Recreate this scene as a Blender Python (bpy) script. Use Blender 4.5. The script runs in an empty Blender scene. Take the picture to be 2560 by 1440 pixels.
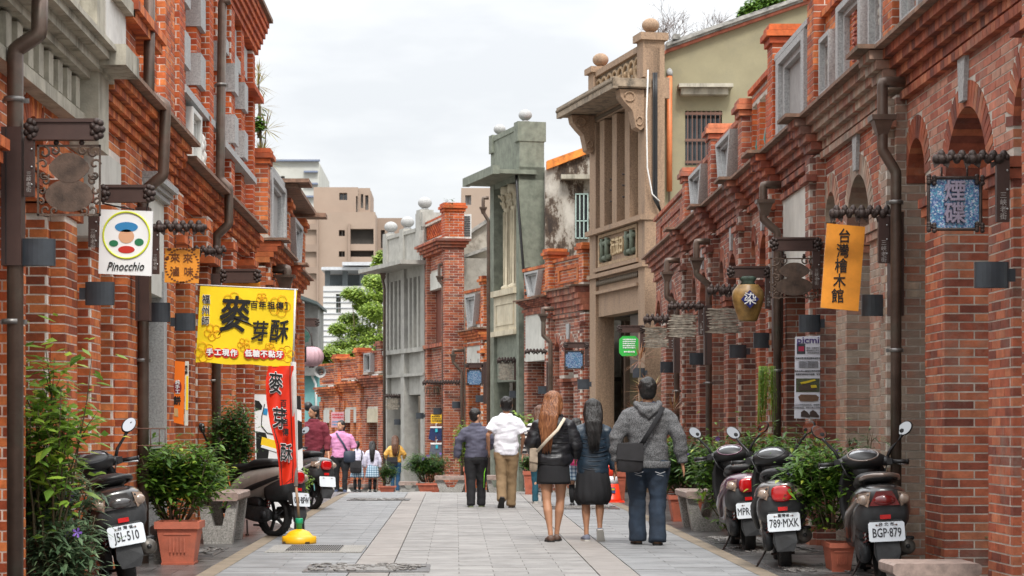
import bpy, bmesh, math, random
import numpy as np
from mathutils import Vector, Matrix
random.seed(7); rng = np.random.default_rng(7)
SC = bpy.context.scene
COL = SC.collection
# ---------------------------------------------------------------- camera, sky, sun, exposure
F, H, CX, CY = 5200.0, 1.2, 1140.0, 1069.0      # focal length in photo pixels, eye height, vanishing point
cam = bpy.data.cameras.new('camera'); camo = bpy.data.objects.new('camera', cam); COL.objects.link(camo)
cam.sensor_width = 36; cam.lens = F / 2560 * 36
cam.shift_x = (1280 - CX) / 2560; cam.shift_y = (CY - 720) / 2560
cam.clip_end = 3000; cam.clip_start = .5
camo.location = (0, 0, H); camo.rotation_euler = (math.radians(90), 0, 0)
cam.dof.use_dof = True; cam.dof.focus_distance = 21; cam.dof.aperture_fstop = 7
SC.camera = camo
world = bpy.data.worlds.new('World'); SC.world = world; world.use_nodes = True
nt = world.node_tree; nt.nodes.clear()
out = nt.nodes.new('ShaderNodeOutputWorld'); bg = nt.nodes.new('ShaderNodeBackground'); bg.inputs[1].default_value = .12
sky = nt.nodes.new('ShaderNodeTexSky'); sky.sky_type = 'NISHITA'; sky.sun_disc = False
SUN_EL, SUN_AZ = math.radians(52), math.radians(172)
sky.sun_elevation = SUN_EL; sky.sun_rotation = SUN_AZ
tc = nt.nodes.new('ShaderNodeTexCoord'); mp = nt.nodes.new('ShaderNodeMapping'); mp.inputs['Scale'].default_value = (1, 1, 3.2)
no = nt.nodes.new('ShaderNodeTexNoise'); no.inputs['Scale'].default_value = 5.5; no.inputs['Detail'].default_value = 5; no.inputs['Roughness'].default_value = .55
rp = nt.nodes.new('ShaderNodeValToRGB'); rp.color_ramp.elements[0].position = .40; rp.color_ramp.elements[1].position = .58
rp.color_ramp.elements[0].color = (3.32, 3.38, 3.45, 1); rp.color_ramp.elements[1].color = (3.95, 3.97, 3.98, 1)
mx = nt.nodes.new('ShaderNodeMix'); mx.data_type = 'RGBA'; mx.inputs['Factor'].default_value = .94
L = nt.links.new
L(tc.outputs['Generated'], mp.inputs[0]); L(mp.outputs[0], no.inputs['Vector']); L(no.outputs[0], rp.inputs[0])
# an overcast sky grows brighter towards the zenith, steepened here to brighten the street
sep = nt.nodes.new('ShaderNodeSeparateXYZ'); L(tc.outputs['Generated'], sep.inputs[0])
mxz = nt.nodes.new('ShaderNodeMath'); mxz.operation = 'MAXIMUM'; mxz.inputs[1].default_value = 0; L(sep.outputs['Z'], mxz.inputs[0])
pw = nt.nodes.new('ShaderNodeMath'); pw.operation = 'POWER'; pw.inputs[1].default_value = 2.0; L(mxz.outputs[0], pw.inputs[0])
ma = nt.nodes.new('ShaderNodeMath'); ma.operation = 'MULTIPLY_ADD'; ma.inputs[1].default_value = 3.8; ma.inputs[2].default_value = 1; L(pw.outputs[0], ma.inputs[0])
scl = nt.nodes.new('ShaderNodeVectorMath'); scl.operation = 'SCALE'; L(rp.outputs[0], scl.inputs[0]); L(ma.outputs[0], scl.inputs['Scale'])
L(sky.outputs[0], mx.inputs[6]); L(scl.outputs[0], mx.inputs[7]); L(mx.outputs[2], bg.inputs[0]); L(bg.outputs[0], out.inputs[0])
sun = bpy.data.lights.new('sun', 'SUN'); sun.energy = 1.5; sun.angle = math.radians(12); sun.color = (1, .96, .9)
suno = bpy.data.objects.new('sun', sun); COL.objects.link(suno)
sd = Vector((math.sin(SUN_AZ) * math.cos(SUN_EL), math.cos(SUN_AZ) * math.cos(SUN_EL), math.sin(SUN_EL)))
suno.rotation_euler = sd.to_track_quat('Z', 'Y').to_euler()
vs = SC.view_settings; vs.view_transform = 'Standard'; vs.look = 'None'; vs.exposure = 1.02; vs.gamma = 1; vs.use_curve_mapping = False
SC.cycles.max_bounces = 6; SC.cycles.transparent_max_bounces = 6

def gz(Y): return -max(0.0, Y - 38) * .030
def W(px, py, s): return Vector(((px - CX) / s, F / s, H - (py - CY) / s))

# ---------------------------------------------------------------- materials
_M = {}
def _new(name):
    m = bpy.data.materials.new(name); m.use_nodes = True
    return m, m.node_tree, m.node_tree.nodes['Principled BSDF']
def mat(name, col, rough=.75, var=.12, scale=6., bump=.15, metal=0., dirt=0., dirtcol=(.05, .045, .035), bscale=None, coat=0., vert=0., isl=0.):
    """plain material: mottled colour, fine relief, stains by noise"""
    if name in _M: return _M[name]
    m, t, b = _new(name); N = t.nodes.new; L = t.links.new
    geo = N('ShaderNodeNewGeometry')
    n = N('ShaderNodeTexNoise'); n.inputs['Scale'].default_value = scale; n.inputs['Detail'].default_value = 6; n.inputs['Roughness'].default_value = .65
    L(geo.outputs['Position'], n.inputs['Vector'])
    mr = N('ShaderNodeMapRange'); mr.inputs[1].default_value = .25; mr.inputs[2].default_value = .75; mr.inputs[3].default_value = 1 - var * 1.6; mr.inputs[4].default_value = 1 + var * 1.6
    L(n.outputs[0], mr.inputs[0])
    v = N('ShaderNodeVectorMath'); v.operation = 'SCALE'; v.inputs[0].default_value = col[:3]; L(mr.outputs[0], v.inputs['Scale'])
    last = v.outputs[0]
    if isl:
        add = N('ShaderNodeMapRange'); add.inputs[3].default_value = 1 - isl; add.inputs[4].default_value = 1 + isl
        oi = N('ShaderNodeObjectInfo'); s_ = N('ShaderNodeMath'); s_.operation = 'ADD'; fr = N('ShaderNodeMath'); fr.operation = 'FRACT'
        L(oi.outputs['Random'], s_.inputs[0]); L(geo.outputs['Random Per Island'], s_.inputs[1]); L(s_.outputs[0], fr.inputs[0]); L(fr.outputs[0], add.inputs[0])
        v2 = N('ShaderNodeVectorMath'); v2.operation = 'SCALE'; L(last, v2.inputs[0]); L(add.outputs[0], v2.inputs['Scale']); last = v2.outputs[0]
    if dirt:
        mp = N('ShaderNodeMapping'); mp.inputs['Scale'].default_value = (2.2, 2.2, .35 if vert else 2.2); L(geo.outputs['Position'], mp.inputs[0])
        d = N('ShaderNodeTexNoise'); d.inputs['Scale'].default_value = 1.6; d.inputs['Detail'].default_value = 8; d.inputs['Roughness'].default_value = .7; L(mp.outputs[0], d.inputs['Vector'])
        r = N('ShaderNodeMapRange'); r.inputs[1].default_value = .50; r.inputs[2].default_value = .68; r.inputs[3].default_value = 0; r.inputs[4].default_value = dirt; L(d.outputs[0], r.inputs[0])
        x = N('ShaderNodeMix'); x.data_type = 'RGBA'; L(r.outputs[0], x.inputs[0]); L(last, x.inputs[6]); x.inputs[7].default_value = (*dirtcol, 1); last = x.outputs[2]
    L(last, b.inputs['Base Color'])
    b.inputs['Roughness'].default_value = rough; b.inputs['Metallic'].default_value = metal
    if coat: b.inputs['Coat Weight'].default_value = coat; b.inputs['Coat Roughness'].default_value = .12
    if bump:
        n2 = N('ShaderNodeTexNoise'); n2.inputs['Scale'].default_value = bscale or scale * 12; n2.inputs['Detail'].default_value = 3; L(geo.outputs['Position'], n2.inputs['Vector'])
        bp = N('ShaderNodeBump'); bp.inputs['Strength'].default_value = bump; bp.inputs['Distance'].default_value = .01
        L(n2.outputs[0], bp.inputs['Height']); L(bp.outputs[0], b.inputs['Normal'])
    _M[name] = m; return m
def brickmat(name, pal, pale=.15, stain=.4, moss=.0):
    if name in _M: return _M[name]
    m, t, b = _new(name); N = t.nodes.new; L = t.links.new
    geo = N('ShaderNodeNewGeometry'); oi = N('ShaderNodeObjectInfo')
    s_ = N('ShaderNodeMath'); s_.operation = 'ADD'; fr = N('ShaderNodeMath'); fr.operation = 'FRACT'
    L(oi.outputs['Random'], s_.inputs[0]); L(geo.outputs['Random Per Island'], s_.inputs[1]); L(s_.outputs[0], fr.inputs[0])
    r = N('ShaderNodeValToRGB'); e = r.color_ramp.elements; e[0].position = 0; e[0].color = (*pal[0], 1); e[1].position = 1; e[1].color = (*pal[-1], 1)
    for i, c in enumerate(pal[1:-1]): q = e.new((i + 1) / (len(pal) - 1)); q.color = (*c, 1)
    L(fr.outputs[0], r.inputs[0])
    n = N('ShaderNodeTexNoise'); n.inputs['Scale'].default_value = 9; n.inputs['Detail'].default_value = 7; n.inputs['Roughness'].default_value = .7; L(geo.outputs['Position'], n.inputs['Vector'])
    mr = N('ShaderNodeMapRange'); mr.inputs[1].default_value = .3; mr.inputs[2].default_value = .7; mr.inputs[3].default_value = .62; mr.inputs[4].default_value = 1.3; L(n.outputs[0], mr.inputs[0])
    v = N('ShaderNodeVectorMath'); v.operation = 'SCALE'; L(r.outputs[0], v.inputs[0]); L(mr.outputs[0], v.inputs['Scale'])
    last = v.outputs[0]
    # pale lime bloom
    n3 = N('ShaderNodeTexNoise'); n3.inputs['Scale'].default_value = 1.1; n3.inputs['Detail'].default_value = 9; n3.inputs['Roughness'].default_value = .78; L(geo.outputs['Position'], n3.inputs['Vector'])
    r3 = N('ShaderNodeMapRange'); r3.inputs[1].default_value = .62 - pale * .35; r3.inputs[2].default_value = .74 - pale * .25; r3.inputs[3].default_value = 0; r3.inputs[4].default_value = .25 + pale * .8; L(n3.outputs[0], r3.inputs[0])
    x = N('ShaderNodeMix'); x.data_type = 'RGBA'; L(r3.outputs[0], x.inputs[0]); L(last, x.inputs[6]); x.inputs[7].default_value = (.40, .33, .27, 1)
    # dark weather stains
    mp = N('ShaderNodeMapping'); mp.inputs['Scale'].default_value = (1.3, 1.3, .5); mp.inputs['Location'].default_value = (7, 3, 1); L(geo.outputs['Position'], mp.inputs[0])
    n4 = N('ShaderNodeTexNoise'); n4.inputs['Scale'].default_value = 1.2; n4.inputs['Detail'].default_value = 8; n4.inputs['Roughness'].default_value = .7; L(mp.outputs[0], n4.inputs['Vector'])
    r4 = N('ShaderNodeMapRange'); r4.inputs[1].default_value = .52; r4.inputs[2].default_value = .72; r4.inputs[3].default_value = 0; r4.inputs[4].default_value = stain; L(n4.outputs[0], r4.inputs[0])
    y = N('ShaderNodeMix'); y.data_type = 'RGBA'; L(r4.outputs[0], y.inputs[0]); L(x.outputs[2], y.inputs[6]); y.inputs[7].default_value = (.055, .035, .025, 1)
    n6 = N('ShaderNodeTexNoise'); n6.inputs['Scale'].default_value = .55; n6.inputs['Detail'].default_value = 9; n6.inputs['Roughness'].default_value = .72; L(geo.outputs['Position'], n6.inputs['Vector'])
    r6 = N('ShaderNodeMapRange'); r6.inputs[1].default_value = .35; r6.inputs[2].default_value = .68; r6.inputs[3].default_value = 1.12; r6.inputs[4].default_value = .60; L(n6.outputs[0], r6.inputs[0])
    v6 = N('ShaderNodeVectorMath'); v6.operation = 'SCALE'; L(y.outputs[2], v6.inputs[0]); L(r6.outputs[0], v6.inputs['Scale'])
    L(v6.outputs[0], b.inputs['Base Color']); b.inputs['Roughness'].default_value = .72; b.inputs['Specular IOR Level'].default_value = .3
    bp = N('ShaderNodeBump'); bp.inputs['Strength'].default_value = .35; bp.inputs['Distance'].default_value = .008
    n5 = N('ShaderNodeTexNoise'); n5.inputs['Scale'].default_value = 60; L(geo.outputs['Position'], n5.inputs['Vector']); L(n5.outputs[0], bp.inputs['Height']); L(bp.outputs[0], b.inputs['Normal'])
    _M[name] = m; return m
def hairmat(name, col, hi):
    if name in _M: return _M[name]
    m, t, b = _new(name); N = t.nodes.new; L = t.links.new; g = N('ShaderNodeNewGeometry'); mp = N('ShaderNodeMapping'); mp.inputs['Scale'].default_value = (1, 1, .05); L(g.outputs['Position'], mp.inputs[0])
    n = N('ShaderNodeTexNoise'); n.inputs['Scale'].default_value = 130; n.inputs['Detail'].default_value = 4; L(mp.outputs[0], n.inputs['Vector']); r = N('ShaderNodeValToRGB'); r.color_ramp.elements[0].position = .38; r.color_ramp.elements[1].position = .66; r.color_ramp.elements[0].color = (*col, 1); r.color_ramp.elements[1].color = (*hi, 1)
    L(n.outputs[0], r.inputs[0]); L(r.outputs[0], b.inputs[0]); b.inputs['Roughness'].default_value = .42; bp = N('ShaderNodeBump'); bp.inputs['Strength'].default_value = .8; bp.inputs['Distance'].default_value = .012; L(n.outputs[0], bp.inputs['Height']); L(bp.outputs[0], b.inputs['Normal']); _M[name] = m; return m
def leafmat(name, c1, c2, c3=None):
    if name in _M: return _M[name]
    m, t, b = _new(name); N = t.nodes.new; L = t.links.new
    geo = N('ShaderNodeNewGeometry'); oi = N('ShaderNodeObjectInfo'); s_ = N('ShaderNodeMath'); s_.operation = 'ADD'; fr = N('ShaderNodeMath'); fr.operation = 'FRACT'
    L(oi.outputs['Random'], s_.inputs[0]); L(geo.outputs['Random Per Island'], s_.inputs[1]); L(s_.outputs[0], fr.inputs[0])
    r = N('ShaderNodeValToRGB'); e = r.color_ramp.elements; e[0].color = (*c1, 1); e[1].color = (*c2, 1)
    if c3: q = e.new(.93); q.color = (*c2, 1); e[-1].color = (*c3, 1)
    L(fr.outputs[0], r.inputs[0]); L(r.outputs[0], b.inputs['Base Color']); b.inputs['Roughness'].default_value = .42
    tr = N('ShaderNodeBsdfTranslucent'); L(r.outputs[0], tr.inputs[0]); ms = N('ShaderNodeMixShader'); ms.inputs[0].default_value = .3
    L(b.outputs[0], ms.inputs[1]); L(tr.outputs[0], ms.inputs[2]); L(ms.outputs[0], t.nodes['Material Output'].inputs[0])
    _M[name] = m; return m
def glassmat(name, col, rough=.08):
    return mat(name, col, rough, .05, 3, 0, coat=1.)
B_OR = lambda: brickmat('brick_orange', [(.28, .062, .027), (.47, .108, .036), (.62, .165, .050), (.70, .235, .075)], .12, .3)
B_RD = lambda: brickmat('brick_red', [(.18, .052, .036), (.33, .085, .045), (.44, .12, .058), (.50, .18, .09)], .26, .40)
B_MX = lambda: brickmat('brick_mixed', [(.28, .12, .085), (.42, .29, .21), (.40, .15, .09), (.48, .37, .28), (.34, .26, .2)], .5, .35)
B_DK = lambda: brickmat('brick_dark', [(.14, .05, .04), (.27, .08, .05), (.38, .115, .065), (.46, .19, .12)], .34, .55)
B_NW = lambda: brickmat('brick_new', [(.36, .062, .022), (.50, .095, .026), (.60, .14, .036)], .05, .2)
MORT = lambda: mat('mortar', (.52, .47, .41), .95, .2, 8, .4, dirt=.35, dirtcol=(.2, .16, .13))
MORTW = lambda: mat('mortar_white', (.68, .60, .53), .95, .2, 8, .4, dirt=.3, dirtcol=(.2, .15, .12))
GRAN = lambda: mat('granite', (.36, .36, .355), .8, .3, 55, .2, bscale=150, dirt=.25, dirtcol=(.2, .19, .17))
GRANW = lambda: mat('granite_weathered', (.40, .37, .30), .85, .2, 5, .3, dirt=.85, dirtcol=(.085, .075, .055), vert=1)
PLAS = lambda: mat('pale_plaster', (.56, .55, .50), .9, .1, 3, .12, dirt=.35, dirtcol=(.30, .28, .24), vert=1)
BROWNM = lambda: mat('brown_metal', (.062, .034, .028), .5, .15, 5, .05, metal=.3)
IRON = lambda: mat('cast_iron', (.045, .030, .026), .55, .3, 25, .4, metal=.4, bscale=90)
RUST = lambda: mat('rusted_plate', (.085, .055, .04), .6, .5, 9, .2, metal=.3, dirt=.5, dirtcol=(.11, .10, .09))
LAMPM = lambda: mat('lamp_grey', (.030, .036, .044), .42, .2, 10, .05)
BLACKP = lambda: mat('black_plastic', (.014, .014, .015), .42, .15, 10, .08)
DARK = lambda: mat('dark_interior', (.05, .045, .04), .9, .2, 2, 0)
TERRA = lambda: mat('terracotta', (.42, .115, .065), .62, .2, 6, .1, dirt=.4, dirtcol=(.24, .1, .07))
CONC = lambda: mat('granolithic_concrete', (.30, .29, .27), .9, .45, 70, .5, dirt=.35, dirtcol=(.12, .11, .09))
WOODO = lambda: mat('orange_wood', (.72, .27, .025), .45, .14, 5, .08)
DRIFT = lambda: mat('driftwood', (.21, .185, .15), .85, .45, 18, .7, dirt=.4, dirtcol=(.07, .055, .04))

# ---------------------------------------------------------------- mesh building
class MB:
    def __init__(s): s.v = []; s.f = []; s.sm = []
    def add(s, vs, fs, smooth=False, M=None):
        k = len(s.v)
        for p in vs:
            p = Vector(p)
            s.v.append(M @ p if M is not None else p)
        for f in fs: s.f.append([k + i for i in f]); s.sm.append(smooth)
        return s
    def box(s, c, d, M=None, fr=None):
        x, y, z = c; a, b, h = d[0] / 2, d[1] / 2, d[2] / 2
        vs = [(x + i * a, y + j * b, z + k * h) for k in (-1, 1) for j in (-1, 1) for i in (-1, 1)]
        if fr: vs = [fr.p(*q) for q in vs]
        return s.add(vs, [(0, 2, 3, 1), (4, 5, 7, 6), (0, 1, 5, 4), (2, 6, 7, 3), (0, 4, 6, 2), (1, 3, 7, 5)], False, M)
    def b2(s, fr, u0, u1, v0, v1, z0, z1): return s.box(((u0 + u1) / 2, (v0 + v1) / 2, (z0 + z1) / 2), (u1 - u0, v1 - v0, z1 - z0), fr=fr)
    def hexa(s, a, M=None):   # 8 points: bottom 4, top 4 in the same order
        return s.add(a, [(3, 2, 1, 0), (4, 5, 6, 7), (0, 1, 5, 4), (1, 2, 6, 5), (2, 3, 7, 6), (3, 0, 4, 7)], False, M)
    def prism(s, pts, d, M=None, smooth=False):   # pts: 3D polygon, d: extrusion vector
        n = len(pts); d = Vector(d); vs = [Vector(p) for p in pts]; vs += [p + d for p in vs]
        return s.add(vs, [list(range(n))[::-1], list(range(n, 2 * n))] + [(i, (i + 1) % n, n + (i + 1) % n, n + i) for i in range(n)], smooth, M)
    def tube(s, pts, rad, n=8, up=None, M=None, smooth=True, cap=True):
        pts = [Vector(p) for p in pts]; k = len(pts)
        if not isinstance(rad, (list, tuple)): rad = [rad] * k
        vs = []; prev = None
        for i in range(k):
            t = (pts[min(i + 1, k - 1)] - pts[max(i - 1, 0)]).normalized()
            if up is not None: y = Vector(up)
            elif prev is not None: y = prev
            else: y = Vector((0, 0, 1)) if abs(t.z) < .9 else Vector((0, 1, 0))
            x = y.cross(t)
            if x.length < 1e-6: x = Vector((1, 0, 0)).cross(t)
            x.normalize(); y = t.cross(x).normalized(); prev = y
            r = rad[i]; a, b = r if isinstance(r, (list, tuple)) else (r, r)
            for j in range(n):
                an = 2 * math.pi * j / n
                vs.append(pts[i] + x * (a * math.cos(an)) + y * (b * math.sin(an)))
        fs = [(i * n + j, i * n + (j + 1) % n, (i + 1) * n + (j + 1) % n, (i + 1) * n + j) for i in range(k - 1) for j in range(n)]
        if cap: fs += [list(range(n))[::-1], list(range((k - 1) * n, k * n))]
        return s.add(vs, fs, smooth, M)
    def lathe(s, prof, c=(0, 0, 0), n=20, M=None, smooth=True, sx=1, sy=1):
        c = Vector(c); vs = [c + Vector((r * math.cos(2 * math.pi * j / n) * sx, r * math.sin(2 * math.pi * j / n) * sy, z)) for r, z in prof for j in range(n)]
        k = len(prof)
        fs = [(i * n + j, i * n + (j + 1) % n, (i + 1) * n + (j + 1) % n, (i + 1) * n + j) for i in range(k - 1) for j in range(n)]
        fs += [list(range(n))[::-1], list(range((k - 1) * n, k * n))]
        return s.add(vs, fs, smooth, M)
    def ball(s, c, r, n=14, m=9, M=None):
        r = r if isinstance(r, (list, tuple)) else (r, r, r)
        prof = [(math.sin(math.pi * i / m), -math.cos(math.pi * i / m)) for i in range(1, m)]
        c = Vector(c)
        vs = [c + Vector((p * math.cos(2 * math.pi * j / n) * r[0], p * math.sin(2 * math.pi * j / n) * r[1], z * r[2])) for p, z in prof for j in range(n)]
        k = len(prof); a = len(vs); vs += [c - Vector((0, 0, r[2])), c + Vector((0, 0, r[2]))]
        fs = [(i * n + j, i * n + (j + 1) % n, (i + 1) * n + (j + 1) % n, (i + 1) * n + j) for i in range(k - 1) for j in range(n)]
        fs += [(a, (j + 1) % n, j) for j in range(n)] + [(a + 1, (k - 1) * n + j, (k - 1) * n + (j + 1) % n) for j in range(n)]
        return s.add(vs, fs, True, M)
    def loft(s, secs, n=20, e=2.4, sub=4, M=None):
        """secs along y: (y, zc, halfw, halfh[, xc]) with superellipse rings, smoothly interpolated"""
        secs = [tuple(q) + ((0,) if len(q) == 4 else ()) for q in secs]; P = np.array(secs, float); out = []
        for i in range(len(P) - 1):
            p0, p1, p2, p3 = P[max(i - 1, 0)], P[i], P[i + 1], P[min(i + 2, len(P) - 1)]
            for k in range(sub):
                t = k / sub; out.append(.5 * (2 * p1 + (p2 - p0) * t + (2 * p0 - 5 * p1 + 4 * p2 - p3) * t * t + (3 * p1 - p0 - 3 * p2 + p3) * t ** 3))
        out.append(P[-1]); vs = []
        for y, zc, w, h, xc in out:
            for j in range(n):
                a = 2 * math.pi * j / n; ca, sa = math.cos(a), math.sin(a)
                vs.append((xc + w * math.copysign(abs(ca) ** (2 / e), ca), y, zc + h * math.copysign(abs(sa) ** (2 / e), sa)))
        k = len(out)
        fs = [(i * n + j, (i + 1) * n + j, (i + 1) * n + (j + 1) % n, i * n + (j + 1) % n) for i in range(k - 1) for j in range(n)]
        fs += [list(range(n)), list(range((k - 1) * n, k * n))[::-1]]
        return s.add(vs, fs, True, M)
    def mesh(s, name, off=(0, 0, 0)):
        me = bpy.data.meshes.new(name); off = Vector(off)
        me.from_pydata([tuple(p - off) for p in s.v], [], s.f); me.polygons.foreach_set('use_smooth', s.sm)
        me.update(); return me
def pobj(name, me, parent=None, m=None, kind=None):
    o = bpy.data.objects.new(name, me); COL.objects.link(o)
    if m is not None: me.materials.clear(); me.materials.append(m)
    if parent is not None: o.parent = parent
    if kind: o['kind'] = kind
    return o
class Thing:
    def __init__(s, name, label, cat, loc=(0, 0, 0), rz=0, group=None, tilt=None):
        s.loc = Vector(loc); s.e = bpy.data.objects.new(name, None); COL.objects.link(s.e); s.e.empty_display_size = .2
        s.e.location = loc; s.e.rotation_euler = (tilt[0] if tilt else 0, tilt[1] if tilt else 0, rz)
        s.e['label'] = label; s.e['category'] = cat
        if group: s.e['group'] = group
    def part(s, name, mb, m, world=False, parent=None, kind=None, label=None):
        o = pobj(name, mb.mesh(name, s.loc if world else (0, 0, 0)), parent or s.e, m, kind)
        if label: o['label'] = label
        return o
def solo(name, mb, m, label, cat, loc=(0, 0, 0), group=None, kind=None):
    o = pobj(name, mb.mesh(name, loc), None, m, kind); o.location = loc
    if label: o['label'] = label
    if cat: o['category'] = cat
    if group: o['group'] = group
    return o
def text(T, s, size, o, m, xd=(1, 0, 0), yd=(0, 0, 1), bold=0., ext=.002, name='lettering', world=True, parent=None, sx=1., shear=0., align='CENTER'):
    c = bpy.data.curves.new('t', 'FONT'); c.body = s; c.size = 1; c.extrude = ext / size;  c.align_x = align; c.align_y = 'CENTER'; c.shear = shear; c.resolution_u = 2
    ob = bpy.data.objects.new('t', c); COL.objects.link(ob)
    dg = bpy.context.evaluated_depsgraph_get(); me = bpy.data.meshes.new_from_object(ob.evaluated_get(dg))
    bpy.data.objects.remove(ob); bpy.data.curves.remove(c)
    xd = Vector(xd).normalized(); yd = Vector(yd).normalized(); zd = xd.cross(yd); o = Vector(o) - (T.loc if world else Vector((0, 0, 0)))
    Mx = Matrix(((xd.x, yd.x, zd.x, o.x), (xd.y, yd.y, zd.y, o.y), (xd.z, yd.z, zd.z, o.z), (0, 0, 0, 1))) @ Matrix.Diagonal((size * sx, size, size, 1))
    me.transform(Mx)
    if bold:
        bm = bmesh.new(); K = 8 if bold >= .05 else 4; bd = bold * .75; bm.from_mesh(me)
        for k in range(K):
            a = 2 * math.pi * k / K + .4; m3 = me.copy(); m3.transform(Matrix.Translation((xd * math.cos(a) * sx + yd * math.sin(a)) * bd * size - zd * (.0002 * (k + 1)))); bm.from_mesh(m3); bpy.data.meshes.remove(m3)
        bm.to_mesh(me); bm.free()
    return pobj(name, me, parent or T.e, m)
def fuse(mb, voxel, smooth=4, disp=None):
    """one continuous surface out of overlapping closed pieces"""
    me = mb.mesh('f'); ob = bpy.data.objects.new('f', me); COL.objects.link(ob)
    r = ob.modifiers.new('r', 'REMESH'); r.mode = 'VOXEL'; r.voxel_size = voxel; r.use_smooth_shade = True
    sm = ob.modifiers.new('s', 'SMOOTH'); sm.iterations = smooth; sm.factor = .6
    dg = bpy.context.evaluated_depsgraph_get(); m2 = bpy.data.meshes.new_from_object(ob.evaluated_get(dg))
    bpy.data.objects.remove(ob); bpy.data.meshes.remove(me)
    if disp:
        from mathutils import noise
        amp, sx_, sz_, seed = disp; nn = len(m2.vertices); co = np.empty(nn * 3); m2.vertices.foreach_get('co', co); co = co.reshape(-1, 3)
        no = np.empty(nn * 3); m2.vertices.foreach_get('normal', no); no = no.reshape(-1, 3)
        d = np.array([noise.noise((c[0] * sx_ + seed, c[1] * sx_, c[2] * sz_)) + .5 * noise.noise((c[0] * sx_ * 2 + seed, c[1] * sx_ * 2, c[2] * sz_ * 2.3)) for c in co]) * amp + amp * .35
        co += no * d[:, None]; m2.vertices.foreach_set('co', co.ravel()); m2.update()
    return m2
class Frame:
    """wall frame: u along the street away from the camera, v outwards to the street, z up"""
    def __init__(s, o, d, side):
        s.o = Vector((o[0], o[1], 0)); s.d = Vector((d[0], d[1], 0)).normalized()
        s.n = Vector((-s.d.y, s.d.x, 0)) if side == 'R' else Vector((s.d.y, -s.d.x, 0))
        s.ang = math.atan2(s.d.y, s.d.x); s.side = side
    def p(s, u, v, z): return s.o + s.d * u + s.n * v + Vector((0, 0, z))
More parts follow.
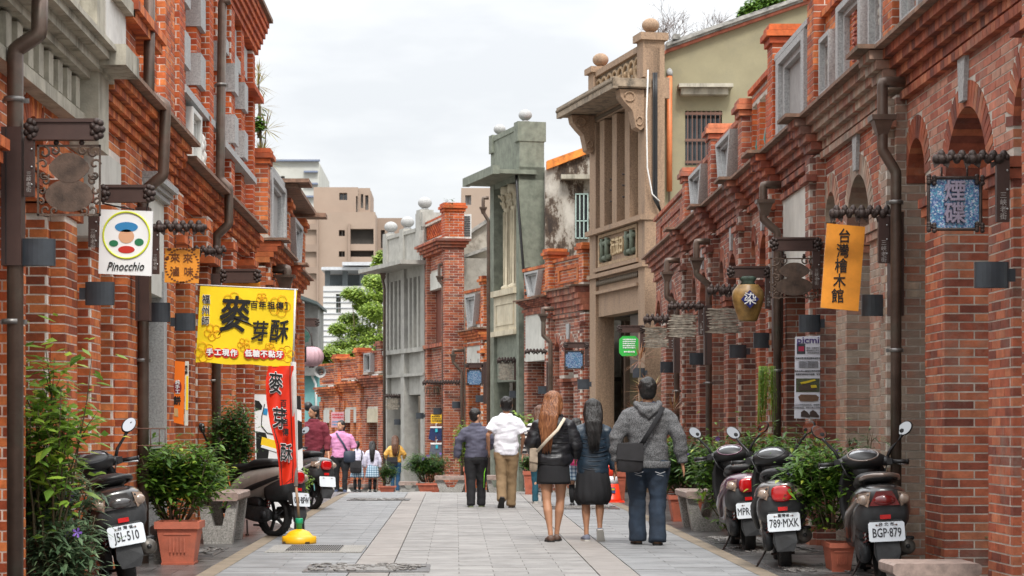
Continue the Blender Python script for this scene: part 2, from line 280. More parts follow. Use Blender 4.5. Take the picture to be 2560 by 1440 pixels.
# ---------------------------------------------------------------- bricks
def bevel_unit(bev=.06):
    bm = bmesh.new(); bmesh.ops.create_cube(bm, size=1)
    me = bpy.data.meshes.new('brick'); bm.to_mesh(me); bm.free(); return me
BRICK_MESH = {}
CH = .067
class Bricks:
    def __init__(s, T, fr, m, sub='brick', cap=300):
        s.T, s.fr, s.m, s.cap, s.sub = T, fr, m, cap, sub; s.b = []; s.core = MB()
    def add(s, u, v, z, du, dv, dz, rot=0., w=1.):
        s.b.append((u, v, z, du, dv, dz, rot, w))
    def segs(s, a0, a1, row, L=.235, jt=.012):
        off = (row % 2) * L / 2; k = math.floor((a0 - off) / L); a = off + k * L; o = []
        while a < a1:
            x0, x1 = max(a, a0), min(a + L - jt, a1)
            if x1 - x0 > .025: o.append((x0, x1))
            a += L
        return o
    def front(s, u0, u1, z0, z1, v, ops=(), th=.07, L=.235, w=1.):
        r = math.ceil(z0 / CH - .01)
        while (r + 1) * CH <= z1 + .02:
            z = (r + .5) * CH; iv = [(u0, u1)]
            for (uc, rr, zs, zt) in ops:   # arch: zt None ; rect: zt top
                if zt is not None: cut = (uc - rr, uc + rr) if z < zt else None
                elif z < zs: cut = (uc - rr, uc + rr)
                else:
                    R = rr + .20; q = R * R - (z - zs) ** 2; cut = (uc - math.sqrt(q), uc + math.sqrt(q)) if q > 0 else None
                if cut:
                    n = []
                    for a, b in iv:
                        if cut[1] <= a or cut[0] >= b: n.append((a, b)); continue
                        if cut[0] > a + .02: n.append((a, cut[0]))
                        if cut[1] < b - .02: n.append((cut[1], b))
                    iv = n
            for a, b in iv:
                for x0, x1 in s.segs(a, b, r, L):
                    s.add((x0 + x1) / 2, v - th / 2 + random.uniform(-.001, .0015), z, x1 - x0, th, CH - .011, 0, w)
            r += 1
    def near(s, u, v0, v1, z0, z1, th=.07, L=.235):
        r = math.ceil(z0 / CH - .01)
        while (r + 1) * CH <= z1 + .02:
            for x0, x1 in s.segs(-v1, -v0, r, L):
                s.add(u + th / 2 + random.uniform(-.002, .002), -(x0 + x1) / 2, (r + .5) * CH, th, x1 - x0, CH - .011, 0, 3.)
            r += 1
    def block(s, u0, u1, v0, v1, z0, z1, fn='fn'):
        s.core.b2(s.fr, u0 + .004, u1 - .002, v0, v1 - .0035, z0, z1)
        if 'n' in fn: s.near(u0, v0, v1, z0, z1)
        if 'f' in fn: s.front(u0 + (.072 if 'n' in fn else 0), u1, z0, z1, v1)
    def corewall(s, u0, u1, z0, z1, v0, v1, ops=()):
        xs = sorted(ops); c = u0
        for (uc, r, zs, zt) in xs:
            if uc - r - c > .01: s.core.b2(s.fr, c, uc - r, v0, v1, z0, z1)
            if zt is not None: s.core.b2(s.fr, uc - r, uc + r, v0, v1, zt, z1)
            else:
                K = 12
                for k in range(K):
                    a0, a1 = math.pi * k / K, math.pi * (k + 1) / K
                    p = [(uc - r * math.cos(a0), zs + r * math.sin(a0)), (uc - r * math.cos(a1), zs + r * math.sin(a1))]
                    q = [s.fr.p(p[0][0], v0, p[0][1]), s.fr.p(p[1][0], v0, p[1][1]), s.fr.p(p[1][0], v0, z1), s.fr.p(p[0][0], v0, z1)]
                    s.core.prism(q, s.fr.n * (v1 - v0))
            c = uc + r
        if u1 - c > .01: s.core.b2(s.fr, c, u1, v0, v1, z0, z1)
    def ring(s, uc, r, zs, v, th=.42, full=.20):
        n = max(7, int(math.pi * (r + .05) / .075))
        for k in range(n):
            a = math.pi * (k + .5) / n; R = r + full / 2 - .018
            s.add(uc - R * math.cos(a), v - th / 2 + .004, zs + R * math.sin(a), full - .012, th, math.pi * (r + .04) / n - .008, math.pi - a if True else 0, 1.2)
    def ledge(s, u0, u1, z0, z1, v0, v1, L=.115, fn='f', row=0):
        """a course of projecting headers; its near end shows one brick"""
        s.core.b2(s.fr, u0 + .01, u1 - .01, v0, v1 - .012, z0 + .004, z1 - .004)
        x1 = u0 - .009; f = L if row % 2 == 0 else L * .5
        while x1 + .009 < u1 - .01:
            x0 = x1 + .009; x1 = x0 + f - .009; f = L
            if u1 - x1 < .04: x1 = u1
            s.add((x0 + x1) / 2, (v0 + v1) / 2, (z0 + z1) / 2, x1 - x0, v1 - v0, z1 - z0 - .004)
    def finish(s, mort, name='brick', stuff='brick_courses', hidez=None):
        fr, T = s.fr, s.T
        if s.core.v: T.part('mortar_wall', s.core, mort, True)
        if not s.b: return
        A = np.array(s.b); D, N_ = np.array(fr.d), np.array(fr.n); O = np.array(fr.o)
        C = O + A[:, 0:1] * D + A[:, 1:2] * N_; C[:, 2] = A[:, 2]
        # on-screen size decides which bricks become objects of their own
        sc_ = F / C[:, 1]; px = CX + C[:, 0] * sc_; py = CY - (C[:, 2] - H) * sc_
        inside = (px > 5) & (px < 2555) & (py > 5) & (py < 1380)
        wide = np.where(A[:, 7] > 2, A[:, 4], A[:, 3] * .25 * np.minimum(1, A[:, 7]) + A[:, 4] * .1) * sc_
        score = np.where(inside, wide, -1) * np.where(A[:, 7] <= 0, 0, 1)
        order = np.argsort(-score); solo_i = order[:s.cap]; solo_i = solo_i[score[solo_i] > 0]
        rest = np.setdiff1d(np.arange(len(A)), solo_i)
        if s.m.name not in BRICK_MESH:
            me = bevel_unit(); me.materials.append(s.m); BRICK_MESH[s.m.name] = me
        me = BRICK_MESH[s.m.name]; loc = np.array(T.loc)
        Rz = Matrix.Rotation(fr.ang, 4, 'Z')
        for i in solo_i:
            o = bpy.data.objects.new(name, me); COL.objects.link(o); o.parent = T.e
            rt = Rz @ Matrix.Rotation(-A[i, 6], 4, 'Y') if A[i, 6] else Rz
            o.matrix_basis = Matrix.Translation(C[i] - loc) @ rt @ Matrix.Diagonal((A[i, 3], A[i, 4], A[i, 5], 1))
        if len(rest):
            B = A[rest]; Cc = C[rest] - loc; k = len(B)
            sg = np.array([(i, j, l) for l in (-1, 1) for j in (-1, 1) for i in (-1, 1)]) * .5
            Lc = sg[None] * B[:, None, 3:6]; cr, sr = np.cos(B[:, 6]), np.sin(B[:, 6])
            x = Lc[..., 0] * cr[:, None] - Lc[..., 2] * sr[:, None]; z = Lc[..., 0] * sr[:, None] + Lc[..., 2] * cr[:, None]; y = Lc[..., 1]
            sgn = 1 if fr.side == 'R' else -1
            V = Cc[:, None, :] + x[..., None] * D + (y * 1)[..., None] * N_; V[..., 2] += z
            fc = np.array([(0, 2, 3, 1), (4, 5, 7, 6), (0, 1, 5, 4), (2, 6, 7, 3), (0, 4, 6, 2), (1, 3, 7, 5)])
            if sgn < 0: fc = fc[:, ::-1]
            Fq = (fc[None] + np.arange(k)[:, None, None] * 8).reshape(-1, 4)
            m2 = bpy.data.meshes.new(stuff); m2.vertices.add(k * 8); m2.vertices.foreach_set('co', V.ravel())
            m2.loops.add(len(Fq) * 4); m2.loops.foreach_set('vertex_index', Fq.ravel().astype(np.int32))
            m2.polygons.add(len(Fq)); m2.polygons.foreach_set('loop_start', np.arange(len(Fq), dtype=np.int32) * 4); m2.polygons.foreach_set('loop_total', np.full(len(Fq), 4, np.int32))
            m2.polygons.foreach_set('use_smooth', np.zeros(len(Fq), dtype=bool)); m2.update(calc_edges=True); pobj(stuff, m2, T.e, s.m, 'stuff')
# ================================================================ THE GROUND
def structure(name, mb, m): return solo(name, mb, m, None, None, kind='structure')
def strip(name, x0, x1, y0, y1, dz, m, step=4.):
    b = MB(); ys = []; y = y0
    while y < y1: ys.append(y); y += step
    ys.append(y1); vs = [(x, y, gz(y) + dz) for y in ys for x in (x0, x1)]
    b.add(vs, [(2 * i, 2 * i + 1, 2 * i + 3, 2 * i + 2) for i in range(len(ys) - 1)]); return structure(name, b, m)
E_ = MB(); ys = [-60, 38, 70, 110, 400, 1500]
vs_ = [(x, y, gz(min(y, 110)) - .05) for y in ys for x in (-1200, 1200)]
E_.add(vs_, [(2 * i, 2 * i + 1, 2 * i + 3, 2 * i + 2) for i in range(5)]); structure('ground', E_, mat('earth', (.16, .15, .13), .95))
JNT = mat('joint_dark', (.07, .066, .062), .95, .2, 6)
SLAB = mat('slab_grey', (.235, .226, .217), .62, .16, 2.2, .14, isl=.12, dirt=.6, dirtcol=(.125, .117, .108), bscale=60)
SLABB = mat('slab_bluish', (.208, .212, .217), .6, .16, 2.2, .14, isl=.14, dirt=.6, dirtcol=(.12, .117, .112), bscale=60)
BAND = mat('slab_band', (.24, .219, .203), .62, .14, 2.2, .14, isl=.08, dirt=.5, dirtcol=(.14, .125, .112), bscale=60)
SLATE = mat('slate_wet', (.105, .10, .098), .32, .5, 5, .5, isl=.3, bscale=40, dirt=.6, dirtcol=(.03, .03, .03))
TAN = mat('tan_strip', (.20, .16, .115), .8, .2, 4, .2)
strip('road', -8, 8, -5, 75, -.012, JNT)
def slabs(nm, x0, x1, y0, y1, L, D, m, top=0., mj=.005, bond=.5, k0=0):
    """one object per slab near the camera, the far ones joined"""
    base = strip(nm, x0, x1, y0, y1, -.008 + top, JNT)
    me = bpy.data.meshes.new('slab'); bm = bmesh.new(); bmesh.ops.create_cube(bm, size=1); bm.to_mesh(me); bm.free(); me.materials.append(m)
    far = MB(); n = 0; y = y0; r = 0
    while y < y1:
        off = (r % 2) * L * bond; a = x0 - off
        while a < x1:
            p, q = max(a, x0), min(a + L, x1); a += L
            if q - p < .04: continue
            yc = y + D / 2; z = gz(yc) + top - .018 + random.uniform(-.0012, .0012)
            dim = (q - p - mj, D - mj, .045)
            if n < 300 and yc > 16.2:
                o = bpy.data.objects.new('slab', me); COL.objects.link(o); o.parent = base; o.location = ((p + q) / 2, yc, z); o.scale = dim; n += 1
                o.rotation_euler = (random.uniform(-.0025, .0025), 0, 0)
            else: far.box(((p + q) / 2, yc, z), dim)
        y += D; r += 1
    o = pobj('slab_rows', far.mesh('slab_rows'), base, m, 'stuff')
slabs('paving', -.545, 1.16, 14, 62, .57, .25, SLAB)
slabs('pavement', -1.95, -.885, 14, 62, .90, .235, SLABB)
slabs('walkway', 1.49, 2.45, 14, 62, .74, .235, SLABB)
slabs('path_band', -.88, -.55, 14, 62, .33, 1.35, BAND, bond=0)
slabs('pathway_band', 1.165, 1.485, 14, 62, .32, 1.35, BAND, bond=0)
slabs('sidewalk', -3.0, -2.10, 12, 62, .45, .45, SLATE)
slabs('footpath', 2.60, 3.95, 12, 62, .45, .45, SLATE)
strip('kerb_line', -2.10, -1.95, 12, 62, .006, TAN); strip('kerbstone', 2.45, 2.60, 12, 62, .006, TAN)
# decorative covers let into the paving
def cover(x0, x1, y0, y1, label, bars=False):
    T = Thing('drain_cover', label, 'drain cover', ((x0 + x1) / 2, (y0 + y1) / 2, gz(y0)))
    b = MB(); b.box(((x0 + x1) / 2, (y0 + y1) / 2, .008), (x1 - x0, y1 - y0, .012)); T.part('frame', b, SLATE if not bars else CONC(), True)
    b = MB(); w = x1 - x0; xa, xb = x0 + .2 * w, x1 - .24 * w
    b.box(((xa + xb) / 2, (y0 + y1) / 2, .016), (xb - xa, (y1 - y0) * .8, .008)); T.part('panel', b, mat('panel_grey', (.2, .19, .18), .5, .4, 20, .4), True)
    g = MB()
    if bars:
        k = 24
        for j in range(4):
            for i in range(k): g.box((xa + (xb - xa) * (i + .5) / k, y0 + (y1 - y0) * (.2 + .2 * j), .022), ((xb - xa) / k * .45, (y1 - y0) * .13, .006))
        T.part('slot', g, mat('slot_dark', (.03, .03, .03), .9), True, kind='stuff')
    else:
        for i in range(60):
            a = random.uniform(0, 6.28); cx, cy = random.uniform(x0 + .05, x1 - .05), random.uniform(y0 + .1, y1 - .1)
            pts = [(cx + .05 * math.cos(a + t * .9) * (1 - t * .15), cy + .07 * math.sin(a + t * .9), .022) for t in range(5)]
            g.tube(pts, .007, 5)
        T.part('relief', g, mat('relief_light', (.17, .16, .15), .5, .3, 9), True, kind='stuff')
cover(-1.27, -.22, 17.15, 18.1, 'slate cover carved with scrollwork lying in the middle of the paving')
cover(-1.83, -.90, 19.85, 21.0, 'slotted granite drain grating in front of the yellow flag base', True)
cover(-2.95, -2.25, 19.3, 20.6, 'dark wet slate cover in the left strip beside the granite bench')
cover(-1.79, -.76, 34.0, 34.8, 'thin dark slate cover far along the paving')
for i, (a, b, y) in enumerate([(2.68, 3.5, 17.0), (2.68, 3.55, 19.6), (2.66, 3.5, 21.4), (1.3, 2.4, 30.4)]):
    cover(a, b, y, y + 1.2, ['wet slate cover under the scooter beside the red brick pier', 'wet slate cover carved with waves in front of the granite bench', 'wet slate cover just behind the bench at right', 'dark slate cover across the paving by the traffic cone'][i])

# ================================================================ BRICK SHOPHOUSES
B_WT = lambda: brickmat('brick_weathered', [(.34, .10, .065), (.45, .15, .095), (.52, .20, .13), (.52, .29, .21)], .36, .28)
def plaque(T, fr, uc, zc, w, h, v, m, kind='frame', face=None, txt=None, tap=0.):
    """stone framed panel on the wall: stepped frame, recessed middle"""
    b = MB()
    def ringbox(w0, h0, w1, h1, v0, v1, tp):
        o = [fr.p(uc + sx * (w0 / 2 + tp * sz * .5), v1, zc + sz * h0 / 2) for sx, sz in ((-1, -1), (1, -1), (1, 1), (-1, 1))]
        i = [fr.p(uc + sx * (w1 / 2 + tp * sz * .5), v1, zc + sz * h1 / 2) for sx, sz in ((-1, -1), (1, -1), (1, 1), (-1, 1))]
        dn = fr.n * (v0 - v1)
        for k in range(4):
            j = (k + 1) % 4; b.prism([o[k], o[j], i[j], i[k]], dn)
    ringbox(w, h, w * .8, h * .84, v - .05, v + .10, tap); ringbox(w * .8, h * .84, w * .66, h * .7, v - .05, v + .05, tap * .9)
    T.part('stone_frame', b, m, True)
    b = MB(); b.prism([fr.p(uc + sx * (w * .35 + tap * sz * .4), v - .01, zc + sz * h * .37) for sx, sz in ((-1, -1), (1, -1), (1, 1), (-1, 1))], fr.n * -.03)
    T.part('plaque_panel', b, face or m, True)
    if txt:
        n = len(txt)
        for i, ch in enumerate(txt):
            text(T, ch, h * .62 / n, fr.p(uc, v + .03, zc + h * .3 - (i + .5) * h * .62 / n), mat('plaster_red', (.45, .16, .12), .8), -fr.d if fr.side == 'R' else fr.d, (0, 0, 1), .01, .015, 'character')
def flower_relief(T, fr, uc, zc, r, v, m, name='carved_relief'):
    b = MB()
    for i in range(7):
        a = i * .9; b.ball(fr.p(uc + r * .5 * math.cos(a), v, zc + r * .75 * math.sin(a)), (r * .3, r * .3, r * .38), 7, 5)
    T.part(name, b, m, True)
def pier_cap(B, u0, u1, v0, v1, z, k=3):
    for i in range(k):
        e = (.035, .075, .04)[i % 3]; B.ledge(u0 - e, u1 + e, z + i * .075, z + i * .075 + .07, v0 - e, v1 + e)
    return z + k * .075
def openings(fr, u0, u1, kind, crown, pil):
    rem = u1 - u0 - pil; a = u0 + pil
    if kind == 'arches':
        ws, wc = rem * .17, rem * .33; p = (rem - 2 * ws - wc) / 2
        return [(a + ws / 2, ws / 2, crown - ws / 2, None), (a + ws + p + wc / 2, wc / 2, crown - wc / 2, None), (u1 - ws / 2, ws / 2, crown - ws / 2, None)]
    if kind == 'lintel': return [(a + rem / 2, rem / 2 - .25, 0, 2.75)]
    return []
def shophouse(name, label, fr, u0, u1, kind='arches', par='niches', m=None, mp=None, mu=None, crown=3.57, zc=4.02, led=4.34, ptop=5.35, cap=5.85, pil=.42, base=None, group=None, txt=None, imp=2.95, depth=6., last=False, stone=GRAN, key=True, back=True):
    base = gz(fr.p(u0, 0, 0).y) if base is None else base
    o = fr.p((u0 + u1) / 2, -depth / 2, base)
    T = Thing(name, label, 'building', o, 0, group); m = m or B_RD(); mp = mp or B_OR()
    B = Bricks(T, fr, m, cap=210); ops = openings(fr, u0, u1, kind, crown, pil)
    B0 = B; BU = Bricks(T, fr, mu, cap=60) if mu else B
    # piers below the impost
    B.block(u0, u0 + pil, -.42, .09, base, zc - .05)                      # main pilaster
    B.block(u0 + .08, u0 + pil - .08, .09, .15, base, imp + 1.0)          # its inner strip
    edges = [u0 + pil] + sum([[x[0] - x[1], x[0] + x[1]] for x in ops], []) + [u1]
    for i in range(0, len(edges), 2):
        a, b = edges[i], edges[i + 1]
        if b - a < .03: continue
        B.block(a, b, -.45, 0, base, (imp if kind == 'arches' else 2.75), 'fn')
        if kind == 'arches':
            B.ledge(a - .04, b + .04, imp, imp + .075, -.48, .05); B.ledge(a - .02, b + .02, imp - .075, imp - .004, -.46, .03)
            B.block(a, b, -.45, -.001, imp + .08, (ops[i // 2 - 1][2] if i else ops[0][2]), 'n')
    z0 = imp + .08 if kind == 'arches' else 2.75
    if not ops: B.block(u0 + pil, u1, -.45, 0, base, z0)
    B.corewall(u0 + pil, u1, z0, zc, -.42, -.0035, ops if kind == 'arches' else ())
    BU.front(u0 + pil, u1, z0, zc, 0, ops if kind == 'arches' else ())
    if kind == 'arches':
        for (uc, r, zs, _) in ops: B.ring(uc, r, zs, 0)
        if key:
            uc, r, zs, _ = ops[1]; k = MB()
            k.prism([fr.p(uc - .07, -.1, zs + r + .03), fr.p(uc + .07, -.1, zs + r + .03), fr.p(uc + .11, -.1, zs + r + .36), fr.p(uc - .11, -.1, zs + r + .36)], fr.n * .135)
            T.part('keystone', k, stone(), True)
    if kind == 'lintel' and ops:
        uc, r, _, _ = ops[0]; k = MB(); k.b2(fr, uc - r - .05, uc + r + .05, -.35, .03, 2.72, 3.78); T.part('lintel_panel', k, PLAS(), True)
        B.ledge(uc - r - .1, uc + r + .1, 3.78, 3.85, -.3, .06)
    # bands, corbels, ledge
    B.ledge(u0 - .02, u0 + pil + .03, zc - .32, zc - .25, .09, .2); B.ledge(u0 + pil, u1, zc - .10, zc - .03, 0, .06)
    zz = zc; h = (led - zc) / 4
    for i in range(4):
        v = .04 + .055 * i
        B.ledge(u0 + pil + .02, u1, zz, zz + h, -.1, v, row=i); B.ledge(u0 - .02, u0 + pil + .02, zz, zz + h, -.1, v + .11, row=i); zz += h
    t = MB(); t.b2(fr, u0 + pil + .02, u1, -.15, .28, led + .002, led + .035); t.b2(fr, u0 - .06, u0 + pil + .06, -.15, .42, led + .004, led + .04)
    T.part('tile_ledge', t, mat('ledge_tile', (.21, .12, .08), .85, .4, 9, .4, isl=.2, dirt=.7, dirtcol=(.07, .065, .04)), True)
    # parapet
    P = Bricks(T, fr, mp, cap=80); z1 = led + .04
    P.block(u0 + .02, u0 + pil - .02, -.25, .12, z1, cap - .24); top = pier_cap(P, u0 + .02, u0 + pil - .02, -.25, .12, cap - .24)
    if last:
        P.block(u1 - pil, u1, -.25, .12, z1, cap - .24); pier_cap(P, u1 - pil, u1, -.25, .12, cap - .24)
        B.block(u1, u1 + pil * .6, -.42, .09, base, zc - .05)
    a, b = u0 + pil, u1; mid, hh, W_ = (a + b) / 2, ptop - z1, b - a
    st = stone()
    if par == 'niches':
        P.block(a, b, -.22, 0, z1, ptop, 'f'); zc_ = z1 + hh * .48
        plaque(T, fr, mid, zc_, W_ * .36, hh * .8, 0, st, face=mat('grey_panel', (.3, .29, .28), .8), txt=txt)
        for sgn in (-1, 1): plaque(T, fr, mid + sgn * W_ * .37, zc_ - .04, W_ * .17, hh * .62, 0, st, face=DARK()); flower_relief(T, fr, mid + sgn * W_ * .37, zc_, hh * .16, .01, mat('relief_stone', (.36, .33, .28), .8))
    elif par == 'window':
        P.block(a, b, -.22, 0, z1, ptop, 'f')
        plaque(T, fr, mid, z1 + hh * .5, W_ * .82, hh * .94, .02, st, face=mat('grey_panel', (.3, .29, .28), .8))
        g = MB(); g.b2(fr, a, b, -.2, .1, ptop + .0, ptop + .06); T.part('granite_coping', g, st, True)
    elif par == 'openings':
        n = 3; w = W_ / n
        for i in range(n): P.block(a + i * w, a + i * w + w * .32, -.22, 0, z1, ptop - .15)
        P.block(b - .1, b, -.22, 0, z1, ptop - .15); P.block(a, b, -.22, 0, z1, z1 + .14, 'f'); P.block(a, b, -.22, 0, ptop - .15, ptop, 'f')
        for i in range(n):
            v = MB(); v.lathe([(.03, 0), (.05, .05), (.09, .2), (.06, .38), (.035, .5), (.05, .56)], fr.p(a + i * w + w * .66, -.1, z1 + .15), 10); T.part('glazed_baluster', v, mat('green_glaze', (.02, .16, .12), .2), True)
    elif par == 'trapezoid':
        P.block(a, b, -.22, 0, z1, ptop, 'f'); plaque(T, fr, mid, z1 + hh * .5, W_ * .42, hh * .86, .04, st, face=st, tap=W_ * .14)
        k = MB()
        for i in range(5):
            for j in range(5): k.b2(fr, b - W_ * .24 + i * W_ * .045, b - W_ * .24 + i * W_ * .045 + W_ * .022, -.02, .012, z1 + .12 + j * .14, z1 + .2 + j * .14)
        T.part('lattice_panel', k, DARK(), True)
    else:
        P.block(a, b, -.22, 0, z1, ptop, 'f')
        k = MB(); k.b2(fr, a + .15 * W_, b - .15 * W_, -.02, .03, z1 + .12, z1 + .17); k.b2(fr, a + .15 * W_, b - .15 * W_, -.02, .03, ptop - .2, ptop - .15)
        k.b2(fr, a + .15 * W_, a + .2 * W_, -.02, .03, z1 + .17, ptop - .2); k.b2(fr, b - .2 * W_, b - .15 * W_, -.02, .03, z1 + .17, ptop - .2); T.part('panel_border', k, mp, True)
    if par != 'window': P.ledge(a, b, ptop + .002, ptop + .07, -.25, .05)
    mort = MORT()
    B.finish(mort); P.finish(mort, stuff='parapet_courses')
    if mu: BU.finish(mort, stuff='upper_courses')
    if back:
        g = MB(); g.b2(fr, u0, u1 - .02, -depth, -2.4, base, led + .3); T.part('rear_wall', g, mat('rear_wall', (.30, .26, .21), .9), True)
        g = MB(); g.b2(fr, u0, u1 - .02, -2.4, -.45, zc - .1, zc); T.part('gallery_ceiling', g, mat('rear_wall', (.3, .26, .2), .9), True)
        g = MB(); g.b2(fr, u0, u1 - .02, -2.4, 0, base, base + .03); T.part('gallery_floor', g, SLATE, True)
    return T, B
FR = Frame((3.75, 0), (0, 1), 'R'); FL = Frame((-2.80, 0), (0, 1), 'L')
RB = 'brick shophouses on the right side of the street'
U = [12.9, 17.3, 21.1, 23.85, 26.4, 29.6, 33.0, 37.6]
shophouse('brick_shophouse', 'nearest red brick arcade at right with tall triple arches and pale keystones', FR, U[0], U[1], 'arches', 'niches', B_RD(), B_DK(), B_WT(), group=RB)
shophouse('brick_shophouse', 'brick arcade behind the orange wooden board, with a stone plaque of red characters', FR, U[1], U[2], 'arches', 'niches', B_MX(), B_OR(), B_RD(), group=RB, txt='三吉古')
shophouse('brick_shophouse', 'brick shophouse with blank cream lintel and large granite window frame on its parapet', FR, U[2], U[3], 'lintel', 'window', B_DK(), B_OR(), group=RB, ptop=5.4)
shophouse('brick_shophouse', 'brick shophouse whose parapet has open slots with green glazed balusters', FR, U[3], U[4], 'arches', 'openings', B_RD(), B_NW(), B_WT(), group=RB, ptop=5.4)
shophouse('brick_shophouse', 'brick shophouse with tapered grey plaque and lattice, behind the hanging vase', FR, U[4], U[5], 'arches', 'trapezoid', B_DK(), B_RD(), group=RB, ptop=5.2, cap=5.4)
shophouse('brick_shophouse', 'brick shophouse with small tapered grey plaque beside a stepped orange brick cap', FR, U[5], U[6], 'arches', 'trapezoid', B_DK(), B_RD(), B_WT(), group=RB, ptop=5.15, cap=5.55)
shophouse('brick_shophouse', 'brick shophouse with plain sunk parapet panel next to the brown stone house', FR, U[6], 39.0, 'arches', 'panel', B_DK(), B_RD(), group=RB, ptop=5.05, cap=5.35)

# ---- left side
LB = 'brick shophouses on the left side of the street'
def left_front(T, B, piers, base, z1):
    for (u0, u1, v0, v1, stepped) in piers:
        B.block(u0, u1, v0, v1 - (.10 if stepped else 0), base, z1)
        if stepped: B.block(u0 + .14, u1 - .12, v1 - .10, v1, base, z1)
# L1: nearest, granite entablature over orange brick
T = Thing('brick_shophouse', 'nearest left shophouse with weathered granite entablature over orange brick', 'building', FL.p(14, -3, 0), 0, LB)
B = Bricks(T, FL, B_OR(), cap=300)
left_front(T, B, [(11.8, 12.5, -.45, 0, 1), (13.2, 13.9, -.45, -.05, 1), (14.75, 15.5, -.45, 0, 1), (15.5, 16.2, -.55, -.2, 0)], 0, 2.72)
for u in (11.8, 13.2, 14.75):
    for i in range(3): B.ledge(u - .03 - .03 * i, u + .78 + .03 * i, 2.72 + i * .08, 2.79 + i * .08, -.45, .02 + .035 * i)
B.corewall(11.6, 16.2, 2.96, 3.5, -.45, -.104, [(14.3, .38, 2.97, None)]); B.front(11.6, 16.2, 2.96, 3.5, -.10, [(14.3, .38, 2.97, None)]); B.ring(14.3, .38, 2.97, -.1)
B.finish(MORTW()); g = MB()
for i, (z, h, v) in enumerate([(3.46, .09, .02), (3.55, .26, -.05), (3.81, .06, .06), (3.87, .07, .14), (3.94, .06, .22), (4.0, .04, .27), (4.04, 2.4, -.1)]): g.b2(FL, 11.6, 16.2, -.4, v, z + .002, z + h)
for u in (11.8, 13.0, 14.1, 15.2): g.b2(FL, u, u + .28, -.3, .0, 4.05, 6.5)
g.b2(FL, 15.60, 16.05, -.4, .12, 3.3, 3.90); g.b2(FL, 15.5, 16.15, -.4, .34, 3.905, 4.06); g.b2(FL, 15.65, 16.0, -.4, .10, 4.065, 6.6)
for u in np.arange(11.9, 15.4, .34): g.b2(FL, u, u + .16, -.2, .005, 3.57, 3.79)
T.part('granite_entablature', g, GRANW(), True)
g = MB(); g.b2(FL, 11.6, 16.2, -6, -2.4, 0, 6); T.part('rear_wall', g, mat('rear_wall', (.3, .26, .2), .9), True)
g = MB(); g.b2(FL, 11.6, 16.2, -2.4, -.45, 3.45, 3.55); T.part('gallery_ceiling', g, mat('rear_wall', (.3, .26, .2), .9), True)
# L2
def brick_up(B, piers, z0, z1):
    for (a, b, v0, v1) in piers: B.block(a, b, v0, v1, z0, z1)
T = Thing('brick_shophouse', 'two storey brick shophouse with white stone window box behind the round logo sign', 'building', FL.p(18.3, -3, 0), 0, LB)
B = Bricks(T, FL, B_OR(), cap=300)
left_front(T, B, [(16.35, 17.1, -.5, -.1, 1), (17.55, 18.5, -.56, 0, 1), (20.25, 20.65, -.45, 0, 0)], 0, 2.72)
for u, w in ((16.35, .75), (17.55, .95)):
    for i in range(3): B.ledge(u - .02 * i, u + w + .02 * i, 2.72 + i * .08, 2.79 + i * .08, -.5, .03 + .035 * i)
B.block(17.6, 18.55, -.4, .0, 2.96, 3.62); B.block(20.2, 20.65, -.4, .0, 2.72, 3.62)
B.block(16.2, 20.65, -.4, -.04, 3.42, 3.66, 'f')
for i in range(5): B.ledge(16.2, 20.65, 3.62 + i * .073, 3.685 + i * .073, -.2, -.0 + .045 * i, row=i)
brick_up(B, [(16.3, 16.6, -.3, -.05), (17.35, 18.05, -.3, .02), (18.05, 18.3, -.3, -.08), (19.2, 19.6, -.3, -.02), (19.6, 20.0, -.3, .06), (20.25, 20.7, -.3, .0)], 4.03, 7.4)
B.block(16.2, 20.7, -.4, -.22, 4.03, 7.4, 'f')
B.ledge(17.3, 19.0, 4.6, 4.68, -.1, .12); B.ledge(17.3, 19.0, 4.68, 4.76, -.1, .16)
B.finish(MORTW())
g = MB(); g.b2(FL, 16.25, 17.58, -.3, -.03, 2.70, 3.42); g.b2(FL, 18.6, 20.15, -.3, -.03, 2.45, 3.42); T.part('lintel_panel', g, PLAS(), True)
g = MB(); g.b2(FL, 16.35, 17.33, -.2, .05, 4.04, 4.62); T.part('window_box', g, mat('white_plaster', (.66, .64, .60), .85, .1, 6, .2, dirt=.5, dirtcol=(.4, .36, .3)), True)
g = MB(); g.b2(FL, 16.55, 17.38, -.2, .12, 4.62, 4.73); T.part('sill', g, GRANW(), True)
g = MB(); g.b2(FL, 16.35, 17.33, -.25, -.15, 4.74, 7); T.part('window', g, DARK(), True)
t = MB(); t.b2(FL, 16.2, 20.7, -.15, .26, 3.99, 4.025); T.part('tile_ledge', t, _M['ledge_tile'], True)
g = MB()
for i, (z, h, v) in enumerate([(3.36, .05, .02), (3.41, .05, .05), (3.46, .06, .1)]): g.b2(FL, 18.8, 20.25, -.2, v, z + .002, z + h)
g.b2(FL, 20.02, 20.24, -.26, -.012, 0, 2.7); g.b2(FL, 18.5, 18.72, -.6, -.35, 2.4, 2.62)
T.part('granite_pier', g, GRAN(), True)
g = MB(); g.b2(FL, 16.2, 20.7, -6, -2.4, 0, 7.4); T.part('rear_wall', g, mat('rear_wall', (.3, .26, .2), .9), True)
g = MB(); g.b2(FL, 16.2, 20.7, -2.4, -.4, 3.5, 3.6); T.part('gallery_ceiling', g, mat('rear_wall', (.3, .26, .2), .9), True)
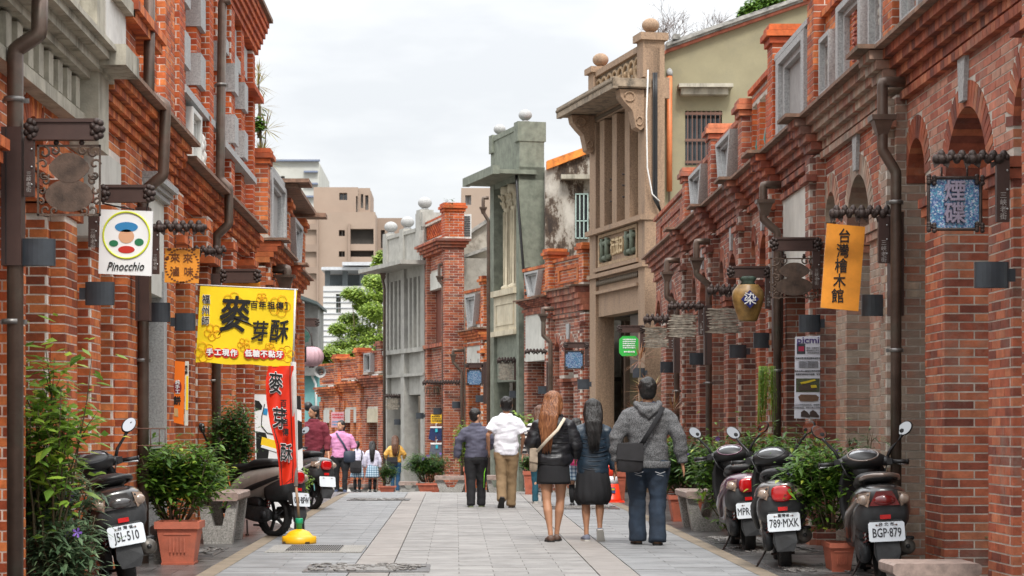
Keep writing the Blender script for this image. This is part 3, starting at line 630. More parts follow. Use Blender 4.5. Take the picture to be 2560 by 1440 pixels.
# L3: tall brick with granite quoins
T = Thing('brick_shophouse', 'tall new brick shophouse with grey granite quoin blocks ending at the sky', 'building', FL.p(25, -3, 0), 0, LB)
B = Bricks(T, FL, B_OR(), cap=300); UP = Bricks(T, FL, B_NW(), cap=300)
left_front(T, B, [(20.75, 21.0, -.45, -.03, 0), (22.3, 22.75, -.4, -.05, 0), (23.3, 23.95, -.45, 0, 1), (24.9, 25.4, -.62, -.1, 0), (25.9, 26.5, -.62, 0, 0), (27.4, 27.9, -.62, -.15, 0)], 0, 3.08)
left_front(T, UP, [(28.55, 29.1, -.62, 0, 1)], 0, 6.4)
B.block(20.7, 28.6, -.5, -.14, 2.75, 3.56, 'f')
for u in (20.75, 23.3, 25.9): B.block(u, u + .5, -.3, .02, 3.08, 3.57); B.ledge(u - .05, u + .55, 3.04, 3.12, -.2, .10)
for i in range(4): B.ledge(20.7, 29.1, 3.56 + i * .075, 3.63 + i * .075, -.2, -.04 + .05 * i, row=i)
for u in (22.1, 24.9, 27.5): B.ledge(u - .05, u + .5, 3.34, 3.42, -.2, .14)
B.finish(MORTW())
UP.block(20.7, 28.6, -.5, -.25, 3.92, 6.6, 'f')
brick_up(UP, [(20.75, 21.15, -.3, .04), (21.3, 21.7, -.3, -.02), (22.6, 23.0, -.3, -.02), (23.2, 23.6, -.3, .05), (24.2, 24.55, -.3, .02), (25.7, 26.15, -.3, .02), (27.1, 27.5, -.3, .0), (27.9, 28.2, -.3, -.06)], 3.92, 6.5)
for i, (z, e) in enumerate([(5.75, .1), (6.42, .03), (6.5, .06), (6.58, .09), (6.66, .12), (6.74, .15), (6.82, .17)]): UP.ledge(20.7 if i else 27.9, 29.15 + e, z, z + .075, -.5, e)
UP.finish(MORTW())
g = MB()
for (u, v) in ((24.2, .02), (25.7, .02), (27.1, .0), (21.3, -.02), (22.6, -.02)):
    for z in ((4.92, 5.56) if u < 24 else (4.72, 5.35)): g.b2(FL, u - .02, u + .42, -.28, v + .05, z, z + .35)
T.part('granite_quoin', g, GRAN(), True)
g = MB(); g.b2(FL, 24.6, 28.5, -.45, -.06, 5.95, 6.36); g.b2(FL, 24.6, 25.65, -.45, -.0, 5.78, 5.95); g.b2(FL, 26.2, 27.05, -.45, -.0, 5.78, 5.95)
g.b2(FL, 24.6, 28.4, -.3, .08, 4.52, 4.60); g.b2(FL, 21.2, 24.1, -.3, .05, 4.62, 4.70); T.part('granite_lintel', g, GRAN(), True)
g = MB()
for a, b in ((24.6, 25.65), (26.2, 27.05)): g.b2(FL, a, b, -.4, -.3, 4.85, 5.78)
T.part('window', g, mat('window_brown', (.05, .03, .025), .3), True)
plaque(T, FL, 22.15, 4.26, .8, .6, -.05, mat('white_stone', (.55, .55, .52), .8)); flower_relief(T, FL, 22.9, 4.2, .22, -.02, mat('white_plaster', (.66, .64, .6), .85))
k = MB()
for i in range(9):
    for j in range(6): k.b2(FL, 26.25 + i * .2, 26.33 + i * .2, -.26, -.2, 4.0 + .05 * (j % 2) + j * .055, 4.04 + .05 * (j % 2) + j * .055)
k.b2(FL, 26.1, 28.2, -.28, -.23, 3.95, 4.5); T.part('fretwork_panel', k, mat('white_stone', (.55, .55, .52), .8), True)
g = MB()
for i in range(8): u = 20.95 + i * .95; g.b2(FL, u, u + .1, -.2, -.10, 2.85, 3.3)
T.part('white_slat', g, mat('white_stone', (.55, .55, .52), .8), True)
t = MB(); t.b2(FL, 20.7, 28.6, -.15, .22, 3.87, 3.905); t.b2(FL, 20.7, 29.35, -.6, .22, 6.9, 6.95); T.part('tile_ledge', t, _M['ledge_tile'], True)
g = MB(); g.b2(FL, 20.7, 29.05, -6, -2.4, 0, 6.7); g.b2(FL, 28.65, 29.05, -6, -.6, 0, 6.6); T.part('rear_wall', g, mat('rear_wall', (.3, .26, .2), .9), True)
g = MB(); g.b2(FL, 20.7, 29.05, -2.4, -.5, 2.7, 2.76); T.part('gallery_ceiling', g, mat('rear_wall', (.3, .26, .2), .9), True)
# L4: low parapet with stone plaques, gourd finial and lion
T, B = shophouse('brick_shophouse', 'low brick shophouse with stone plaques and a grey gourd finial on its roof edge', FL, 29.6, 33.3, 'arches', 'window', B_OR(), B_OR(), crown=3.3, zc=3.55, led=3.86, ptop=5.0, cap=5.2, group=LB, imp=2.75)
T, B = shophouse('brick_shophouse', 'last low brick shophouse on the left with white carved fish spout', FL, 33.3, 37.0, 'arches', 'trapezoid', B_OR(), B_OR(), crown=3.3, zc=3.5, led=3.8, ptop=4.75, cap=4.9, group=LB, last=True, imp=2.75)
t = MB(); t.b2(FL, 32.9, 37.4, -.4, .30, 5.0, 5.06); t.b2(FL, 32.8, 33.6, -.4, .48, 5.07, 5.13); t.b2(FL, 37.0, 37.5, -.3, .48, 4.95, 5.02); T.part('roof_eave', t, _M['ledge_tile'], True)
g = MB(); g.lathe([(.16, 0), (.17, .1), (.1, .16), (.24, .3), (.22, .42), (.08, .52), (.05, .62), (.06, .9), (.1, .96), (.03, 1.12), (.005, 1.2)], (0, 0, 0), 14)
solo('gourd_finial', g, GRAN(), 'grey stone gourd finial on the left roof edge above the yellow banner', 'finial', W(733, 503, 150))
g = MB(); g.ball((0, 0, .12), (.14, .1, .13)); g.ball((.12, 0, .34), (.11, .1, .12)); g.ball((.06, 0, .2), (.12, .1, .14)); g.tube([(-.02, 0, .1), (-.14, 0, .3), (-.08, 0, .4)], [.05, .05, .02]); g.tube([(.1, -.05, .12), (.1, -.05, 0)], .04)
for i in range(7): g.ball((.07 + .05 * math.cos(i), .05 * math.sin(i * 2), .42 + .02 * math.sin(i * 3)), .045, 6, 5)
solo('stone_lion', g, mat('lion_stone', (.12, .11, .09), .85, .3, 20, .4), 'small dark stone lion crouching beside the gourd finial', 'statue', W(748, 488, 150))
g = MB(); g.tube([(0, 0, 0), (.1, 0, .06), (.2, 0, .1), (.3, 0, .05)], [.06, .12, .12, .07])
for i in range(5): g.prism([(-.02 + i * .05, -.02, .1), (.03 + i * .05, -.02, .1), (-.05 + i * .06, -.02, .38 - i * .03)], (0, .03, 0))
solo('fish_spout', g, mat('white_plaster', (.66, .64, .6), .85), 'white plaster carp waterspout on the low left shophouse', 'ornament', W(700, 640, 148))
g = MB(); g.ball((0, 0, 0), (.13, .15, .11)); g.ball((.06, -.08, .08), .05); g.ball((-.05, -.1, .05), .05); g.ball((.03, -.13, -.03), (.06, .06, .03))
solo('lion_head_spout', g, mat('lion_stone', (.12, .11, .09), .85), 'dark lion head spout under the white carp', 'ornament', W(723, 640, 146))

# ---- brown granolithic house
def ball_on(T, p, r, m): b = MB(); b.lathe([(r * .55, 0), (r * .6, r * .15), (r * .4, r * .3)], p, 14); b.ball(Vector(p) + Vector((0, 0, r * 1.05)), (r, r, r * .82)); T.part('ball_finial', b, m, True)
FB = Frame((3.63, 40.0), (2.81 - 3.63, 3.7), 'R'); base = -.1
BR = mat('brown_granolithic', (.30, .20, .13), .85, .3, 40, .25, dirt=.55, dirtcol=(.13, .095, .07), vert=1)
BRL = mat('brown_washed', (.36, .25, .15), .85, .2, 12, .2, dirt=.5, dirtcol=(.2, .15, .1), vert=1)
T = Thing('stone_shophouse', 'tall brown granolithic house with upright fins, scroll brackets and round balls on top', 'building', FB.p(1.9, -3, base))
b = MB(); b.b2(FB, 0, .42, -.4, 0, base, 7.55); b.b2(FB, 3.35, 3.8, -.4, 0, base, 7.55); b.b2(FB, 0, 3.8, -.5, -.02, 7.55, 7.95)
b.b2(FB, 0.42, 3.35, -.4, -.06, 3.5, 5.28); b.b2(FB, -.03, 3.83, -.35, .10, 5.2, 5.30); b.b2(FB, .4, 3.4, -.35, .05, 4.42, 4.5); b.b2(FB, -.02, 3.82, -.35, .06, 4.3, 4.38); b.b2(FB, .42, 3.35, -.3, .04, 3.96, 4.02)
T.part('wall', b, BR, True)
for i, u in enumerate((.98, 1.85, 2.72)):
    b = MB(); b.b2(FB, u, u + .32, -.38, -.0, 5.3, 7.52); T.part('fin', b, BR, True)
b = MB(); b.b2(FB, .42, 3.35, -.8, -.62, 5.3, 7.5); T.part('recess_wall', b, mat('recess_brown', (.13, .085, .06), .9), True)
b = MB()
for u in (1.4, 2.25):
    for z in (5.75, 5.98, 6.2): b.tube([FB.p(u, -.4, z), FB.p(u, .02, z + .04)], .02, 6)
T.part('iron_bar', b, IRON(), True)
b = MB(); b.b2(FB, -.05, 4.0, -.1, .62, 7.72, 7.80); b.b2(FB, -.08, 4.03, .56, .66, 7.70, 7.92); b.b2(FB, -.08, 0, -.1, .66, 7.74, 7.90); T.part('canopy', b, mat('canopy_brown', (.27, .21, .15), .85, .3, 6, .2, dirt=.9, dirtcol=(.05, .045, .035)), True)
b = MB()
for i in range(46): b.ball(FB.p(.02 + i * .088, .665, 7.84), (.03, .03, .04), 6, 4)
for i in range(36): b.ball(FB.p(.45 + i * .082, .0, 7.62), (.03, .03, .045), 6, 4)
for i in range(24): b.prism([FB.p(.5 + i * .12, -.05, 4.19), FB.p(.55 + i * .12, -.05, 4.25), FB.p(.6 + i * .12, -.05, 4.19), FB.p(.55 + i * .12, -.05, 4.13)], FB.n * .05)
T.part('carved_frieze', b, mat('frieze_dark', (.13, .10, .07), .85), True)
for u in (.02, 3.42):
    b = MB(); prof = [(0, 7.70), (.5, 7.70), (.47, 7.55), (.36, 7.42), (.24, 7.3), (.2, 7.12), (.17, 6.98), (.07, 6.92), (0, 6.98)]
    b.prism([FB.p(u, v, z) for v, z in prof], FB.d * .3)
    b.tube([FB.p(u - .01, .3 + .1 * math.cos(a), 7.56 + .09 * math.sin(a)) for a in np.linspace(0, 5.5, 12)], .02, 6); b.tube([FB.p(u - .01, .1 + .06 * math.cos(a), 7.1 + .08 * math.sin(a)) for a in np.linspace(0, 5.5, 12)], .016, 6)
    T.part('scroll_bracket', b, BR, True)
b = MB(); b.b2(FB, 0, 3.8, -.3, -.08, 7.95, 8.52); T.part('parapet', b, mat('parapet_dark', (.20, .155, .11), .85, .3, 20, .2), True)
b = MB(); b.b2(FB, 0, 3.8, -.32, .0, 8.50, 8.62); b.b2(FB, 0, .4, -.4, .03, 7.95, 8.66); b.b2(FB, -.06, .46, -.46, .10, 8.66, 8.80); b.b2(FB, 3.4, 3.8, -.4, .03, 7.95, 8.6); b.b2(FB, 3.34, 3.86, -.46, .1, 8.6, 8.72); T.part('coping', b, BR, True)
for i in range(8):
    b = MB(); uc = .62 + i * .38; b.tube([FB.p(uc + .19 * math.cos(a), -.06, 8.22 + .2 * math.sin(a)) for a in np.linspace(0, 2 * math.pi, 19)], .035, 6, cap=False)
    b.ball(FB.p(uc, -.06, 8.22), (.07, .05, .07), 7, 5); T.part('ring_ornament', b, BRL, True)
ball_on(T, FB.p(.2, -.18, 8.8), .17, BR); ball_on(T, FB.p(3.6, -.18, 8.72), .17, BR)
b = MB()
for z0, z1, u0, u1 in ((4.52, 4.58, .55, 3.22), (5.12, 5.18, .55, 3.22), (4.58, 5.12, .55, .62), (4.58, 5.12, 3.15, 3.22)): b.b2(FB, u0, u1, -.1, -.01, z0, z1)
T.part('panel_border', b, BRL, True)
b = MB()
for uu in (.75, 2.45):
    for z in (4.68, 4.98): b.tube([FB.p(uu - .05, -.02, z), FB.p(uu + .55, -.02, z)], .055, 8)
    for u in (uu + .08, uu + .42): b.tube([FB.p(u, 0, 4.6), FB.p(u, 0, 5.08)], .05, 8)
T.part('bamboo_relief', b, mat('bamboo_green', (.12, .14, .10), .8), True)
for i, ch in enumerate('日茂行'): text(T, ch, .36, FB.p(1.62 + i * .29, -.03, 4.84), mat('letter_cream', (.55, .42, .25), .8), -FB.d, (0, 0, 1), .03, .02, 'character', sx=.8)
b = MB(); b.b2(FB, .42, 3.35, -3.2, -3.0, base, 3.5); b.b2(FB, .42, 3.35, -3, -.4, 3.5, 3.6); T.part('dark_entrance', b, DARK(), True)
b = MB(); b.b2(FB, .42, 1.9, -.36, -.30, 2.3, 3.45); b.b2(FB, 2.9, 3.0, -.6, -.5, base, 3.4); b.b2(FB, .5, .56, -1.2, -1.14, base, 2.6); T.part('wooden_screen', b, mat('old_wood', (.07, .045, .03), .6), True)
# side wall of its body, olive render, gable rising to the right
OL = mat('olive_render', (.275, .245, .155), .9, .07, 2, .12, dirt=.35, dirtcol=(.2, .185, .13))
T = Thing('olive_house', 'olive rendered gable house with barred window rising behind the brick parapets', 'building', (6.5, 41, -.1))
yw = 40.55; sO = F / yw
def ox(px): return (px - CX) / sO
def oz(py): return H - (py - CY) / sO
prof = [(ox(1645), -.1), (ox(1645), oz(150)), (ox(1665), oz(134)), (ox(1780), oz(93)), (ox(1900), oz(52)), (ox(2060), oz(-3)), (ox(2260), oz(-72)), (ox(2500), oz(-3)), (ox(2700), -.1)]
wx0, wx1, wz0, wz1 = ox(1713), ox(1805), oz(412), oz(277)
b = MB()
def gpoly(pts): b.prism([(x, yw, z) for x, z in pts], (0, .25, 0))
def topz(x):
    for (xa, za), (xb, zb) in zip(prof[1:], prof[2:]):
        if xa <= x <= xb: return za + (zb - za) * (x - xa) / (xb - xa)
    return prof[1][1]
gpoly([(prof[0][0], -.1), (wx0, -.1), (wx0, topz(wx0))] + [p for p in prof[1:4][::-1] if p[0] < wx0]); gpoly([(wx0, -.1), (wx1, -.1), (wx1, wz0), (wx0, wz0)])
gpoly([(wx0, wz1), (wx1, wz1), (wx1, topz(wx1)), (ox(1780), topz(ox(1780))), (wx0, topz(wx0))]); gpoly([(wx1, -.1), (prof[-1][0], -.1)] + prof[4:-1][::-1] + [(wx1, topz(wx1))])
b.b2(Frame((ox(1650), yw), (0, 1), 'R'), .3, 9, -7, 0, -.1, 7.4); T.part('wall', b, OL, True)
b = MB()
for (xa, za), (xb, zb) in zip(prof[1:], prof[2:-1]):
    b.hexa([(xa, yw - .12, za), (xb, yw - .12, zb), (xb, yw + 9, zb), (xa, yw + 9, za), (xa, yw - .12, za + .06), (xb, yw - .12, zb + .06), (xb, yw + 9, zb + .06), (xa, yw + 9, za + .06)])
T.part('roof', b, mat('roof_tile_red', (.33, .10, .06), .85, .3, 8), True)
b = MB()
for (xa, za), (xb, zb) in zip(prof[2:], prof[3:-1]):
    for k, (o1, o2, y0, y1) in enumerate(((.065, .11, -.16, .5), (.11, .15, -.22, .6), (.15, .21, -.05, .4))):
        b.hexa([(xa, yw + y0, za + o1), (xb, yw + y0, zb + o1), (xb, yw + y1, zb + o1), (xa, yw + y1, za + o1), (xa, yw + y0, za + o2), (xb, yw + y0, zb + o2), (xb, yw + y1, zb + o2), (xa, yw + y1, za + o2)])
b.box((ox(1690), yw, oz(118) + .18), (.14, .3, .1)); T.part('ridge_coping', b, mat('ridge_grey', (.30, .29, .27), .9, .3, 6, .3, dirt=.95, dirtcol=(.05, .05, .045)), True)
b = MB(); b.b2(Frame((0, yw), (1, 0), 'L'), wx0, wx1, -.3, -.2, wz0, wz1); T.part('window_pane', b, glassmat('dark_glass', (.03, .035, .04)), True)
w0 = MB(); n = 8
for i in range(n): x = wx0 + (wx1 - wx0) * (i + .5) / n; w0.box((x, yw - .03, (wz0 + wz1) / 2), (.018, .018, wz1 - wz0))
for z in (wz1 - .06, (wz0 + wz1) / 2 - .05, wz0 + .05): w0.box(((wx0 + wx1) / 2, yw - .03, z), (wx1 - wx0, .03, .05))
T.part('window_bars', w0, mat('rust_bar', (.14, .07, .05), .7), True)
b = MB(); b.box((ox(1760), yw - .18, oz(220)), (1.05, .36, .07)); b.box((ox(1758), yw - .12, oz(233)), (.92, .24, .12)); T.part('window_hood', b, GRANW(), True)
b = MB(); b.tube([(ox(1672), yw - .12, oz(480)), (ox(1672), yw - .12, oz(190))], .055, 12); T.part('orange_pipe', b, mat('orange_pipe', (.62, .19, .07), .5, .15, 4), True)
b = MB(); b.lathe([(.065, 0), (.065, .08), (.04, .13), (.01, .15)], (ox(1672), yw - .12, oz(192)), 12); T.part('pipe_cap', b, GRAN(), True)
b = MB()
for k in range(3): b.tube([(ox(1626 + 4 * k), yw - .62, oz(y)) for y in (195, 260, 400, 500)] + [(ox(1628 + 4 * k), yw - .62, oz(508)), (ox(1645), yw - .62, oz(540))], .018, 6)
T.part('black_cable', b, BLACKP(), True)
b = MB(); b.tube([(ox(1612), yw - .7, oz(190)), (ox(1608), yw - .7, oz(300)), (ox(1610), yw - .7, oz(430)), (ox(1622), yw - .7, oz(495)), (ox(1640), yw - .7, oz(513))], .014, 6); T.part('white_cable', b, mat('white_pvc', (.7, .7, .68), .5), True)

# ---- brick between brown and green
FR2 = Frame((2.82, 44.1), (1.57 - 2.82, 48.3 - 44.1), 'R')
shophouse('brick_shophouse', 'low brick shophouse between the brown and the green stone houses, with tilted stone frames', FR2, 0, 2.2, 'arches', 'panel', B_DK(), B_OR(), crown=3.1, zc=3.7, led=4.2, ptop=4.85, cap=5.15, imp=2.2, group='low brick shophouses beyond the brown house', pil=.34)
shophouse('brick_shophouse', 'low brick shophouse with pale blank lintel beside the green stone house', FR2, 2.2, 4.35, 'lintel', 'trapezoid', B_DK(), B_OR(), crown=3.1, zc=3.95, led=4.1, ptop=4.8, cap=5.2, group='low brick shophouses beyond the brown house', pil=.34)
# dilapidated wall with orange roof edge behind them
T = Thing('old_house', 'derelict house wall with peeling black and white plaster under an orange eave', 'building', (2.8, 49, -.3))
yq = 48.2; sQ = F / yq
def qx(px): return (px - CX) / sQ
def qz(py): return H - (py - CY) / sQ
b = MB(); b.prism([(qx(1363), yq, -.3), (qx(1500), yq, -.3), (qx(1500), yq, qz(372)), (qx(1363), yq, qz(425))], (0, 4, 0))
m, t, bs = _new('peeling_plaster'); N = t.nodes.new; geo = N('ShaderNodeNewGeometry'); n = N('ShaderNodeTexNoise'); n.inputs['Scale'].default_value = 1.5; n.inputs['Detail'].default_value = 10; n.inputs['Roughness'].default_value = .75
mp_ = N('ShaderNodeMapping'); mp_.inputs['Scale'].default_value = (1, 1, .55); mp_.inputs['Location'].default_value = (3.3, 0, 1.2); t.links.new(geo.outputs['Position'], mp_.inputs[0]); t.links.new(mp_.outputs[0], n.inputs['Vector'])
r = N('ShaderNodeValToRGB'); e = r.color_ramp.elements; e[0].position = .40; e[0].color = (.035, .025, .02, 1); e[1].position = .62; e[1].color = (.5, .47, .42, 1)
for p, c in ((.47, (.10, .07, .05, 1)), (.50, (.32, .29, .25, 1))): q = e.new(p); q.color = c
t.links.new(n.outputs[0], r.inputs[0]); t.links.new(r.outputs[0], bs.inputs[0]); bs.inputs['Roughness'].default_value = .9
T.part('wall', b, m, True)
b = MB(); b.prism([(qx(1366), yq - .12, qz(425)), (qx(1482), yq - .12, qz(380)), (qx(1482), yq - .12, qz(362)), (qx(1366), yq - .12, qz(404))], (0, .3, 0)); T.part('fascia', b, mat('orange_fascia', (.72, .22, .03), .6, .5, 5), True)
b = MB(); b.box(((qx(1438) + qx(1469)) / 2, yq - .02, (qz(485) + qz(596)) / 2), (.30, .05, 1.03)); T.part('window_pane', b, glassmat('dark_glass', (.03, .035, .04)), True)
b = MB()
for px in (1439, 1449, 1459, 1469): b.box((qx(px), yq - .07, (qz(485) + qz(596)) / 2), (.022, .03, 1.05))
for py in (486, 553, 596): b.box(((qx(1438) + qx(1470)) / 2, yq - .07, qz(py)), (.31, .03, .022))
T.part('window_bars', b, mat('mint_bar', (.45, .6, .56), .5), True)
b = MB(); b.box((qx(1450), yq - .15, qz(445)), (.9, .3, .1)); T.part('window_hood', b, GRANW(), True)

# ---- green stone house
FG = Frame((1.467, 48.6), (.833 - 1.467, 2.4), 'R'); GN = mat('green_granolithic', (.175, .19, .15), .85, .25, 6, .2, dirt=.5, dirtcol=(.10, .12, .09), vert=1)
CREAM = mat('cream_stone', (.52, .46, .34), .85, .12, 5, .15, dirt=.55, dirtcol=(.28, .22, .14), vert=1); base = -.35
T = Thing('stone_shophouse', 'green stone house with fluted columns, cream balcony panel and grey balls on its parapet', 'building', FG.p(1.2, -3, base)); WG = 2.48
b = MB(); b.b2(FG, 0, .22, -.64, 0, base, 7.3); b.b2(FG, WG - .34, WG, -.4, 0, base, 7.3); b.b2(FG, 0, WG, -.62, -.02, 7.0, 8.2); b.b2(FG, .2, WG - .3, -.4, -.08, 2.3, 3.5); b.b2(FG, -.02, .3, -.66, .03, 7.9, 8.36); b.b2(FG, 0, WG, -.6, .0, 8.18, 8.3); b.b2(FG, WG - .3, WG, -.4, .03, 7.9, 8.34); T.part('wall', b, GN, True)
b = MB(); b.b2(FG, -.1, WG + .12, -.4, .62, 7.12, 7.22); b.b2(FG, -.12, WG + .14, .5, .66, 7.10, 7.30); T.part('canopy', b, GN, True)
b = MB(); b.b2(FG, .22, WG - .34, -.38, -.0, 3.5, 4.35); b.b2(FG, .2, WG - .32, -.4, .08, 4.36, 4.5); b.b2(FG, .2, WG - .32, -.4, .08, 3.4, 3.52); T.part('balcony_panel', b, CREAM, True)
b = MB()
for z0, z1, u0, u1 in ((3.65, 3.7, .42, 1.95), (4.15, 4.2, .42, 1.95), (3.7, 4.15, .42, .47), (3.7, 4.15, 1.9, 1.95)): b.b2(FG, u0, u1, -.1, .02, z0, z1)
T.part('panel_border', b, CREAM, True)
for u in (.85, 1.45):
    b = MB(); c = FG.p(u, -.18, 0)
    b.lathe([(.19, 4.5), (.19, 4.58), (.13, 4.62), (.125, 5.5), (.11, 6.4), (.13, 6.42), (.12, 6.5), (.16, 6.75), (.2, 6.84), (.2, 6.98)], c, 16); T.part('column', b, CREAM, True)
    b = MB()
    for k in range(10):
        a = k * .628; b.tube([c + Vector((.13 * math.cos(a), .13 * math.sin(a), z)) * 1 for z in (4.64, 6.38)], .012, 5)
    for k in range(8):
        a = k * .785
        for z, r in ((6.55, .15), (6.72, .2)): b.tube([c + Vector((rr * math.cos(a), rr * math.sin(a), zz)) for rr, zz in ((.12, z - .08), (r, z + .03), (r + .05, z + .06), (r + .04, z))], [.035, .035, .03, .01], 6)
    T.part('capital_leaves', b, CREAM, True)
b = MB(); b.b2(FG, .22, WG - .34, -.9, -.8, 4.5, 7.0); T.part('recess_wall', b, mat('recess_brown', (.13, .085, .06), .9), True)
b = MB()
for u in (.3, 1.1): b.b2(FG, u, u + .4, -.3, -.26, 4.5, 5.3)
T.part('balcony_rail', b, mat('maroon_wood', (.12, .03, .03), .6), True)
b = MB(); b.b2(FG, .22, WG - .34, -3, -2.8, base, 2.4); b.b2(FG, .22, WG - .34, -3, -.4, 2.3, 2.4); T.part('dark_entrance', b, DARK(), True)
ball_on(T, FG.p(.14, -.2, 8.36), .16, GRAN()); ball_on(T, FG.p(WG - .16, -.2, 8.34), .15, GRAN())
b = MB(); b.tube([FG.p(.12, .03, 7.1), FG.p(-.02, .06, 6.9), FG.p(-.02, -.1, 5), FG.p(-.02, -.3, 3.6), FG.p(-.02, -.6, 3.2)], .03, 7); T.part('black_cable', b, BLACKP(), True)
b = MB(); b.b2(FG, .3, WG + .2, -5, -.64, base, 6.9); T.part('rear_body', b, mat('side_plaster', (.33, .31, .27), .9, .2, 3, .1, dirt=.7, dirtcol=(.15, .14, .12)), True)
# ---- R3 low brick with diamond plaque
FR3 = Frame((.80, 51.05), (.25 - .80, 52.9 - 51.05), 'R')
shophouse('brick_shophouse', 'narrow low brick shophouse with diamond plaque between the green and the two storey brick house', FR3, 0, 1.95, 'lintel', 'trapezoid', B_OR(), B_OR(), zc=3.35, led=3.62, ptop=4.6, cap=4.95, group='low brick shophouses beyond the brown house', pil=.3, depth=2.5)
# ---- two storey brick with air conditioner
FT = Frame((-.28, 53.3), (-.86 + .28, 2.6), 'R'); base = gz(53)
T = Thing('brick_shophouse', 'two storey brick house with pierced parapet and an air conditioner on its side', 'building', FT.p(1.3, -2, base))
B = Bricks(T, FT, B_RD(), cap=160); WT = 2.66
B.block(0, .45, -.5, 0, base, 5.75); B.block(WT - .4, WT, -.4, 0, base, 5.75); B.block(.45, WT - .4, -.4, -.1, 5.3, 5.75, 'f'); B.block(.45, WT - .4, -.4, -.12, 2.4, 3.3, 'f'); B.ledge(.3, WT, 3.3, 3.4, -.2, .05)
for i in range(4): B.ledge(-.05 * i, WT, 5.75 + i * .075, 5.82 + i * .075, -.5 - .05 * i, .06 + .07 * i)
B.finish(MORT()); P = Bricks(T, FT, B_NW(), cap=100)
P.block(0, .45, -.5, 0, 6.06, 6.75); pier_cap(P, 0, .45, -.5, 0, 6.75); P.block(.45, WT, -.2, -.05, 6.06, 6.2, 'f')
for r_ in range(5):
    for i in range(9): u = .5 + i * .235 + (r_ % 2) * .11; P.add(u + .06, -.1, 6.25 + r_ * .067, .12, .12, .06)
P.block(.45, WT, -.2, 0, 6.58, 6.72, 'f'); P.finish(MORT(), stuff='parapet_courses')
b = MB(); b.b2(FT, .45, WT - .4, -.35, -.08, 4.85, 5.3); T.part('lintel_panel', b, PLAS(), True)
b = MB(); b.b2(FT, .45, WT - .4, -.3, -.25, 3.4, 4.85); T.part('shutter', b, mat('red_door', (.16, .05, .03), .7), True)
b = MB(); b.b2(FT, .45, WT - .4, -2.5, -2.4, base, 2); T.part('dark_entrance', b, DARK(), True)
b = MB(); b.b2(FT, .55, WT, -3.5, -.5, base, 5.6); T.part('rear_body', b, _M['side_plaster'], True)
T = Thing('air_conditioner', 'white slatted air conditioner unit on a bracket beside the orange brick cap', 'air conditioner', W(1164, 597, 96.5))
b = MB(); b.box((.0, .15, .32), (.3, .3, .64)); T.part('casing', b, mat('ac_white', (.68, .68, .66), .5))
b = MB()
for j in range(9): b.box((.02, -.012, .09 + j * .06), (.2, .02, .035))
T.part('grille', b, mat('ac_dark', (.06, .06, .065), .6))
solo('junction_box', MB().box((0, 0, 0), (.22, .14, .24)), mat('ac_white', (.68, .68, .66), .5), 'white junction box left of the air conditioner', 'electrical box', W(1140, 555, 98))
solo('junction_box', MB().box((0, 0, 0), (.17, .12, .24)), mat('box_cream', (.62, .52, .32), .5), 'small cream box on the orange brick parapet pier', 'electrical box', W(1134, 597, 98))
T = Thing('old_house', 'grey plastered house end with sloping coping between the green house and the air conditioner', 'building', (.5, 55.5, gz(55)))
sq_ = F / 55.0
def kx(p): return (p - CX) / sq_
def kz(p): return H - (p - CY) / sq_
b = MB(); b.prism([(kx(1152), 55, gz(55)), (kx(1240), 55, gz(55)), (kx(1240), 55, kz(540)), (kx(1152), 55, kz(600))], (0, 3, 0)); T.part('wall', b, mat('stained_plaster', (.36, .33, .28), .9, .25, 3, .15, dirt=.9, dirtcol=(.16, .13, .10)), True)
b = MB(); b.prism([(kx(1148), 54.85, kz(604)), (kx(1240), 54.85, kz(543)), (kx(1240), 54.85, kz(533)), (kx(1148), 54.85, kz(594))], (0, 3.3, 0)); b.prism([(kx(1150), 54.8, kz(650)), (kx(1240), 54.8, kz(618)), (kx(1240), 54.8, kz(610)), (kx(1150), 54.8, kz(642))], (0, .2, 0)); T.part('coping', b, _M['ridge_grey'], True)
# ---- grey concrete house
FC = Frame((-.86, 55.75), (-2.05 + .86, 59.1 - 55.75), 'R'); base = gz(57); CG = mat('grey_concrete', (.35, .34, .31), .88, .15, 5, .2, dirt=.5, dirtcol=(.19, .185, .16), vert=1); WC = 3.55
T = Thing('stone_shophouse', 'grey concrete house with tall vertical fins, flat canopy and ball topped parapet', 'building', FC.p(1.8, -3, base))
b = MB(); b.b2(FC, 0, .3, -.4, 0, base, 5.6); b.b2(FC, WC - .3, WC, -.4, 0, base, 5.6); b.b2(FC, 1.65, 1.95, -.4, .02, base, 5.6); b.b2(FC, 0, WC, -.5, -.05, 5.3, 5.6)
b.b2(FC, .3, WC - .3, -.35, -.12, 2.1, 3.3); b.b2(FC, 0, WC, -.35, .05, 3.25, 3.37); b.b2(FC, 0, WC, -.35, .03, 2.6, 2.68); b.b2(FC, 0, WC, -.3, .0, 5.66, 6.5)
b.b2(FC, 0, WC, -.35, .04, 6.5, 6.6); b.b2(FC, 0, .6, -.5, .04, 5.66, 6.98); T.part('wall', b, CG, True)
for u in (.55, .95, 1.3, 2.25, 2.65, 3.0): b = MB(); b.b2(FC, u, u + .13, -.35, -.02, 3.37, 5.3); T.part('fin', b, CG, True)
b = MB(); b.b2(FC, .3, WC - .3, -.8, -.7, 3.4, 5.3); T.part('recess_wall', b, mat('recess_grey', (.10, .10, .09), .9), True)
b = MB(); b.b2(FC, -.1, WC + .2, -.4, .7, 5.57, 5.68); T.part('canopy', b, CG, True)
for u, z in ((.3, 6.98), (1.8, 6.6), (3.3, 6.6)): b = MB(); b.b2(FC, u - .17, u + .17, -.32, .06, 5.68, z + .08); T.part('parapet_post', b, CG, True); ball_on(T, FC.p(u, -.13, z + .08), .19, GRAN())
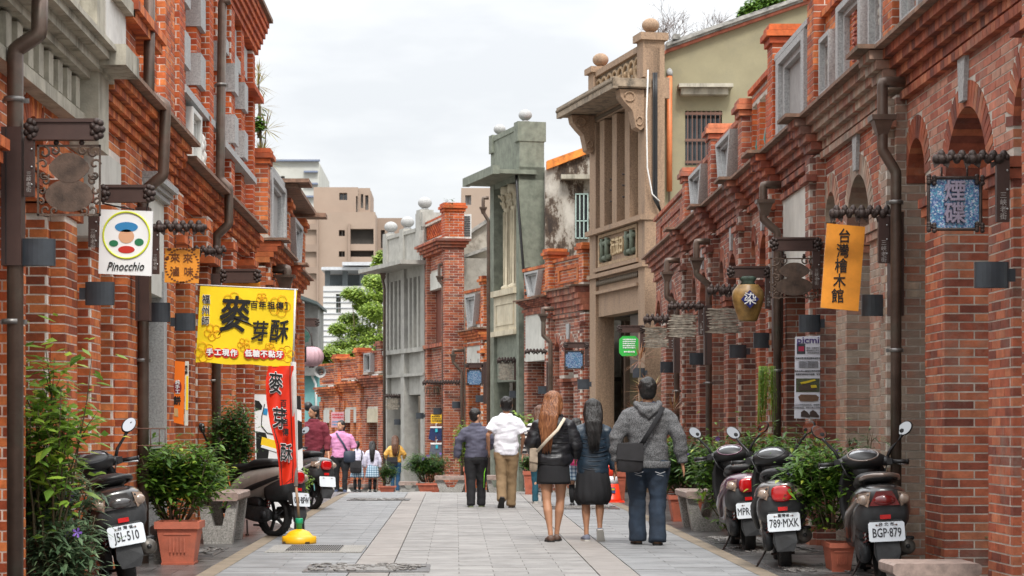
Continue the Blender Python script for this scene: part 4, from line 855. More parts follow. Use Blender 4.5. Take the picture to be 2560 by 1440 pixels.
b = MB(); b.b2(FC, .3, WC - .3, -2.5, -2.4, base, 2.1); b.b2(FC, .3, WC - .3, -2.5, -.4, 2.1, 2.2); T.part('dark_entrance', b, DARK(), True)
b = MB(); b.b2(FC, .3, WC, -4, -2.6, base, 5.5); T.part('rear_body', b, _M['side_plaster'], True)
# ---- far low brick row
FX = Frame((-2.05, 59.2), (-4.25 + 2.05, 65 - 59.2), 'R')
G_ = 'far low brick shophouses at the end of the street'; gb = gz(60)
for i, (a, c, lb) in enumerate([(0, 2.0, 'far brick shophouse next to the grey concrete house with an open stone window frame'), (2.0, 4.1, 'far brick shophouse with sunk parapet panels above the driftwood sign'), (4.1, 6.3, 'farthest brick shophouse, low, beside the loudspeaker horn')]):
    T = Thing('brick_shophouse', lb, 'building', FX.p((a + c) / 2, -2, gb), 0, G_); B = Bricks(T, FX, B_OR() if i else B_RD(), cap=120); dz = -.12 * i
    B.block(a, a + .4, -.35, .05, gb, 2.5 + dz); B.block(c - .35, c, -.35, 0, gb, 2.0); B.block(a + .4, c, -.3, -.05, 1.75, 2.4 + dz, 'f')
    if i: B.block(a + .9, a + 1.2, -.35, -.02, gb, 1.75)
    for j in range(4): B.ledge(a, c, 2.4 + dz + j * .075, 2.47 + dz + j * .075, -.2, .05 + .05 * j)
    B.block(a + .4, c, -.2, -.02, 2.75 + dz, 3.35 + dz, 'f'); B.block(a, a + .4, -.25, .08, 2.75 + dz, 3.45 + dz); pier_cap(B, a, a + .4, -.25, .08, 3.45 + dz); B.ledge(a + .4, c, 3.35 + dz, 3.42 + dz, -.25, .04)
    B.finish(MORT())
    if i == 0: plaque(T, FX, 1.2, 3.08, .6, .56, .02, GRAN(), face=DARK())
    else:
        k = MB(); k.b2(FX, a + .6, c - .3, -.05, .01, 2.85 + dz, 2.9 + dz); k.b2(FX, a + .6, c - .3, -.05, .01, 3.2 + dz, 3.25 + dz); T.part('panel_border', k, B_DK(), True)
    k = MB(); k.b2(FX, a + .4, c - .3, -.25, -.03, 1.35, 1.75); T.part('lintel_panel', k, PLAS() if i else CREAM, True)
    k = MB(); k.b2(FX, a, c, -3, -1.5, gb, 2.4); T.part('rear_wall', k, mat('rear_wall', (.3, .26, .2), .9), True)

# ================================================================ BACKGROUND
def far_block(name, label, cat, px0, px1, py0, s, m, wins=(), depth=12, z0=-3, wm=None, extra=None, side=None):
    y = F / s; T = Thing(name, label, cat, ((px0 + px1) / 2 / s - CX / s, y + depth / 2, z0))
    b = MB(); x0, x1 = (px0 - CX) / s, (px1 - CX) / s; zt = H - (py0 - CY) / s
    ws = [((a - CX) / s, (c - CX) / s, H - (e - CY) / s, H - (d - CY) / s) for a, d, c, e in wins]
    xs = sorted({x0, x1} | {w[0] for w in ws} | {w[1] for w in ws}); zs = sorted({z0, zt} | {w[2] for w in ws} | {w[3] for w in ws})
    for i in range(len(xs) - 1):
        for j in range(len(zs) - 1):
            xc, zc = (xs[i] + xs[i + 1]) / 2, (zs[j] + zs[j + 1]) / 2
            if any(w[0] < xc < w[1] and w[2] < zc < w[3] for w in ws): continue
            b.box((xc, y + .35, zc), (xs[i + 1] - xs[i], .7, zs[j + 1] - zs[j]))
    b.box(((x0 + x1) / 2, y + depth / 2 + 1.2, (z0 + zt) / 2), (x1 - x0, depth - 1, zt - z0)); T.part('wall', b, m, True)
    for w in ws:
        g = MB(); g.box(((w[0] + w[1]) / 2, y + .6, (w[2] + w[3]) / 2), (w[1] - w[0] - .02, .08, w[3] - w[2] - .02)); o = T.part('window', g, wm or glassmat('far_glass', (.06, .07, .09)), True)
        if w[1] - w[0] < 1.5:
            k = MB(); k.box(((w[0] + w[1]) / 2, y + .5, (w[2] + w[3]) / 2), (.08, .06, w[3] - w[2])); T.part('window_frame', k, mat('frame_grey', (.3, .28, .26), .6), True, parent=o)
    return T, y
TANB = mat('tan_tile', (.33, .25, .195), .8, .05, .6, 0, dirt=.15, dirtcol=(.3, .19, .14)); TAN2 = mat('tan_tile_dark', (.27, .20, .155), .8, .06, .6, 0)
T, y = far_block('apartment_block', 'tan tiled apartment tower with long dark balconies behind the street end', 'building', 700, 938, 530, 36, TANB,
  [(847, 575, 862, 590), (847, 628, 862, 642), (876, 572, 934, 610), (876, 626, 934, 642), (876, 690, 934, 715), (847, 690, 862, 705)], 14, -4, DARK())
b = MB()
def fx(px, s=36): return (px - CX) / s
def fz(py, s=36): return H - (py - CY) / s
for x0, x1, y0, y1 in ((700, 792, 560, 575), (700, 792, 612, 630), (700, 792, 668, 684), (792, 797, 530, 900), (870, 876, 560, 760)): b.box((fx((x0 + x1) / 2), y - .15, fz((y0 + y1) / 2)), ((x1 - x0) / 36, .3, (y1 - y0) / 36))
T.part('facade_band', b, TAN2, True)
far_block('roof_tower', 'tan tiled stair tower with small window standing on the apartment block', 'building', 784, 895, 468, 35.5, TANB, [(848, 482, 868, 500), (890, 490, 894, 530)], 8, fz(545))
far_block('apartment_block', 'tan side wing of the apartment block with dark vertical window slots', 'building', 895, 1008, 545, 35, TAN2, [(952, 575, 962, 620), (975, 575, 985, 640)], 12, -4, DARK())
far_block('roof_tower', 'tan open roof frame at the right of the stair tower', 'building', 895, 925, 470, 35.3, TANB, [(902, 485, 908, 520), (913, 488, 921, 525)], 6, fz(545))
far_block('roof_tower', 'tan roof tower with square opening behind the green house', 'building', 1153, 1225, 470, 35, TANB, [(1163, 488, 1178, 512)], 10, -4, mat('opening_sky', (.6, .62, .65), .9))
T, y = far_block('apartment_tower', 'pale grey high rise with blue edged roof behind the tan tower', 'building', 672, 797, 404, 26, mat('pale_tile', (.47, .47, .43), .8, .08, .5, 0, dirt=.2, dirtcol=(.35, .34, .3)), [(702, 440, 712, 452), (700, 500, 712, 512)], 16, -5)
b = MB()
for y0, y1, x0, x1 in ((400, 404, 668, 800), (428, 432, 760, 795), (458, 462, 760, 795), (490, 494, 760, 795), (520, 524, 760, 795)): b.box((fx((x0 + x1) / 2, 26), y - .2, fz((y0 + y1) / 2, 26)), ((x1 - x0) / 26, .5, (y1 - y0) / 26))
T.part('roof_edge', b, mat('roof_blue', (.16, .19, .27), .7), True)
T, y = far_block('white_building', 'white tiled low building with covered roof terrace behind the trees', 'building', 808, 985, 715, 52, mat('white_tile', (.58, .58, .57), .6, .05, 2, 0), [(840, 735, 852, 782)], 9, -3, mat('green_glass', (.12, .2, .15), .3))
b = MB()
for j in range(16): b.box((fx(896, 52), y - .02, fz(728 + j * 14, 52)), (177 / 52, .05, .03))
T.part('tile_joint', b, mat('joint_blue', (.35, .37, .4), .8), True)
b = MB(); b.box((fx(870, 52), y + 1, fz(673, 52)), (2.5, 3, .14)); b.box((fx(925, 52), y + 1, fz(662, 52)), (2.6, 3.4, .16)); T.part('canopy_roof', b, mat('sheet_metal', (.5, .52, .55), .4), True)
b = MB()
for px in (818, 862, 905, 960): b.box((fx(px, 52), y + .3, fz(695, 52)), (.25, .25, .95))
b.box((fx(890, 52), y + 2.5, fz(698, 52)), (3.2, .2, .8)); T.part('terrace_post', b, mat('terrace_dark', (.12, .14, .15), .7), True)
T, y = far_block('teal_building', 'teal painted house glimpsed behind the man in maroon', 'building', 690, 800, 935, 72, mat('teal_paint', (.14, .33, .33), .7, .15, 2), [(748, 1010, 760, 1060)], 4, -2)
b = MB(); b.prism([(fx(735, 72), y - 2.5, fz(738, 72)), (fx(806, 72), y - 2.5, fz(765, 72)), (fx(806, 72), y - 2.5, fz(772, 72)), (fx(735, 72), y - 2.5, fz(748, 72))], (0, 5, 0)); T.part('awning', b, mat('awning_dark', (.05, .07, .07), .6), True)
b = MB(); b.box((fx(765, 72), y + 1, fz(850, 72)), (.9, 3, 2.5)); T.part('upper_wall', b, mat('grime_grey', (.2, .2, .19), .9, .3, 2), True)
b = MB(); b.tube([(fx(740, 72), y - .2, fz(900, 72)), (fx(770, 72), y - .2, fz(915, 72)), (fx(790, 72), y - .2, fz(960, 72)), (fx(792, 72), y - .2, fz(1060, 72))], .04, 8); T.part('white_arch', b, mat('white_pvc', (.7, .7, .68), .5), True)
# ================================================================ PIPES, BRACKETS, LAMPS
def pxm(px, py, s): return W(px, py, s)
def downpipe(label, s, pts, r, hopper=None, clamps=(), group=None, greenish=True):
    """pts in photo px at scale s, last one reaches the ground"""
    P_ = [W(x, y, s) for x, y in pts]; g = gz(P_[0].y); P_.append(Vector((P_[-1].x, P_[-1].y, g)))
    T = Thing('downpipe', label, 'drainpipe', (P_[-1].x, P_[-1].y, g), 0, group); b = MB()
    q = [P_[0]]
    for i in range(1, len(P_) - 1):
        a, c, d = P_[i - 1], P_[i], P_[i + 1]; l1 = l2 = .028
        q += [c + (a - c).normalized() * l1, c + ((a - c).normalized() + (d - c).normalized()) * .004, c + (d - c).normalized() * l2]
    q.append(P_[-1]); b.tube(q, r, 12)
    m = mat('pipe_brown', (.11, .075, .058), .42, .25, 6, .05, metal=.4, dirt=.35 if greenish else .2, dirtcol=(.10, .13, .10))
    T.part('pipe', b, m, True)
    if hopper:
        x, y0, y1 = hopper; p0, p1 = W(x, y0, s), W(x, y1, s); h = p0.z - p1.z; b = MB(); R = r * 1.8
        def sq(w, z): return [(p0.x - w, p0.y - w, z), (p0.x + w, p0.y - w, z), (p0.x + w, p0.y + w, z), (p0.x - w, p0.y + w, z)]
        b.hexa(sq(r * .9, p1.z) + sq(R, p0.z - .04)); b.hexa(sq(R * 1.2, p0.z - .04) + sq(R * 1.25, p0.z)); T.part('hopper_head', b, m, True)
    for (x, y) in clamps:
        p = W(x, y, s); b = MB(); b.lathe([(r * 1.25, 0), (r * 1.25, .03)], p, 12); b.box((p.x, p.y + r, p.z + .015), (r * 3.2, .01, .03)); T.part('pipe_clamp', b, mat('clamp_grey', (.2, .19, .18), .4, metal=.6), True)
    return T
GPR, GPL = 'brown downpipes on the right side', 'brown downpipes on the left side'
downpipe('brown downpipe with square hopper beside the pale brick pier', 306, [(2262, 205), (2206, 205), (2206, 375), (2240, 430)], .045, (2205, 290, 338), [(2240, 880), (2240, 510)], GPR)
downpipe('brown downpipe with hopper above the rusty scroll plate sign', 223, [(1952, 462), (1908, 462), (1908, 548), (1943, 580)], .045, (1912, 500, 540), [(1942, 930)], GPR)
downpipe('downpipe with hopper above the middle driftwood board', 179, [(1775, 604), (1741, 604), (1741, 686), (1772, 712)], .045, (1741, 645, 675), [(1772, 960)], GPR)
downpipe('downpipe with ribbed hopper nearest to the brown stone house', 160, [(1699, 651), (1667, 651), (1667, 742), (1692, 762)], .045, (1668, 680, 705), [(1693, 980)], GPR)
downpipe('downpipe with funnel on the low brick house right of the green one', 125, [(1385, 772), (1358, 772), (1358, 838), (1376, 856)], .045, (1358, 785, 805), [], GPR)
downpipe('slim black downpipe rising up the green stone house', 108, [(1222, 495), (1208, 495), (1208, 530), (1221, 552)], .04, (1208, 518, 535), [], GPR)
downpipe('short downpipe with lantern shaped hopper on the red two storey brick house', 100, [(1160, 876), (1133, 876), (1133, 905), (1155, 930)], .04, (1133, 885, 905), [], GPR)
downpipe('tall downpipe on the two storey brick house beneath its pale lintel', 97, [(1112, 661), (1098, 661), (1098, 700), (1108, 715)], .04, (1098, 690, 705), [], GPR)
downpipe('black downpipe at the far edge of the grey concrete house', 89, [(962, 690), (957, 700), (961, 720)], .04, (957, 683, 700), [], GPR)
downpipe('thick brown downpipe at the left picture edge, bending by the granite ledge', 404, [(100, -40), (98, 85), (38, 125)], .052, None, [(35, 255), (30, 810)], GPL)
downpipe('brown downpipe running down between the round logo sign and the granite pier', 284, [(374, -40), (372, 238), (414, 262), (408, 438), (358, 480), (358, 760)], .05, None, [(352, 905)], GPL)
downpipe('slender brown downpipe zigzagging down the tall left brick front', 218, [(575, 0), (556, 5), (550, 448), (572, 470), (572, 560), (541, 590)], .052, None, [(552, 215), (532, 955)], GPL)
downpipe('fat downpipe stub with hopper above the yellow banner', 166, [(680, 672), (718, 672), (716, 700)], .07, (712, 688, 722), [], GPL)

def floral_beam(T, x0, x1, yc, s, h):
    b = MB(); n = max(7, int((x1 - x0) / s / .034))
    a, c = W(x0, yc, s), W(x1, yc, s); b.box(((a.x + c.x) / 2, a.y, a.z), ((c.x - a.x), .025, h * .25))
    T.part('beam', b, IRON(), True); b = MB()
    for i in range(n):
        p = a.lerp(c, (i + .5) / n); big = i in (1, n - 2, n // 2)
        b.ball(p + Vector((0, -.01, h * (.22 if i % 2 else -.08))), (.028, .035, h * .38), 7, 5); b.ball(p + Vector((.02, -.02, h * .05 * math.sin(i * 5))), (.02, .03, h * .25), 6, 5)
        if big:
            b.ball(p + Vector((0, -.02, -h * .1)), (.036, .035, h * .38), 8, 6)
            for k in (-1, 1): b.prism([p + Vector((k * .01, -.02, -h * .2)), p + Vector((k * .055, -.02, -h * .35)), p + Vector((k * .045, -.02, -h * .75)), p + Vector((k * .012, -.02, -h * .5))], (0, .02, 0))
    T.part('carved_flowers', b, IRON(), True)
def scroll_beam(T, x0, x1, y0, y1, s):
    a, c = W(x0, y0, s), W(x1, y1, s); w, h = c.x - a.x, a.z - c.z; zc, xc = (a.z + c.z) / 2, (a.x + c.x) / 2; b = MB()
    b.box((xc, a.y, zc), (w * .8, .05, h * .62)); b.box((xc, a.y, zc + h * .40), (w * .84, .075, h * .16)); b.box((xc, a.y, zc - h * .40), (w * .84, .075, h * .16)); T.part('beam', b, BROWNM(), True); b = MB()
    for k in (-1, 1):
        for i in range(7): an = i * .9; b.ball((xc + k * w * .44 + .028 * math.cos(an), a.y - .02, zc + h * .36 * math.sin(an)), (.024, .03, .024), 7, 5)
        b.ball((xc + k * w * .44, a.y - .03, zc), (.03, .03, .03), 8, 6)
    T.part('end_rosette', b, IRON(), True)
def bracket(label, s, plate=None, post=None, beam=None, floral=None, group='brown iron sign brackets'):
    x, y = (post or plate or beam or floral)[0], (post or plate or beam or floral)[-1]; T = Thing('sign_bracket', label, 'sign bracket', W(x, y, s), 0, group)
    if plate:
        x0, x1, y0, y1 = plate; b = MB(); a, c = W(x0, y0, s), W(x1, y1, s); b.box(((a.x + c.x) / 2, a.y, (a.z + c.z) / 2), (c.x - a.x, .05, a.z - c.z)); T.part('plate', b, BROWNM(), True)
        k = MB()
        for i in range(3): k.ball(((a.x + c.x) / 2 + (c.x - a.x) * .3, a.y - .028, a.z + (c.z - a.z) * (.2 + .3 * i)), .008, 6, 4)
        T.part('bolt', k, mat('steel', (.5, .5, .5), .3, metal=.9), True, kind='stuff')
        if s > 180: text(T, '三\n峽\n老\n街', (c.x - a.x) * .55, ((a.x + c.x) / 2, a.y - .027, c.z + (a.z - c.z) * .24), mat('faint_paint', (.35, .32, .3), .7), ext=.001)
    if post:
        x0, x1, y0, y1 = post; b = MB(); a, c = W(x0, y0, s), W(x1, y1, s); b.box(((a.x + c.x) / 2, a.y, (a.z + c.z) / 2), (c.x - a.x, .13, a.z - c.z)); T.part('post', b, BROWNM(), True)
        b = MB(); b.box((a.x + (c.x - a.x) * .25, a.y - .067, (a.z + c.z) / 2), (.006, .006, a.z - c.z - .02)); T.part('seam', b, BLACKP(), True)
    if beam: scroll_beam(T, beam[0], beam[1], beam[2], beam[3], s)
    if floral: floral_beam(T, floral[0], floral[1], (floral[2] + floral[3]) / 2, s, (floral[3] - floral[2]) / s)
    return T
bracket('scroll topped bracket carrying the rusty filigree plate at the left picture edge', 404, (62, 86, 345, 492), (8, 58, 320, 665), (68, 256, 297, 352))
bracket('scroll topped bracket carrying the white sign with the round logo', 336, (222, 246, 540, 618), None, (254, 382, 462, 507))
bracket('carved flower bracket holding the orange wooden board with four characters', 290, (380, 398, 565, 685), (341, 376, 520, 802), None, (383, 512, 553, 582))
bracket('small carved flower bracket right of the four character orange board', 241, None, None, None, (478, 562, 615, 638))
bracket('scroll bracket peeking over the yellow banner', 223, None, (528, 552, 685, 790), (552, 650, 672, 708))
bracket('scroll bracket holding the pink lantern', 120, None, None, (740, 797, 795, 817))
bracket('carved flower bracket above the blue mosaic board', 376, (2490, 2522, 395, 555), None, None, (2333, 2515, 378, 412))
bracket('carved flower bracket holding the tall orange wooden board', 304, (2195, 2221, 540, 658), (2222, 2256, 531, 790), None, (2075, 2222, 515, 548))
bracket('scroll bracket holding the filigree plate on the right', 247, (2031, 2050, 603, 722), None, (1927, 2051, 593, 628))
bracket('plain brown post box on the downpipe below the right filigree plate', 220, None, (1931, 1956, 600, 870))
bracket('scroll bracket above the brown vase', 222, (1913, 1926, 690, 772), None, (1820, 1925, 665, 695))
bracket('carved flower bracket above the rightmost driftwood board', 205, None, None, None, (1768, 1842, 712, 738))
bracket('carved flower bracket above the middle driftwood board', 188, (1746, 1758, 772, 838), (1760, 1778, 764, 912), None, (1670, 1757, 755, 775))
bracket('carved flower bracket above the left driftwood board', 172, (1672, 1682, 848, 870), (1684, 1699, 845, 932), None, (1609, 1672, 786, 808))
bracket('scroll bracket holding the green octagonal board', 150, (1600, 1612, 818, 880), None, (1544, 1610, 813, 832))
bracket('scroll bracket holding the blue board right of the orange haired woman', 132, (1462, 1472, 858, 915), None, (1410, 1470, 855, 870))
bracket('scroll bracket holding the small blue board on the green house', 104, (1204, 1210, 912, 960), (1208, 1220, 905, 1010), (1165, 1214, 907, 920))
bracket('carved flower bracket over the driftwood board on the green house', 106, (1285, 1292, 905, 950), None, None, (1243, 1290, 893, 907))
bracket('carved flower bracket with hanging fern by the two storey brick house', 98, (1150, 1156, 975, 1020), None, None, (1056, 1150, 950, 962))
bracket('dark bracket post on the low brick house behind the blue board', 122, None, (1366, 1382, 905, 985), None, (1312, 1366, 872, 884))
bracket('carved bracket on the grey concrete house', 90, (1000, 1005, 985, 1020), None, None, (962, 1002, 985, 994))
bracket('thin iron bracket on the far brick row holding the small grey board', 82, (912, 917, 1010, 1045), None, None, (878, 916, 1008, 1014))

def wall_lamp(label, x0, x1, y0, y1, s, wall=1):
    """half round up-light; curved shell in front of a back plate"""
    a, c = W(x0, y0, s), W(x1, y1, s); w, h = c.x - a.x, a.z - c.z; xc = (a.x + c.x) / 2; T = Thing('wall_lamp', label, 'wall lamp', (xc, a.y, c.z), 0, 'dark half round wall lamps')
    b = MB(); n = 12; R = w / 2; arc = [(xc + R * math.cos(t), a.y - R * .34 * math.sin(t)) for t in np.linspace(0, math.pi, n)]; arc2 = [(xc + R * .93 * math.cos(t), a.y - R * .28 * math.sin(t)) for t in np.linspace(0, math.pi, n)]
    vs = [(x, y, z) for z in (c.z, a.z) for x, y in arc] + [(x, y, z) for z in (c.z, a.z) for x, y in arc2]
    fs = [(i, i + 1, n + i + 1, n + i) for i in range(n - 1)] + [(2 * n + i + 1, 2 * n + i, 3 * n + i, 3 * n + i + 1) for i in range(n - 1)] + [(n + i, n + i + 1, 3 * n + i + 1, 3 * n + i) for i in range(n - 1)] + [(i + 1, i, 2 * n + i, 2 * n + i + 1) for i in range(n - 1)]
    b.add(vs, fs, False); T.part('shade', b, LAMPM(), True)
    b = MB(); b.box((xc, a.y + .015, (a.z + c.z) / 2), (w, .03, h)); b.box((xc + wall * (w / 2 + .02), a.y + .015, (a.z + c.z) / 2), (.05, .03, h * .5)); T.part('back_plate', b, LAMPM(), True)
for lb, *q in [('large wall lamp at the left edge under the filigree plate', 48, 137, 597, 665, 404, -1), ('wall lamp directly under the white round logo sign', 213, 285, 705, 763, 338, -1), ('wall lamp in front of the grey granite pier', 363, 425, 757, 805, 284, -1),
  ('wall lamp left of the yellow banner', 437, 488, 783, 827, 256, -1), ('large wall lamp at the right picture edge', 2438, 2522, 655, 720, 374, 1), ('wall lamp right of the tall orange wooden board', 2155, 2224, 737, 790, 296, 1),
  ('wall lamp above the shoe poster', 1998, 2051, 787, 830, 248, 1), ('wall lamp left of the shoe poster and level with the vase foot', 1884, 1932, 832, 870, 217, 1), ('wall lamp below the vase', 1824, 1866, 862, 895, 199, 1),
  ('wall lamp under the middle driftwood board', 1724, 1761, 882, 912, 170, 1), ('wall lamp under the left driftwood board', 1651, 1685, 904, 932, 150, 1), ('wall lamp at the brown house door above the red leaved plant', 1582, 1612, 920, 944, 152, 1),
  ('wall lamp with a pigeon above the orange haired woman', 1444, 1473, 948, 973, 132, 1), ('silvery wall lamp beside the dark bracket post', 1345, 1370, 965, 985, 122, 1), ('wall lamp on the green column', 1273, 1298, 977, 995, 106, 1), ('wall lamp under the small blue board', 1189, 1212, 988, 1006, 104, 1),
  ('small wall lamp on the brick left of the boy', 1130, 1151, 1004, 1021, 99, 1), ('wall lamp over the yellow notice', 1083, 1103, 1020, 1036, 97, 1), ('wall lamp by the grey doorway', 1040, 1059, 1032, 1047, 95, 1), ('small wall lamp above the yellow striped woman', 985, 1002, 1048, 1062, 90, 1), ('farthest wall lamp, right of the pink poster', 891, 907, 1065, 1078, 84, 1)]: wall_lamp(lb, *q)
b = MB(); b.ball((0, 0, .05), (.09, .06, .05)); b.ball((-.07, 0, .1), .03); b.prism([(.06, -.02, .05), (.15, -.02, .03), (.06, -.02, .02)], (0, .04, 0))
solo('pigeon', b, mat('pigeon_grey', (.07, .08, .12), .6), 'grey pigeon resting on the wall lamp beside the green board', 'bird', W(1458, 948, 132))

# ================================================================ SIGNS
INK = mat('black_ink', (.008, .008, .008), .45, .1, 5, 0); WHITE = mat('white_paint', (.78, .78, .78), .35, .03, 3, 0); RED = mat('banner_red', (.62, .018, .012), .5, .08, 4, .1)
def board(name, label, cat, quad, s, m, th=.03, group=None, part='board', dy=0):
    """quad: photo px of the four corners TL TR BR BL"""
    P_ = [W(x, y, s) for x, y in quad]; c = sum(P_, Vector()) / 4; T = Thing(name, label, cat, (c.x, c.y, P_[2].z), 0, group)
    b = MB(); b.prism([P_[3], P_[2], P_[1], P_[0]], (0, th, 0)); T.part(part, b, m, True); return T
def T2(T, s_, px, py, hpx, s, m, **k): return text(T, s_, hpx / s * 1.05, W(px, py, s) + Vector((0, -.006, 0)), m, **k)
def bars(T, x0, x1, y0, y1, s, m, rows):   # rows of marks too small to read
    b = MB(); rr = random.Random(x0)
    for j in range(rows):
        x = x0
        while x < x1:
            w_ = rr.uniform(1.2, 3.4); b.box(W(x + w_ / 2, y0 + (y1 - y0) * (j + .5) / rows, s) + Vector((0, -.006, 0)), (w_ / s, .004, (y1 - y0) / rows * rr.uniform(.35, .7) / s)); x += w_ + .9
    T.part('print_marks', b, m, True)
def chains(T, pts, s, yt, m=None):
    for (px, py) in pts:
        b = MB(); a, c = W(px, yt, s), W(px, py, s); n = max(2, int((a.z - c.z) / .03))
        for i in range(n): p = c.lerp(a, (i + .5) / n); b.tube([p + Vector((0, 0, -.014)), p + Vector((.008 * (i % 2), .008 * (1 - i % 2), 0)), p + Vector((0, 0, .014))], .004, 5)
        T.part('chain', b, m or IRON(), True)
def filigree(label, x0, x1, y0, y1, s):
    a, c = W(x0, y0, s), W(x1, y1, s); w, h = c.x - a.x, a.z - c.z; X, Z, Y = (a.x + c.x) / 2, (a.z + c.z) / 2, a.y
    T = Thing('filigree_sign', label, 'iron sign', (X, Y, c.z), 0, 'rusty filigree plate signs'); b = MB()
    def q(u, v): return Vector((X + u * w / 2, Y, Z + v * h / 2))
    for u, v, du, dv in ((0, .97, 1, .03), (0, -.97, 1, .03), (-.97, 0, .03, 1), (.97, 0, .03, 1)): b.box(q(u, v), (du * w, .012, dv * h))
    T.part('rim', b, RUST(), True); b = MB()
    pts = [q(.60 * math.cos(t) * (1 + .08 * math.cos(4 * t)), .36 + .42 * math.sin(t)) for t in np.linspace(0, 2 * math.pi, 24)[:-1]]; b.prism(pts, (0, .01, 0))
    pts = [q(.76 * math.cos(t), -.42 + .46 * math.sin(t)) for t in np.linspace(0, 2 * math.pi, 24)[:-1]]; b.prism([p + Vector((0, .002, 0)) for p in pts], (0, .01, 0)); T.part('plate', b, RUST(), True); b = MB()
    def curl(u, v, r, a0, turns, sg=1):
        b.tube([q(u + r * (1 - t) * math.cos(a0 + sg * t * turns) , v + r * (1 - t) * w / h * math.sin(a0 + sg * t * turns)) for t in np.linspace(0, .8, 16)], .008, 5)
    for sx in (-1, 1):
        for (u, v, r, a0) in ((.78, .78, .2, 1.5), (.82, .45, .18, 0), (.8, .15, .17, 3), (.75, -.02, .16, 1), (.86, -.3, .12, 2), (.88, -.6, .12, 1), (.72, -.84, .2, 4), (.45, .84, .16, 2), (.45, -.86, .14, 5)): curl(sx * u, v, r, a0 if sx > 0 else math.pi - a0, 7, sx)
    T.part('scrollwork', b, RUST(), True); b = MB()
    for sx in (-.4, .4): b.tube([q(sx, 1.0), q(sx, 1.10), q(sx, 1.2)], .012, 6); b.ball(q(sx, 1.06), .018, 6, 5)
    T.part('hook', b, IRON(), True)
filigree('rusty filigree plate sign hanging at the left edge above the first lamp', 93, 252, 362, 540, 404); filigree('rusty filigree plate sign hanging at the right beside the vase', 1926, 2046, 645, 745, 247)
# white sign with round logo (its cartoon figure is left out)
T = board('hanging_sign', 'white square sign with a yellow ring and blue green shapes over black script', 'sign', [(250, 523), (382, 528), (378, 690), (246, 684)], 336, WHITE)
b = MB(); c = W(316, 588, 336); R = 58 / 336
b.tube([c + Vector((R * math.cos(t), -.004, R * math.sin(t))) for t in np.linspace(0, 2 * math.pi, 40)], [.007] * 40, 6, cap=False); T.part('ring', b, mat('lime_ring', (.60, .66, .03), .4, 0, 1, 0), True)
for nm, u, v, r, col in (('dot', 0, .35, (.5, .22), (.03, .2, .42)), ('dot', 0, -.05, (.34, .3), (.62, .34, .2)), ('dot', -.55, -.35, (.2, .14), (.02, .16, .07)), ('dot', .55, -.3, (.2, .16), (.02, .16, .07)), ('dot', 0, -.62, (.36, .16), (.5, .03, .02))):
    b = MB(); b.prism([c + Vector((R * (u + r[0] * math.cos(t)), -.003, R * (v + r[1] * math.sin(t)))) for t in np.linspace(0, 2 * math.pi, 20)[:-1]][::-1], (0, .004 + .001 * random.random(), 0)); T.part('logo_patch', b, mat('logo%s' % str(col), col, .4, 0, 1, 0), True)
T2(T, 'Pinocchio', 313, 667, 29, 336, INK, bold=.012, shear=.35, sx=.78)
b = MB(); b.tube([W(255, 508, 336), W(285, 515, 336), W(336, 524, 336)], .006, 5); b.tube([W(370, 508, 336), W(366, 527, 336)], .005, 5); T.part('hanging_wire', b, BLACKP(), True)
T = board('wooden_sign', 'square orange wooden sign with four brown characters in a ring of leaves', 'sign', [(413, 620), (499, 622), (496, 708), (411, 706)], 288, WOODO())
BRN = mat('burnt_ink', (.13, .035, .006), .6, 0, 1, 0)
for ch, x, y in (('來', 438, 646), ('來', 470, 647), ('滷', 437, 680), ('味', 472, 681)): T2(T, ch, x, y, 24, 288, BRN, bold=.012)
b = MB(); c = W(455, 664, 288)
for i in range(34):
    t = i * .185; p = c + Vector((.145 * math.cos(t), -.003, .145 * math.sin(t))); b.prism([p + Vector((.014 * math.cos(t + k), 0, .009 * math.sin(t + k))) for k in (0, 1.6, 3.1, 4.6)][::-1], (0, .004, 0))
for u, v in ((-.11, .14), (.1, .14), (.13, -.1), (0, -.15), (-.13, .06)): p = c + Vector((u, -.003, v)); b.prism([p + Vector((.022 * math.cos(k), 0, .014 * math.sin(k))) for k in (0, 1, 2, 3, 4, 5)][::-1], (0, .004, 0))
T.part('leaf_ring', b, BRN, True); chains(T, [(438, 620), (472, 621)], 288, 578)
T = board('wooden_sign', 'orange wooden sign whose top edge shows over the yellow banner', 'sign', [(567, 700), (650, 702), (650, 760), (567, 760)], 222, WOODO()); T2(T, '〜〜〜', 608, 709, 9, 222, BRN, bold=.01)
T = board('wooden_sign', 'tall tilted orange wooden board with five black characters', 'sign', [(2068, 558), (2163, 567), (2146, 778), (2052, 769)], 300, WOODO())
for i, ch in enumerate('台灣檜木館'): T2(T, ch, 2111 - i * 4.2, 592 + i * 37.5, 36, 300, INK, bold=.016, sx=.86)
chains(T, [(2085, 560), (2148, 566)], 300, 545)
